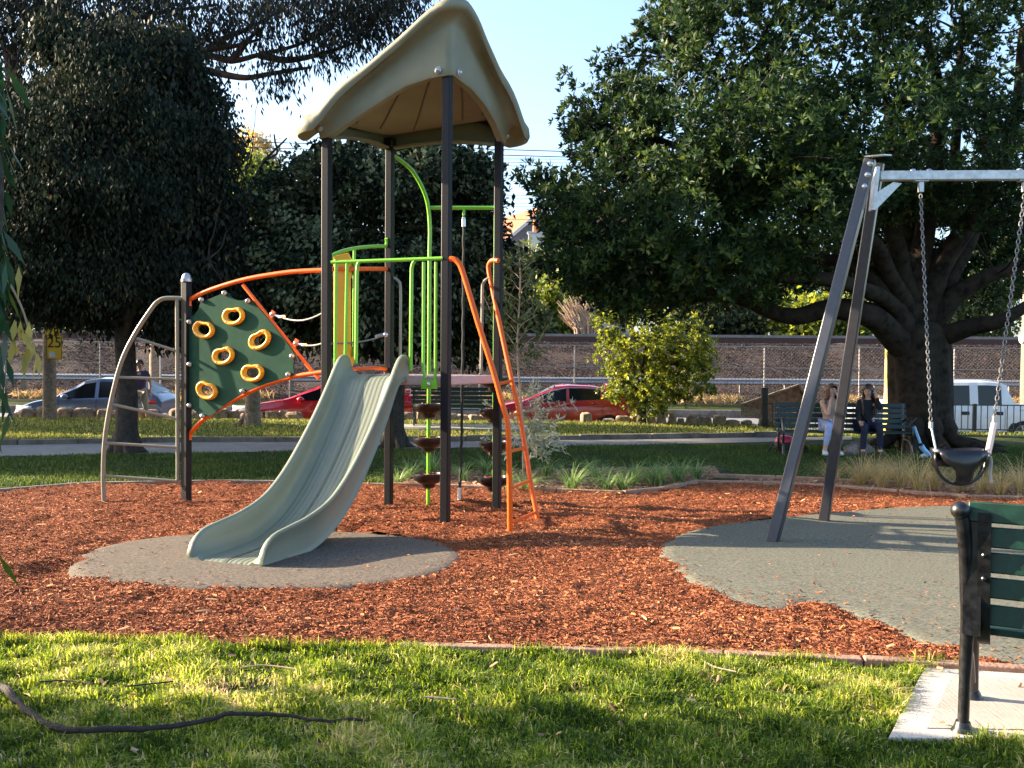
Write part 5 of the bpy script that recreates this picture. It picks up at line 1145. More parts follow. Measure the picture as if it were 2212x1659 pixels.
# --- dark weeping tree on the left
rng = np.random.default_rng(3)
base = G(272, 980); base.z = gz(base.x, base.y)
t1 = empty('dark_tree', base, 'broad dark tree with drooping leaves on the left, its trunk beside the path', 'tree')
bl = blobs_px([(290, 260, 175, 150, 17.6, 2.0, 1), (130, 330, 130, 130, 17.4, 1.8, 1), (400, 330, 110, 150, 17.6, 1.8, 1), (250, 450, 235, 150, 17.4, 2.3, 1.2), (90, 520, 130, 130, 17.2, 1.8, 1), (430, 500, 90, 130, 17.6, 1.8, 1), (280, 600, 230, 110, 17.4, 2.0, 1), (90, 620, 90, 70, 17.0, 1.5, .9), (480, 620, 90, 100, 17.8, 1.5, .8), (320, 150, 100, 60, 17.6, 1.2, .8), (220, 130, 110, 50, 17.6, 1.2, .6), (410, 690, 60, 40, 17.6, 1, .5), (130, 665, 60, 30, 17.4, 1, .5), (30, 430, 60, 200, 17.4, 1.5, .8), (480, 330, 38, 60, 17.4, .6, .7), (500, 440, 35, 60, 17.5, .7, .8), (505, 560, 40, 55, 17.5, .7, .8), (455, 215, 45, 35, 17.6, .6, .6), (330, 110, 70, 32, 17.6, .9, .5), (30, 230, 70, 60, 17.6, 1, .7), (150, 240, 90, 60, 17.5, 1.2, .7), (380, 700, 40, 35, 17.3, .6, .5), (480, 670, 50, 40, 17.5, .6, .6)])
mb = MB(); mb.tube(smooth([base-UP*.2, base+V(0, 0, .15), base+V(.02, 0, .8), base+V(.0, 0, 1.7), base+V(-.05, 0, 2.4)], 4), [.30]*3+[.24]*3+[.19]*4+[.175]*4+[.17]*3, 12)
for a in (.4, 2.2, 3.6, 5.2): mb.tube([base+V(.12*math.cos(a), .12*math.sin(a), .35), base+V(.25*math.cos(a), .25*math.sin(a), .05), base+V(.42*math.cos(a), .42*math.sin(a), -.06)], [.10, .08, .04], 8)
anch = []
for q in ((300, 640), (170, 600), (390, 560), (250, 420), (130, 450), (360, 300), (450, 560), (225, 240)):
    P_ = at(q[0], q[1], 17.4+rng.uniform(-.8, .8)); pts = limb(mb, base+V(-.03, 0, 1.9+rng.uniform(0, .4)), P_, .10, .03, rng, .1, 7, .06); anch += [tuple(p) for p in pts[4:]]
part('trunk', mb, MAT['bark'], t1, ang=60)
bl = boughs(bl, 46, np.random.default_rng(8), 20, 42, lim=(-99, -5.35))
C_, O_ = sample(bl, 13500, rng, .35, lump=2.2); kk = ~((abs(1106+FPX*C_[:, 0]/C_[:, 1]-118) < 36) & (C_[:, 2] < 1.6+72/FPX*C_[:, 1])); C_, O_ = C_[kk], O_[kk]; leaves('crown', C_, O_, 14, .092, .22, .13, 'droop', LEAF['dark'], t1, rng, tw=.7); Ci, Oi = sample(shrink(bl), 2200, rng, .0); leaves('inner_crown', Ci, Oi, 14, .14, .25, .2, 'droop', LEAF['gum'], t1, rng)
mb = MB(); twigs(mb, C_, anch, 120, rng, .010); part('branches', mb, MAT['bark'], t1)
# --- big gum behind, upper left
rng = np.random.default_rng(5)
t2 = empty('gum_tree', (-13.6, 22.5, .03), 'tall gum tree with reddish limbs and long narrow leaves filling the upper left sky', 'tree')
bl = blobs_px([(60, 40, 130, 70, 22, 2, 1), (200, 60, 130, 75, 22, 2, 1), (350, 55, 130, 75, 21.5, 2, 1), (480, 55, 110, 50, 21.5, 1.6, .45), (600, 50, 120, 55, 21, 1.6, .6), (720, 45, 110, 55, 21, 1.6, 1), (830, 25, 105, 45, 21, 1.5, 1), (600, 125, 60, 40, 21, 1, .3), (700, 115, 60, 35, 21, 1, .45), (565, 175, 30, 28, 21, .6, .5), (620, 185, 30, 25, 21, .5, .4), (40, 130, 80, 80, 22, 1.2, .3), (130, 150, 80, 60, 22, 1.2, .4), (20, 220, 45, 70, 22, 1, .2), (50, -60, 300, 60, 22, 2, .7), (500, -50, 350, 60, 21.5, 2, .8), (850, -30, 100, 40, 21, 1.2, .7), (780, 85, 50, 30, 21, .8, .4)])
mb = MB(); mb.tube(smooth([(-13.6, 22.5, -.3), (-13.4, 22.5, 1.5), (-13.0, 22.5, 3.2), tuple(at(-40, 470, 22.5)), tuple(at(45, 370, 22.3)), tuple(at(95, 300, 22.2)), tuple(at(40, 210, 22)), tuple(at(20, 100, 22))], 5), [.42-.008*i for i in range(36)], 12)
for q in ([(0, 480), (60, 410), (150, 340), (260, 260), (350, 190), (440, 130)], [(95, 300), (110, 250), (140, 190), (180, 110), (240, 50)], [(330, 220), (430, 125), (500, 132), (560, 118), (640, 98), (720, 60)], [(400, 140), (470, 158), (530, 168), (580, 160), (640, 150), (670, 146)], [(45, 210), (20, 140), (0, 60)], [(430, 120), (480, 85), (540, 60), (610, 20)], [(500, 132), (530, 95), (560, 60)], [(560, 118), (620, 130), (700, 115), (770, 90)], [(95, 100), (200, 60), (330, 30), (470, 10)], [(430, 118), (460, 105), (505, 100), (560, 85)]):
    pts = smooth([at(x, y, 21.6) for x, y in q], 4); n = len(pts); mb.tube(pts, [.095*(1-.75*i/n) for i in range(n)], 8)
part('trunk', mb, MAT['barkred'], t2, ang=60)
C_, O_ = sample(bl, 4600, rng, .2, lump=2.6); leaves('crown', C_, O_, 8, .17, .12, .16, 'droop', LEAF['gum'], t2, rng)
A_g = [tuple(at(x, y, 21.4)) for x, y in ((100, 60), (200, 60), (330, 40), (450, 90), (560, 80), (640, 98), (720, 60), (800, 50), (580, 160), (40, 130))]
mb = MB(); twigs(mb, C_, A_g, 130, rng, .008); part('branches', mb, MAT['barkred'], t2)
# --- middle tree with pale hanging leaf clusters
rng = np.random.default_rng(9)
base = G(852, 968); base.z = gz(base.x, base.y)
t3 = empty('maple_tree', base, 'round tree with pale hanging leaf clusters behind the play tower', 'tree')
bl = blobs_px([(800, 400, 150, 100, 19.4, 1.8, 1), (640, 470, 90, 110, 19.4, 1.6, 1), (920, 420, 130, 100, 19.4, 1.8, 1), (1000, 500, 90, 130, 19.4, 1.5, 1), (720, 600, 190, 120, 19.2, 2.0, 1), (920, 620, 170, 120, 19.2, 2.0, 1), (600, 600, 90, 100, 19.6, 1.4, .8), (1040, 640, 75, 90, 19.4, 1.2, .9), (800, 700, 230, 65, 19.2, 1.8, 1), (570, 660, 60, 70, 19.6, 1.1, .6), (1010, 730, 70, 50, 19.6, 1, .5), (960, 335, 60, 40, 19.4, 1, .6), (740, 340, 50, 40, 19.4, 1, .5)])
mb = MB(); mb.tube(smooth([base-UP*.2, base+UP*.1, base+UP*.8, base+V(.03, 0, 1.8)], 4), [.30]*3+[.22]*3+[.19]*7, 12)
for a in (.4, 2.2, 3.8, 5.2): mb.tube([base+V(.12*math.cos(a), .12*math.sin(a), .3), base+V(.26*math.cos(a), .26*math.sin(a), .04), base+V(.5*math.cos(a), .5*math.sin(a), -.06)], [.10, .08, .03], 8)
anch = []
for q in ((640, 520), (760, 450), (860, 400), (960, 460), (1020, 580), (700, 640), (900, 560), (600, 620)):
    pts = limb(mb, base+V(.02, 0, 1.5), at(q[0], q[1], 19.4+rng.uniform(-.7, .7)), .09, .025, rng, .1, 7, .05); anch += [tuple(p) for p in pts[5:]]
part('trunk', mb, MAT['bark'], t3, ang=60)
bl = boughs(bl, 40, np.random.default_rng(9), 20, 40, lim=(-4.1, 99))
C_, O_ = sample(bl, 3600, rng, .5, lump=2.4); lt = rng.uniform(0, 1, len(C_))
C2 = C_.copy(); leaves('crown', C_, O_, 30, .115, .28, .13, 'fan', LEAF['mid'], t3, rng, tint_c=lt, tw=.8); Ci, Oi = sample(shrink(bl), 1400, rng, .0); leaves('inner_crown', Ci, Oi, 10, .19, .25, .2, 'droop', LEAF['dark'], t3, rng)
mb = MB(); twigs(mb, C_, anch, 80, rng, .010); part('branches', mb, MAT['bark'], t3)
# --- small trunk behind the board
P = G(546, 918); P.z = gz(P.x, P.y); t4 = empty('dark_tree', P, 'tree whose short trunk stands in the verge below the climbing board', 'tree')
mb = MB(); mb.tube(smooth([P-UP*.2, P+UP*.05, P+UP*.5, P+UP*1.5, P+UP*2.3], 4), [.29]*3+[.22]*3+[.19]*4+[.15]*7, 12)
mb.tube([P+V(-.1, 0, .3), P+V(-.3, 0, .05), P+V(-.5, 0, -.04)], [.1, .08, .03], 8); part('trunk', mb, MAT['timber'], t4, ang=60)
bl = blobs_px([(560, 640, 110, 80, 25.4, 1.3, 1), (500, 680, 70, 50, 25.4, 1.0, .8), (640, 690, 70, 45, 25.4, 1, .7)])
C_, O_ = sample(bl, 500, rng, .4); leaves('crown', C_, O_, 16, .17, .2, .2, 'droop', LEAF['dark'], t4, rng)
# --- the great spreading tree on the right
rng = np.random.default_rng(21)
base = Vector((at(1985, 950, 19.6).x, 19.6, gz(8, 19.6)))
t5 = empty('spreading_tree', base, 'huge spreading tree on the right with thick fluted trunk, low limbs and star-shaped leaf whorls', 'tree')
bl = blobs_px([(1350, 250, 90, 80, 18, 1.6, 1), (1330, 150, 40, 70, 18, .8, .8), (1300, 130, 25, 40, 18, .5, .5), (1230, 172, 26, 22, 18, .45, .55), (1250, 250, 50, 45, 18, .8, .8), (1265, 320, 50, 40, 18, .8, .8), (1400, 60, 30, 25, 18, .5, .6), (1440, 130, 90, 90, 18, 1.8, 1), (1480, 60, 80, 75, 18, 1.5, 1), (1600, 100, 150, 130, 18, 2.4, 1), (1800, 90, 170, 140, 18, 2.6, 1), (2000, 90, 180, 150, 18.5, 2.6, .8), (2180, 120, 130, 180, 18.5, 2.4, .75), (1450, 330, 170, 120, 17.4, 2.4, 1), (1650, 300, 180, 130, 17, 2.6, 1), (1850, 290, 170, 120, 17, 2.6, .9), (2060, 300, 150, 120, 17.5, 2.4, .6), (2200, 330, 90, 130, 17.8, 2, .55), (1340, 440, 140, 110, 17.6, 2.2, 1), (1510, 470, 170, 120, 17.0, 2.4, 1.1), (1700, 460, 140, 110, 17.0, 2.2, .85), (1150, 385, 38, 28, 17.6, .6, .6), (1185, 405, 45, 40, 17.6, .8, .8), (1230, 460, 80, 70, 17.6, 1.5, 1), (1260, 540, 110, 80, 17.6, 1.8, 1), (1400, 580, 170, 80, 17.2, 2.2, 1.1), (1550, 590, 130, 75, 17.2, 2.0, 1), (1280, 610, 60, 50, 17.6, 1, .8), (1380, 650, 80, 45, 17.4, 1.2, .8), (1500, 650, 70, 40, 17.4, 1, .6), (1850, 420, 110, 80, 17.4, 1.8, .55), (1620, 560, 80, 60, 17.4, 1.4, .6), (2100, 440, 90, 70, 18.5, 1.5, .35), (1550, -60, 200, 80, 18, 2.5, .8), (1950, -70, 300, 90, 18, 3, .8), (1760, 380, 90, 60, 16.4, 1.0, .7)])
bl = bl+[(b[0]*np.array((21.8/18, 1, 1))+np.array((0, 4.0, (b[0][2]-1.6)*.2-.15)), b[1]*1.15, b[2]*.5) for b in bl if b[0][2] < 6.2 and b[0][0] > 1.6]
mb = MB()
tr = [at(1990, 985, 19.6), at(1990, 950, 19.6), at(1988, 890, 19.6), at(1986, 820, 19.6), at(1985, 760, 19.6), at(1985, 715, 19.6), at(1985, 680, 19.6)]
rows = []; pts = smooth(tr, 5); n = len(pts)
for i, p in enumerate(pts):
    t = i/(n-1); r_ = .60+.16*max(0, 1-t*3.0)**2; r_ *= math.sqrt(max(.003, 1-max(0, (t-.62)/.38)**2)); ring = []
    for k in range(33):
        a = 2*math.pi*k/32; f_ = 1+.10*math.sin(a*3+1.0+t)+.06*math.sin(a*7+2*t)+.16*max(0, 1-t*4)*math.sin(a*5+.5); ring.append((p.x+r_*f_*math.cos(a), p.y+r_*f_*.9*math.sin(a), p.z))
    rows.append(ring)
mb.grid([r_[::-1] for r_ in rows])
for a, l_ in ((.0, 1.3), (-.7, 1.1), (-1.5, .7), (3.4, .9), (4.2, .9), (.7, 1.2)): mb.tube(smooth([base+V(.45*math.cos(a), .45*math.sin(a), .55), base+V(.72*math.cos(a), .72*math.sin(a), .16), base+V((.75+l_*.6)*math.cos(a), (.75+l_*.6)*math.sin(a), .02), base+V((.8+l_)*math.cos(a), (.8+l_)*math.sin(a), -.1)], 4), [.20]*3+[.13]*4+[.08]*3+[.04]*3, 10)
anch = []
limbs = [([(1975, 775), (1910, 705), (1850, 672), (1780, 668), (1720, 680), (1660, 672), (1600, 650), (1530, 640), (1450, 655)], .30, 18.6), ([(1978, 760), (1930, 650), (1890, 600), (1830, 570), (1760, 560), (1680, 540)], .28, 18.8), ([(1975, 690), (1950, 600), (1935, 520), (1890, 440), (1840, 330), (1780, 220)], .26, 19.0), ([(1985, 680), (1985, 590), (2000, 480), (2020, 340), (2030, 200), (2000, 60)], .30, 19.6), ([(2000, 690), (2020, 600), (2080, 500), (2150, 380), (2200, 230), (2210, 60)], .30, 19.4), ([(2010, 700), (2060, 640), (2130, 600), (2210, 570), (2300, 540)], .27, 19.2), ([(2020, 730), (2090, 705), (2160, 690), (2240, 650), (2330, 640)], .24, 18.8), ([(2000, 700), (2060, 590), (2110, 480), (2130, 330), (2120, 150)], .22, 20.0), ([(1970, 690), (1920, 590), (1860, 500), (1760, 440), (1640, 380), (1500, 330)], .22, 17.8), ([(1960, 690), (1900, 640), (1800, 610), (1640, 590), (1450, 560), (1280, 520)], .20, 17.6), ([(1995, 690), (1965, 560), (1960, 420), (1920, 260), (1900, 120)], .22, 20.0), ([(1890, 440), (1780, 340), (1640, 230), (1500, 120)], .12, 18), ([(1600, 650), (1500, 610), (1350, 590)], .09, 17.8), ([(1640, 380), (1500, 330), (1350, 280), (1260, 250)], .1, 17.7), ([(2040, 450), (2060, 330), (2070, 180), (2080, 40)], .14, 19), ([(1985, 590), (1920, 500), (1900, 380), (1950, 230)], .13, 18.4)]
for q, r0, Y in limbs:
    P_ = [at(x, y, 19.6+(Y-19.6)*min(1, i/2)) for i, (x, y) in enumerate(q)]; pts = smooth(P_, 4); n = len(pts)
    for p in pts[2:]: p += Vector((.05*noise.noise(p*.9), 0, .06*noise.noise(p*1.1+V(4, 0, 0))))
    mb.tube(pts, [r0*(1-.78*(i/n)**.8) for i in range(n)], 10); anch += [tuple(p) for p in pts[6:]]
part('trunk', mb, MAT['barkgrey'], t5, ang=60)
bl += blobs_px([(1880, 450, 70, 50, 18.4, .8, .5), (1960, 430, 80, 45, 18.2, .8, .5), (2090, 420, 90, 45, 18.2, .9, .5), (2190, 470, 60, 50, 18.0, .8, .5), (1700, 600, 60, 35, 17.6, .7, .45), (1640, 640, 40, 25, 17.8, .5, .35), (1900, 470, 100, 90, 21.8, .8, .8), (2050, 500, 110, 90, 22.2, .8, .8), (2170, 480, 90, 100, 22.0, .8, .8), (1960, 590, 110, 60, 22.4, .7, .7), (2120, 610, 100, 60, 22.4, .7, .7), (1830, 560, 90, 70, 21.6, .8, .7), (2180, 400, 80, 90, 20.5, 1, .7), (1960, 380, 110, 70, 20.8, 1, .7)])
bl = boughs(bl, 40, np.random.default_rng(12), 18, 36, .7)
C_, O_ = sample(bl, 26500, rng, .40, lump=1.9); leaves('crown', C_, O_, 12, .115, .18, .12, 'star', LEAF['star'], t5, rng, .35, tw=.75)
mb = MB(); twigs(mb, C_, anch, 260, rng, .014); part('branches', mb, MAT['barkgrey'], t5)
# --- young yellow-green tree by the street
rng = np.random.default_rng(31)
base = G(1386, 916); base.z = gz(base.x, base.y)
t6 = empty('young_tree', base, 'small bushy yellow-green tree at the street edge before the red hatchback', 'tree')
mb = MB(); mb.tube(smooth([base-UP*.1, base+V(0, 0, .3), base+V(.08, 0, .75), base+V(.1, 0, 1.1)], 4), [.14, .13, .13, .12, .12, .115, .11, .11, .11, .11, .1, .1, .1], 10)
Yt = base.y; anch = []
for q in ((1340, 840), (1320, 760), (1400, 800), (1460, 780), (1490, 850), (1400, 700), (1330, 700), (1440, 850)):
    pts = limb(mb, base+V(.08, 0, .8), at(q[0], q[1], Yt+rng.uniform(-.6, .6)), .05, .012, rng, .12, 6); anch += [tuple(p) for p in pts[4:]]
part('trunk', mb, MAT['bark'], t6, ang=60)
bl = blobs_px([(1315, 700, 38, 35, Yt, .5, 1), (1330, 770, 50, 45, Yt, .8, 1), (1400, 740, 75, 70, Yt, 1.1, 1), (1470, 750, 70, 65, Yt, 1.0, 1), (1400, 830, 85, 55, Yt, 1.2, 1), (1480, 820, 65, 50, Yt, 1.0, 1), (1345, 840, 35, 30, Yt, .6, .8), (1400, 880, 50, 25, Yt, .7, .8), (1320, 850, 25, 20, Yt, .4, .5), (1520, 770, 30, 50, Yt, .6, .7)])
C_, O_ = sample(bl, 2500, rng, .45, lump=3.2); leaves('crown', C_, O_, 14, .085, .28, .08, 'star', LEAF['lime'], t6, rng, .3)
# --- sapling with silvery leaves behind the ladder
rng = np.random.default_rng(41)
base = G(1133, 1032); base.z = gz(base.x, base.y); Yt = base.y
t7 = empty('sapling', base, 'thin banksia sapling with silvery serrated leaves behind the orange ladder', 'sapling')
mb = MB(); st_ = smooth([base-UP*.1, at(1131, 1000, Yt), at(1130, 930, Yt), at(1124, 850, Yt), at(1117, 760, Yt), at(1120, 690, Yt), at(1124, 610, Yt), at(1122, 560, Yt)], 4); n = len(st_); mb.tube(st_, [.026*(1-.7*i/n) for i in range(n)], 8)
mb.tube([base-UP*.1+V(.07, 0, 0), at(1141, 960, Yt)], .016, 6)
Cs = []; Os = []
def brc(a, b, dens, rng=rng):
    A = at(a[0], a[1], Yt); B_ = at(b[0], b[1], Yt+rng.uniform(-.35, .35)); pts = limb(mb, A, B_, .009, .004, rng, .12, 5)
    for p in pts[3:]:
        for k in range(dens): Cs.append(np.array(p)+rng.normal(size=3)*.035); Os.append(norm(np.array(B_-A))*.6+norm(rng.normal(size=3))*.5)
for a, b, d in (((1130, 930), (1175, 890), 6), ((1130, 940), (1195, 960), 7), ((1130, 960), (1200, 930), 7), ((1128, 900), (1215, 905), 7), ((1130, 920), (1150, 980), 6), ((1130, 950), (1180, 990), 7), ((1130, 930), (1060, 900), 6), ((1130, 930), (1040, 950), 5), ((1130, 910), (1055, 870), 5), ((1128, 880), (1190, 850), 6), ((1128, 870), (1160, 830), 5), ((1126, 850), (1090, 820), 3), ((1130, 930), (1090, 985), 4), ((1128, 890), (1235, 870), 4), ((1130, 940), (1165, 930), 8), ((1130, 950), (1215, 975), 6)): brc(a, b, d)
leaves('crown', np.array(Cs)[::2], np.array(Os)[::2], 2, .11, .14, .03, 'star', LEAF['silver'], t7, rng)
Cs.clear(); Os.clear()
for i in range(20):
    y_ = 800-i*12.5; x_ = float(np.interp(y_, [560, 690, 760, 850], [1122, 1120, 1117, 1124])); s_ = 1 if i % 2 else -1; l_ = 42*(1-.6*i/20)+8
    brc((x_, y_), (x_+s_*l_, y_-l_*.8), 3)
for a, b in (((1118, 780), (1165, 735)), ((1120, 790), (1075, 740)), ((1165, 735), (1185, 700)), ((1118, 760), (1060, 690)), ((1075, 740), (1045, 640))): brc(a, b, 3)
leaves('upper_leaves', np.array(Cs)[::2], np.array(Os)[::2], 2, .12, .14, .025, 'star', LEAF['olive'], t7, rng)
part('stem', mb, MAT['barkpale'], t7, ang=60)
# --- strappy garden plants
rng = np.random.default_rng(51)
def tuft(name, org, h, n, rad, mat, label, cat, group, rng, wid=.012, arch=1.0):
    P = np.array(org); V_ = []; nv = 0; Ls = []; St = []; tt = []
    for i in range(n):
        a = rng.uniform(0, 6.283); l = h*rng.uniform(.6, 1.15); out = rng.uniform(.25, 1.0)*arch; d = np.array((math.cos(a), math.sin(a), 0)); s = np.array((-math.sin(a), math.cos(a), 0))
        b = P*0+d*rng.uniform(0, .05); prev = None
        for k in range(5):
            t = k/4; r_ = out*l*(t**1.5)*.8; z = l*(t-.55*out*t*t*t); w = wid*(1-t*.85); c = b+d*r_+np.array((0, 0, z)); V_ += [c-s*w/2, c+s*w/2]
            if k: Ls += [nv+2*k-2, nv+2*k-1, nv+2*k+1, nv+2*k]; St.append(len(Ls)-4); tt.append(rng.uniform(0, 1)*.3+.7*((i*37 % 100)/100))
        nv += 10
    return mesh_np(name, np.array(V_), Ls, St, tt, mat)
pl = [(885, 1030, .34), (935, 1022, .40), (1000, 1035, .3), (1050, 1022, .36), (1090, 1050, .30), (1135, 1058, .30), (1180, 1028, .36), (1235, 1055, .42), (1290, 1035, .34), (1310, 1060, .34), (1345, 1058, .32), (1368, 1045, .42), (1400, 1040, .34), (1420, 1045, .40), (1465, 1036, .42), (1505, 1030, .34), (1275, 1020, .28), (860, 1045, .3)]
protos = [tuft('strappy_plant', (0, 0, 0), .46, 95, .1, LEAF['strappy'], '', '', '', rng, .013, 1.7) for k in range(3)]
SO = sorted(q[0] for q in pl)
for i, (px, py, h) in enumerate(pl):
    P = G(px, py+4); P.z = gz(P.x, P.y); o = link('strappy_plant', protos[i % 3], None, P); o.scale = (h/.46*1.5, h/.46*1.5, h/.46*1.25); o.rotation_euler = (0, 0, rng.uniform(0, 6))
    tag(o, ORD[SO.index(px)]+' green strappy clump from the left in the garden bed behind the tower', 'plant', 'strappy plants in the garden bed')
pl = [(1795, 1045, .55), (1860, 1048, .75), (1905, 1055, .65), (1945, 1052, .8), (1985, 1062, .85), (2020, 1058, .6), (2075, 1062, .6), (2120, 1066, .65), (2160, 1070, .6), (2205, 1066, .75), (1890, 1040, .7), (2240, 1060, .7)]
protos = [tuft('dry_grass_clump', (0, 0, 0), .62, 150, .1, LEAF['dry'], '', '', '', rng, .0055, 1.9) for k in range(3)]
SO = sorted(q[0] for q in pl)
for i, (px, py, h) in enumerate(pl):
    P = G(px, py); P.z = gz(P.x, P.y); o = link('dry_grass_clump', protos[i % 3], None, P); o.scale = (h/.62*1.0,)*3; o.rotation_euler = (0, 0, rng.uniform(0, 6))
    tag(o, ORD[SO.index(px)]+' feathery straw-coloured grass clump from the left behind the swing', 'plant', 'dry ornamental grasses behind the swing')
# --- near tree off the left edge: hanging leaves in view, its crown shades the front lawn
rng = np.random.default_rng(61)
nt_ = empty('overhanging_tree', (-10, 4.6, 0), 'near tree at the left edge with long dark green hanging leaves', 'tree')
mb = MB(); mb.tube(smooth([(-10, 4.6, -.2), (-9.9, 4.7, 1.5), (-9.6, 4.6, 3.2)], 5), [.3-.012*i for i in range(11)], 10)
def near_sprig(px, py, Y, n, l, sp, down=1.0, tmax=1.0):
    c = at(px, py, Y); return np.array(c)
Cn = []; On = []
for px, py, Y, k in ((-14, 130, 2.7, 5), (-4, 190, 2.7, 4), (2, 330, 2.75, 4), (-10, 400, 2.7, 5), (-6, 560, 2.7, 6), (0, 620, 2.7, 5), (-12, 680, 2.65, 6), (-8, 760, 2.7, 5), (0, 830, 2.7, 4), (-20, 480, 2.7, 6), (-20, 870, 2.7, 4), (-16, 240, 2.7, 4), (-25, 1200, 2.6, 3), (-14, 1370, 2.6, 2)):
    for j in range(k): Cn.append(near_sprig(px, py, Y, 0, 0, 0)); On.append((.2, 0, -.6))
main = smooth([(-9.6, 4.6, 3.2), (-6, 4.2, 3.6), (-3.4, 3.4, 3.2), (-1.75, 2.75, 2.55), tuple(at(-28, 300, 2.7)), tuple(at(-22, 700, 2.7)), tuple(at(-30, 1150, 2.65))], 6); n = len(main); mb.tube(main, [.10*(1-i/n)**1.5+.006 for i in range(n)], 8)
part('trunk', mb, MAT['bark'], nt_, ang=60)
leaves('hanging_leaves', np.array(Cn), norm(np.array(On)), 2, .11, .10, .018, 'droop', LEAF['near'], nt_, rng, .25, notch=.45)
yl = [at(*q) for q in ((38, 690, 2.9), (52, 720, 2.9), (60, 745, 2.95), (30, 730, 2.9), (46, 700, 2.9), (68, 760, 2.95), (35, 590, 2.9), (55, 695, 2.92), (75, 755, 2.95))]
leaves('yellow_leaves', np.array([tuple(p) for p in yl]), np.tile((.3, 0, -.9), (len(yl), 1)), 2, .085, .12, .012, 'droop', MT('yellowing_leaf', [(0, (.20, .20, .04)), (1, (.45, .36, .10))], .4, .5), nt_, rng)
mb = MB(); mb.tube(smooth([tuple(at(-25, 560, 2.75)), tuple(at(12, 600, 2.85)), tuple(at(45, 660, 2.9)), tuple(at(70, 735, 2.95))], 5), .0035, 6); part('twig', mb, MAT['barkpale'], nt_)
CB = [((-8.6, 4.72, 2.9), (3.0, 1.2, 1.2)), ((-11.5, 5.22, 3.8), (2.6, 1.2, 1.4)), ((-7.0, 4.2, 2.2), (2.2, 1.1, .9)), ((-9.5, 4.5, 3.6), (3, 1.4, 1.3)), ((-6.2, 3.2, 2.2), (2.2, 1.2, 1.1)), ((-14, 5.75, 4.7), (2.2, 1.1, 1.3)), ((-12, 4.8, 4.6), (2.6, 1.3, 1.2)), ((-5.6, 3.7, 1.7), (1.2, .9, .6)), ((-6.8, 3.9, 2.5), (1.4, .9, .9)), ((-6.5, 4.8, 2.0), (1.5, .75, .65)), ((-5.2, 4.35, 1.4), (1.1, .6, .5)), ((-5.0, 2.8, 1.6), (1.4, .8, .8))]
bl = [(np.array(c)-np.array((0, .42, 0)), np.array(r_), 1) for c, r_ in CB]
bl += [(np.array((x, 3.24-sh+.664*3, 3.0)), np.array((.95, .55, .5)), 2.2) for x, sh in ((-11.2, 0), (-10.3, .05), (-9.4, -.06), (-8.5, .12), (-7.6, .02), (-6.7, .22), (-5.9, .2))]
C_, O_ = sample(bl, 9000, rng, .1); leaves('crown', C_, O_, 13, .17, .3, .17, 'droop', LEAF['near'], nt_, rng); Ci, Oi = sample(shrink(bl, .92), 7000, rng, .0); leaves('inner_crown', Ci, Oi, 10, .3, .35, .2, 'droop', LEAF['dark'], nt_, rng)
# --- trees further left, out of frame, whose shade crosses the lawns behind
def shade_tree(org, blobs, n, seed, label, ll=.22, mat='dark', per=14):
    r_ = np.random.default_rng(seed); t = empty('park_tree', org, label, 'tree', 'park trees left of the playground')
    mb = MB(); mb.tube([Vector(org)-UP*.2, Vector(org)+UP*1.5, Vector(org)+UP*3.5], [.28, .2, .14], 10)
    for c, rr_ in blobs: limb(mb, Vector(org)+UP*2, c, .09, .03, r_, .1)
    part('trunk', mb, MAT['bark'], t, ang=60)
    C_, O_ = sample([(np.array(c), np.array(q), 1) for c, q in blobs], n, r_, .1); leaves('crown', C_, O_, per, ll, .3, .22, 'droop', LEAF[mat], t, r_)
shade_tree((-16, 18.5, 0), [((-16, 18.5, 3.6), (2.6, 2.2, 1.8)), ((-14, 18.0, 2.8), (2, 1.6, 1.2)), ((-18, 19, 5), (2.2, 1.8, 1.5))], 900, 71, 'dark park tree out of view to the left of the path')
shade_tree((-19, 21, 0), [((-19, 21, 5.2), (3, 2.2, 2.0)), ((-22, 22, 6.0), (2.5, 2, 1.6)), ((-21, 20, 3.4), (2.4, 1.5, 1.4))], 900, 72, 'taller park tree out of view beyond the left edge')
shade_tree((-18, 24.5, 0), [((-17.3, 24.2, 10.2), (2.6, 2.6, 2.2)), ((-18.8, 23.4, 8.2), (2.2, 2.2, 1.6)), ((-18, 26, 10.5), (2.4, 2.0, 2.0)), ((-18, 24.6, 12), (2, 2, 1.4))], 1900, 74, 'tall park tree out of view whose shade reaches the far bench')
shade_tree((-25, 27.5, 0), [((-25, 27, 5), (3, 2.2, 2.4)), ((-28, 28, 7), (2.5, 2, 2))], 700, 73, 'street tree out of view beyond the left edge')
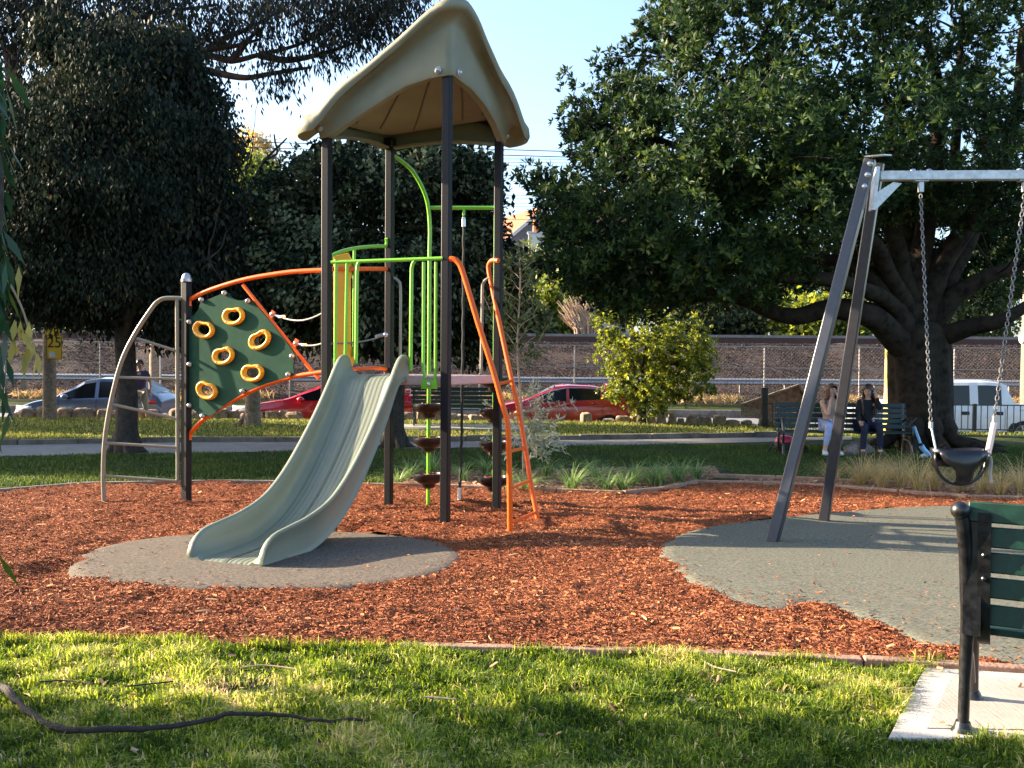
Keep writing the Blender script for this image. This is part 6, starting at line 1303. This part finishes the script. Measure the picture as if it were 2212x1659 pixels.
# --- foliage beyond the railway
rng = np.random.default_rng(81)
def far_tree(px, py, rx, ry, Y, mat, label, n=260, ll=.42, trunk=True, per=16, mode='random', group='trees beyond the railway', lw=.32, zb=2.66):
    c = at(px, py+ry, Y); b_ = Vector((c.x, Y, zb)); t = empty('distant_tree', b_, label, 'tree', group)
    top = at(px, py, Y); mb = MB(); mb.tube([b_-UP*.3, Vector((c.x, Y, (b_.z+top.z)/2)), top], [.25, .18, .06], 8)
    for k in range(5): limb(mb, Vector((c.x, Y, (b_.z*.6+top.z*.4))), top+Vector((rng.normal()*rx*Y/FPX*.5, rng.normal()*.6, rng.normal()*ry*Y/FPX*.4)), .08, .02, rng, .1, 5)
    part('trunk', mb, MAT['bark'], t, ang=60)
    sub_ = [(px+rx*a, py+ry*b, rx*s_, ry*s_, Y, rx*Y/FPX*.5, 1) for a, b, s_ in ((0, 0, .75), (-.5, .2, .5), (.5, .15, .5), (-.2, -.45, .5), (.3, -.4, .45), (.1, .5, .55), (-.55, .55, .4), (.6, .55, .4))]
    C_, O_ = sample(blobs_px(sub_), n, rng, .3); leaves('crown', C_, O_, per, ll, lw, ll*1.0, mode, LEAF[mat], t, rng)
for q in ((1215, 660, 90, 60, 66, 'lime', 'bright yellow-green flat-topped tree beyond the railway', 300), (1120, 700, 60, 50, 63, 'far', 'mid-green bush beyond the railway right of the tower', 200), (1165, 600, 90, 70, 76, 'olive', 'hazy olive tree behind the bright green tree', 260), (1260, 580, 80, 60, 80, 'far', 'dark tree beyond the railway under the big crown', 240),
          (1560, 680, 110, 70, 66, 'far', 'broad tree beyond the railway behind the young tree', 300), (1650, 640, 110, 90, 70, 'olive', 'sunlit olive tree beyond the railway left of the swing legs', 300), (1780, 690, 110, 60, 64, 'lime', 'bright backlit tree beyond the railway behind the swing legs', 300), (1700, 560, 120, 80, 82, 'far', 'tall dark tree beyond the railway above the swing bench', 280), (1880, 600, 120, 90, 80, 'far', 'dark tree beyond the railway behind the big trunk', 280), (2080, 660, 120, 80, 70, 'olive', 'green tree beyond the railway right of the big trunk', 300), (2180, 560, 110, 100, 84, 'far', 'hazy tree beyond the railway at the right edge', 260),
          (420, 640, 130, 90, 66, 'far', 'dark tree beyond the railway behind the climbing wall', 280), (60, 640, 140, 100, 66, 'far', 'dark tree beyond the railway at the left edge', 300), (240, 660, 130, 80, 70, 'olive', 'olive tree beyond the railway behind the left tree', 260), (640, 650, 120, 90, 68, 'far', 'dark tree beyond the railway behind the slide', 260), (820, 660, 120, 90, 66, 'far', 'dark tree beyond the railway behind the green poles', 260), (980, 650, 110, 90, 68, 'far', 'dark tree beyond the railway behind the rope', 260), (1420, 600, 130, 100, 78, 'far', 'dark tree beyond the railway under the left of the big crown', 280)):
    far_tree(*q)
far_tree(545, 400, 55, 75, 46, 'bright', 'sunlit green tree top showing left of the tower roof', 420, .22, group='sunlit trees behind the gap', zb=2.3)
far_tree(545, 330, 60, 55, 60, 'gold', 'thin golden-leaved tree against the sky left of the tower', 300, .22, group='sunlit trees behind the gap', per=7)
# bare pruned branch in the gap
q0 = at(500, 470, 24); bt_ = empty('bare_tree', (q0.x, 24, .03), 'bare pruned dark branches rising in the gap left of the tower roof', 'tree')
mb = MB()
for pts_, r_ in (([(470, 800), (490, 560), (520, 440), (542, 400), (572, 345)], .07), ([(572, 345), (600, 318), (620, 298)], .035), ([(572, 345), (598, 332), (594, 305), (592, 290)], .035), ([(555, 372), (575, 345), (578, 330)], .025), ([(540, 400), (520, 370), (505, 340)], .02), ([(555, 372), (540, 330), (550, 270), (552, 240), (560, 215)], .012)):
    pp = smooth([at(x, y, 24) for x, y in pts_], 4); n = len(pp); mb.tube(pp, [r_*(1-.5*i/n) for i in range(n)], 7)
part('trunk', mb, MAT['bark'], bt_, ang=60)
# pale brush of dead fronds right of the bright tree
P = at(1268, 735, 60); P.z = 2.66; db = empty('dead_palm', P, 'pale brown brush of dry fronds beyond the railway left of the young tree', 'plant'); mb = MB()
for k in range(130):
    a = rng.uniform(-1, 1); x = rng.uniform(-.8, .8); top_ = 2.2+rng.uniform(-.5, 1.0)*1.2
    mb.tube([P+V(x*.8, rng.uniform(-.4, .4), 0), P+V(x*1.0-.3*a*0, rng.uniform(-.4, .4), top_*.5), P+V(x*1.15-.55-rng.uniform(0, .5), rng.uniform(-.5, .5), top_)], [.05, .04, .012], 4)
part('fronds', mb, MAT['barkpale'], db)
# ================================================================== HOUSES AND WIRES
def house(name, org, w, d, h, roofh, rotz, wall, roofm, label, chim=True):
    P = Vector(org); q = Matrix.Rotation(rotz, 3, 'Z'); W_ = lambda x, y, z: P+q @ Vector((x, y, z)); hs = empty(name, P, label, 'house')
    mb = MB(); mb.prism([W_(-w/2, -d/2, 0), W_(w/2, -d/2, 0), W_(w/2, -d/2, h), W_(0, -d/2, h+roofh), W_(-w/2, -d/2, h)], q @ Vector((0, d, 0))); part('wall', mb, MAT[wall], hs, ang=None)
    mb = MB()
    for s_ in (-1, 1): mb.prism([W_(0, -d/2-.4, h+roofh+.02), W_(s_*(w/2+.4), -d/2-.4, h-.35), W_(s_*(w/2+.4), -d/2-.4, h-.17), W_(0, -d/2-.4, h+roofh+.22)], q @ Vector((0, d+.8, 0)))
    rf = part('roof', mb, MAT[roofm], hs, ang=None)
    mb = MB()
    for s_ in (-1, 1): mb.prism([W_(0, -d/2-.46, h+roofh-.25), W_(s_*(w/2+.42), -d/2-.46, h-.62), W_(s_*(w/2+.42), -d/2-.46, h-.2), W_(0, -d/2-.46, h+roofh+.2)], q @ Vector((0, .05, 0)))
    part('barge_board', mb, MAT['render'], rf, ang=None)
    for x, z in ((-w*.22, h*.5), (w*.22, h*.5)):
        mb = MB(); mb.box(W_(x, -d/2-.03, z), (1.2, .1, 1.3), q); wn = part('window', mb, MAT['render'], hs, ang=None); mb = MB(); mb.box(W_(x, -d/2-.09, z), (1.0, .04, 1.1), q); part('pane', mb, MAT['glass'], wn, ang=None)
    if chim:
        mb = MB(); mb.box(W_(w*.3, 0, h+roofh*.9), (.9, .7, 2.4), q); c = part('chimney', mb, MAT['brick'], rf, ang=None)
P = at(1105, 520, 105); house('house', (P.x+1.0, 105, 2.7), 8.5, 9, P.z-2.7-.6, 3.4, R(28), 'slate', 'rooft', 'house with steep terracotta gable roof seen between the tower and the big tree')
P = at(1160, 560, 98); P.z = 2.7; zt = at(1155, 490, 98).z
ch = empty('house', (P.x+2, 98, 2.7), 'low brick house with white chimney and clay pots beside the big tree crown', 'house')
mb = MB(); mb.box((P.x+2, 98, (2.7+10.2)/2), (9, 8, 7.5)); part('wall', mb, MAT['brick'], ch, ang=None)
mb = MB(); zz = at(1150, 545, 98).z; mb.box((P.x-.2, 93.6, zz), (1.5, 1.0, 2.6)); mb.box((P.x-.2, 93.6, zz+1.35), (1.75, 1.2, .15)); cm_ = part('chimney', mb, MAT['render'], ch, ang=None)
mb = MB(); mb.tube([(P.x-.25, 93.6, zz+1.35), (P.x-.25, 93.6, zz+2.9)], [.36, .26], 10); part('chimney_pot', mb, MAT['rooft'], cm_)
mb = MB(); mb.box((P.x-3.8, 92, at(1125, 590, 92).z), (3.6, 1, 2.6)); part('gable', mb, MAT['brick'], ch, ang=None)
P = at(1225, 705, 72); house('shed', (P.x, 74, 2.66), 9, 4, 1.6, .8, 0, 'render', 'path', 'low pale building with white window frames beyond the railway below the bright tree', False)
P = at(535, 430, 80); house('house', (P.x, 80, 2.7), 9, 8, P.z-2.7-1.0, 2.8, R(-10), 'render', 'rooft', 'pale gabled house behind the sunlit tree left of the tower', False)
P = at(1165, 470, 110); house('house', (P.x+5, 112, 2.7), 10, 8, P.z-2.7-.5, 3.2, R(10), 'brick', 'slate', 'dark slate-roofed brick house mostly hidden by the big tree crown')
def wires(ys, Y, x0_, x1_, label, slope=0.0, r_=.012, sag=.0):
    o_ = empty('overhead_wires', at((x0_+x1_)/2, ys[0], Y), label, 'wires')
    for y in ys:
        a = at(x0_, y, Y); b = at(x1_, y+slope, Y); mb = MB(); mb.tube([a.lerp(b, t)-UP*sag*math.sin(t*math.pi) for t in [i/16 for i in range(17)]], r_, 5); part('wire', mb, MAT['wire'], o_)
wires((262, 274), 34, -900, 3000, 'pair of street wires passing behind the tower roof', 120, .016)
wires((333, 341, 348), 47, -900, 3000, 'three railway wires behind the right tower post', 20, .012)
wires((418, 424, 436, 442, 452, 470), 58, -900, 3000, 'bundle of railway wires crossing the sky gap above the terracotta roof', 8, .012)
# ================================================================== GRASS AND CHIPS
def blades(name, X, Y, H, wd, mat, rng, tint, z0, lean=.7):
    n = len(X); a = rng.uniform(0, 6.283, n); ln = rng.uniform(0, lean, n)*H; dx = np.cos(a)*ln; dy = np.sin(a)*ln
    b = rng.uniform(0, 6.283, n); sx = np.cos(b)*wd/2; sy = np.sin(b)*wd/2; Zb = z0
    P0 = np.stack([X-sx, Y-sy, Zb], 1); P1 = np.stack([X+sx, Y+sy, Zb], 1)
    P2 = np.stack([X-sx*.8+dx*.35, Y-sy*.8+dy*.35, Zb+H*.6], 1); P3 = np.stack([X+sx*.8+dx*.35, Y+sy*.8+dy*.35, Zb+H*.6], 1); P4 = np.stack([X+dx, Y+dy, Zb+H*(1-.25*(ln/H))], 1)
    V_ = np.stack([P0, P1, P3, P2, P4], 1).reshape(-1, 3); i = np.arange(n)*5
    lp = np.stack([i, i+1, i+2, i+3, i+3, i+2, i+4], 1).ravel(); st = np.stack([np.arange(n)*7, np.arange(n)*7+4], 1).ravel()
    return link(name, mesh_np(name, V_, lp, st, np.repeat(tint, 2), mat))
rng = np.random.default_rng(91)
n = 190000; Y = 3.3+2.35*rng.uniform(0, 1, n)**1.15; X = rng.uniform(-1, 1, n)*(.58*Y+.15)
slabP = gp([(1919, 1601), (2600, 1612), (2600, 1480), (1997, 1447)]); FP = FRONT+[(9, 2), (-9, 2)]
k = inpoly_np(X, Y, FP) & ~inpoly_np(X, Y, slabP); X = X[k]; Y = Y[k]
def fld(x, y, s, ph): return np.sin(x*s+ph)*np.sin(y*s*1.3+ph*2)+.6*np.sin(x*s*2.3+y*s*1.1+ph)+.4*np.sin(y*s*3.7-x*s*2.9)
f1_ = fld(X, Y, 4.2, .7); f2_ = fld(X, Y, 11, 2.2)
bare = [(540, 1493, .20, .13), (830, 1440, .14, .06), (1230, 1500, .08, .05), (480, 1640, .15, .06), (1690, 1500, .08, .05), (60, 1640, .1, .06)]
dens = .78+.22*f1_*.6+.15*f2_
bb = np.zeros(len(X))
for px, py, a, b in bare: P = G(px, py); bb = np.maximum(bb, np.exp(-(((X-P.x)/a)**2+((Y-P.y)/b)**2)))
k = rng.uniform(0, 1, len(X)) < dens*(1-bb*1.15); X = X[k]; Y = Y[k]; f1_ = f1_[k]; f2_ = f2_[k]; bb = bb[k]
H = (.026+.040*rng.uniform(0, 1, len(X)))*(1+.35*np.clip(f1_, -1, 1.3)+.2*f2_)*(1-.4*bb); H = np.clip(H*(1+.3*np.sin(X*9+3*np.sin(Y*6))*np.sin(Y*11+X*2)), .008, .11)
tint = np.clip(rng.uniform(0, .72, len(X))+.12*f1_-.14*f2_+.14*np.sin(X*1.7+Y*2.3)+.4*bb+(rng.uniform(0, 1, len(X)) > .88)*.4, 0, 1)
tag(blades('grass', X, Y, H, .0072, LEAF['grass'], rng, tint, np.zeros(len(X))-.002, 1.7), 'sunlit short green lawn grass in the foreground', 'grass', kind='stuff')
# tall blades poking up at the edging
n = 5200; T_ = rng.uniform(0, 1, n); fx = np.array([p[0] for p in FRONT]); X = rng.uniform(-3.4, 2.1, n); Y = np.interp(X, fx, [p[1] for p in FRONT])-.03-.05*rng.uniform(0, 1, n)
k = (np.sin(X*5)+np.sin(X*13)+rng.normal(size=n)*.6) > np.where(X < -.7, -.8, 1.1); X = X[k]; Y = Y[k]
tag(blades('grass_fringe', X, Y, rng.uniform(.03, .10, len(X)), .005, LEAF['grass'], rng, rng.uniform(0, .8, len(X)), np.zeros(len(X)), .8), 'longer grass blades leaning over the front edging', 'grass', kind='stuff')
# lawns behind
gb = gp([(-400, 1083), (0, 1055), (200, 1044), (403, 1040), (700, 1044), (832, 1048), (846, 1019), (1000, 1015), (1300, 1009), (1545, 1006), (1600, 1032), (1790, 1038), (1990, 1043), (2212, 1049), (2600, 1058)])
pt_lo = gp([(-400, 990), (0, 987), (400, 981), (800, 972), (1200, 965), (1500, 959), (1652, 956), (1700, 953), (1840, 951), (2700, 944)]); pt_hi = gp([(-400, 961), (0, 960), (400, 953), (1000, 952), (1371, 948), (1680, 944), (1840, 943), (2700, 940)])
n = 170000; Y = rng.uniform(12.2, 19.8, n); X = rng.uniform(-1, 1, n)*(.56*Y)
k = (Y > np.interp(X, [p[0] for p in gb], [p[1] for p in gb])+.03) & (Y < np.interp(X, [p[0] for p in pt_lo], [p[1] for p in pt_lo])-.02); X = X[k]; Y = Y[k]; f_ = fld(X, Y, 1.3, .4)
k = rng.uniform(0, 1, len(X)) < .75+.25*f_; X = X[k]; Y = Y[k]; f_ = f_[k]
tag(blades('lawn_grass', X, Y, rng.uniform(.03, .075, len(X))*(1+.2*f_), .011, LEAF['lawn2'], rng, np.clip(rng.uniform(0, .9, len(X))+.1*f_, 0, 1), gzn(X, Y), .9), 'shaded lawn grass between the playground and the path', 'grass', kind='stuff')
n = 90000; Y = rng.uniform(18.5, 26.1, n); X = rng.uniform(-1, 1, n)*(.56*Y)
k = (Y > np.interp(X, [p[0] for p in pt_hi], [p[1] for p in pt_hi])+.12) & (Y < 26.4-3.1*smn((X-4.5)/4.5)-.1); X = X[k]; Y = Y[k]; f_ = fld(X, Y, 1.1, 1.4)
k = rng.uniform(0, 1, len(X)) < .8+.3*f_; X = X[k]; Y = Y[k]
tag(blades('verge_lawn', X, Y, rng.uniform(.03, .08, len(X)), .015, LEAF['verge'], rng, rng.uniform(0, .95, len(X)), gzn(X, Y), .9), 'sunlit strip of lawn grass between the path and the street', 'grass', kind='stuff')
# mulch chips
def chips(name, X, Y, Z, ln, mat, rng, asp=.28, upz=.24, tint=None):
    n = len(X); d = rng.normal(size=(n, 3)); d[:, 2] *= upz; d = norm(d); up = norm(np.array((0, 0, 1.))+rng.normal(size=(n, 3))*.45); s = norm(np.cross(d, up)); u = norm(np.cross(s, d))
    P = np.stack([X, Y, Z], 1); L = ln[:, None]/2; w = (ln*asp*rng.uniform(.5, 1.3, n))[:, None]/2; h = w*.55
    V_ = np.stack([P-d*L-s*w, P-d*L*.9+s*w, P+d*L+s*w*.7, P+d*L*.85-s*w*.8, P-d*L*.7+u*h*2, P+d*L*.7+u*h*2], 1).reshape(-1, 3); i = np.arange(n)*6
    f = np.stack([i, i+3, i+5, i+4, i+1, i+4, i+5, i+2], 1).ravel(); st = np.arange(2*n)*4
    t = rng.uniform(0, .94, n)*(.86+.14*np.sin(X*2.1+np.sin(Y*3)*1.5))+(rng.uniform(0, 1, n) > .985)*.06 if tint is None else tint
    return link(name, mesh_np(name, V_, f, st, np.repeat(t, 2), mat))
n = 440000; Y = 5.0+8.4*rng.uniform(0, 1, n)**1.35; X = rng.uniform(-1, 1, n)*(.57*Y+.1)
RRp = [(p[0], p[1]) for p in RR]; k = inpoly_np(X, Y, MUL)
inp = inpoly_np(X, Y, OV) | inpoly_np(X, Y, RRp); k2 = k & ~inp; X1 = X[k2]; Y1 = Y[k2]
# sample the mulch height from the built surface
ZG = np.array([v[2] for v in [(0, 0, mz(x0+i*cell, y0+j*cell)) for j in range(NY+1) for i in range(NX+1)]]).reshape(NY+1, NX+1)
def zat(X, Y):
    i = np.clip((X-x0)/cell, 0, NX-1.001); j = np.clip((Y-y0)/cell, 0, NY-1.001); a = i.astype(int); b = j.astype(int); u = i-a; v = j-b
    return ZG[b, a]*(1-u)*(1-v)+ZG[b, a+1]*u*(1-v)+ZG[b+1, a]*(1-u)*v+ZG[b+1, a+1]*u*v
tag(chips('mulch_chips', X1, Y1, zat(X1, Y1)+rng.uniform(.002, .018, len(X1)), np.clip(rng.lognormal(-4.08, .45, len(X1)), .008, .07), CHIP, rng), 'reddish brown bark chips covering the playground floor', 'mulch', kind='stuff')
# long pale splinters
n = 110; Y = 5.4+7*rng.uniform(0, 1, n); X = rng.uniform(-1, 1, n)*.52*Y; k = inpoly_np(X, Y, MUL) & ~inpoly_np(X, Y, OV) & ~inpoly_np(X, Y, RRp); X = X[k]; Y = Y[k]
tag(chips('pale_splinters', X, Y, zat(X, Y)+.022, rng.uniform(.04, .11, len(X)), CHIP, rng, .12, .15, np.full(len(X), .985)+rng.uniform(0, .015, len(X))), 'long pale wood splinters lying on the red mulch', 'mulch', kind='stuff')
# loose chips strewn over the rubber, thick near its edge
def edist(X, Y, P):
    D = np.full(len(X), 9.); n_ = len(P)
    for i in range(n_):
        a = np.array(P[i][:2]); b = np.array(P[(i+1) % n_][:2]); d = b-a; L2 = d@d+1e-9; t = np.clip(((X-a[0])*d[0]+(Y-a[1])*d[1])/L2, 0, 1); D = np.minimum(D, np.hypot(X-a[0]-t*d[0], Y-a[1]-t*d[1]))
    return D
n = 60000; Y = rng.uniform(5.0, 11.2, n); X = rng.uniform(-5, 5.6, n); Xs = []; Ys = []
for P, base_, s_ in ((OV, .03, .05), (RRp, .022, .08)):
    k = inpoly_np(X, Y, P); x, y = X[k], Y[k]; d = edist(x, y, P); clump = .5+.5*np.sin(x*7+2*np.sin(y*3))*np.sin(y*6+1)
    pr_ = base_+.75*np.exp(-d/s_)*clump+(.42*np.exp(-d/.42) if P is RRp else .04*np.exp(-d/.3))*clump*((y < 7.0) if P is RRp else 1)
    k = rng.uniform(0, 1, len(x)) < pr_; Xs.append(x[k]); Ys.append(y[k])
X = np.concatenate(Xs); Y = np.concatenate(Ys)
tag(chips('loose_chips', X, Y, gzn(X, Y)+.038+rng.uniform(0, .006, len(X)), rng.uniform(.010, .034, len(X)), CHIP, rng), 'stray bark chips strewn over the grey rubber pads', 'mulch', kind='stuff')
# garden chips
n = 9000; Y = rng.uniform(11.5, 16, n); X = rng.uniform(-2, 9, n); gbp = [o_ for o_ in (gp([(830, 1049), (845, 1022), (1000, 1018), (1100, 1018), (1300, 1012), (1545, 1008), (1560, 1030), (1505, 1043), (1383, 1069), (1240, 1064), (1100, 1058), (960, 1053)]), gp([(1591, 1043), (1600, 1034), (1790, 1040), (1990, 1046), (2212, 1052), (2500, 1060), (2500, 1092), (2212, 1077), (2068, 1074), (1900, 1061), (1717, 1047)]))]
k = inpoly_np(X, Y, gbp[0]) | inpoly_np(X, Y, gbp[1]); X = X[k]; Y = Y[k]
GCH = MT('garden_chips', [(0, (.12, .06, .04)), (.5, (.36, .20, .12)), (1, (.62, .42, .28))], 0, .85, .2)
tag(chips('garden_chips', X, Y, gzn(X, Y)+.012, rng.uniform(.03, .09, len(X)), GCH, rng), 'pale wood chips covering the garden beds', 'mulch', kind='stuff')
# dead leaves in the front grass
n = 70; Y = rng.uniform(3.6, 5.4, n); X = rng.uniform(-.53, .53, n)*Y
DL = MT('dead_leaf', [(0, (.20, .10, .05)), (.6, (.42, .26, .14)), (1, (.60, .45, .28))], .1, .8)
tag(chips('dead_leaves', X, Y, np.full(n, .035), rng.uniform(.02, .06, n), DL, rng, .45, .5), 'brown dead leaves scattered in the front lawn', 'dead leaves', kind='stuff')
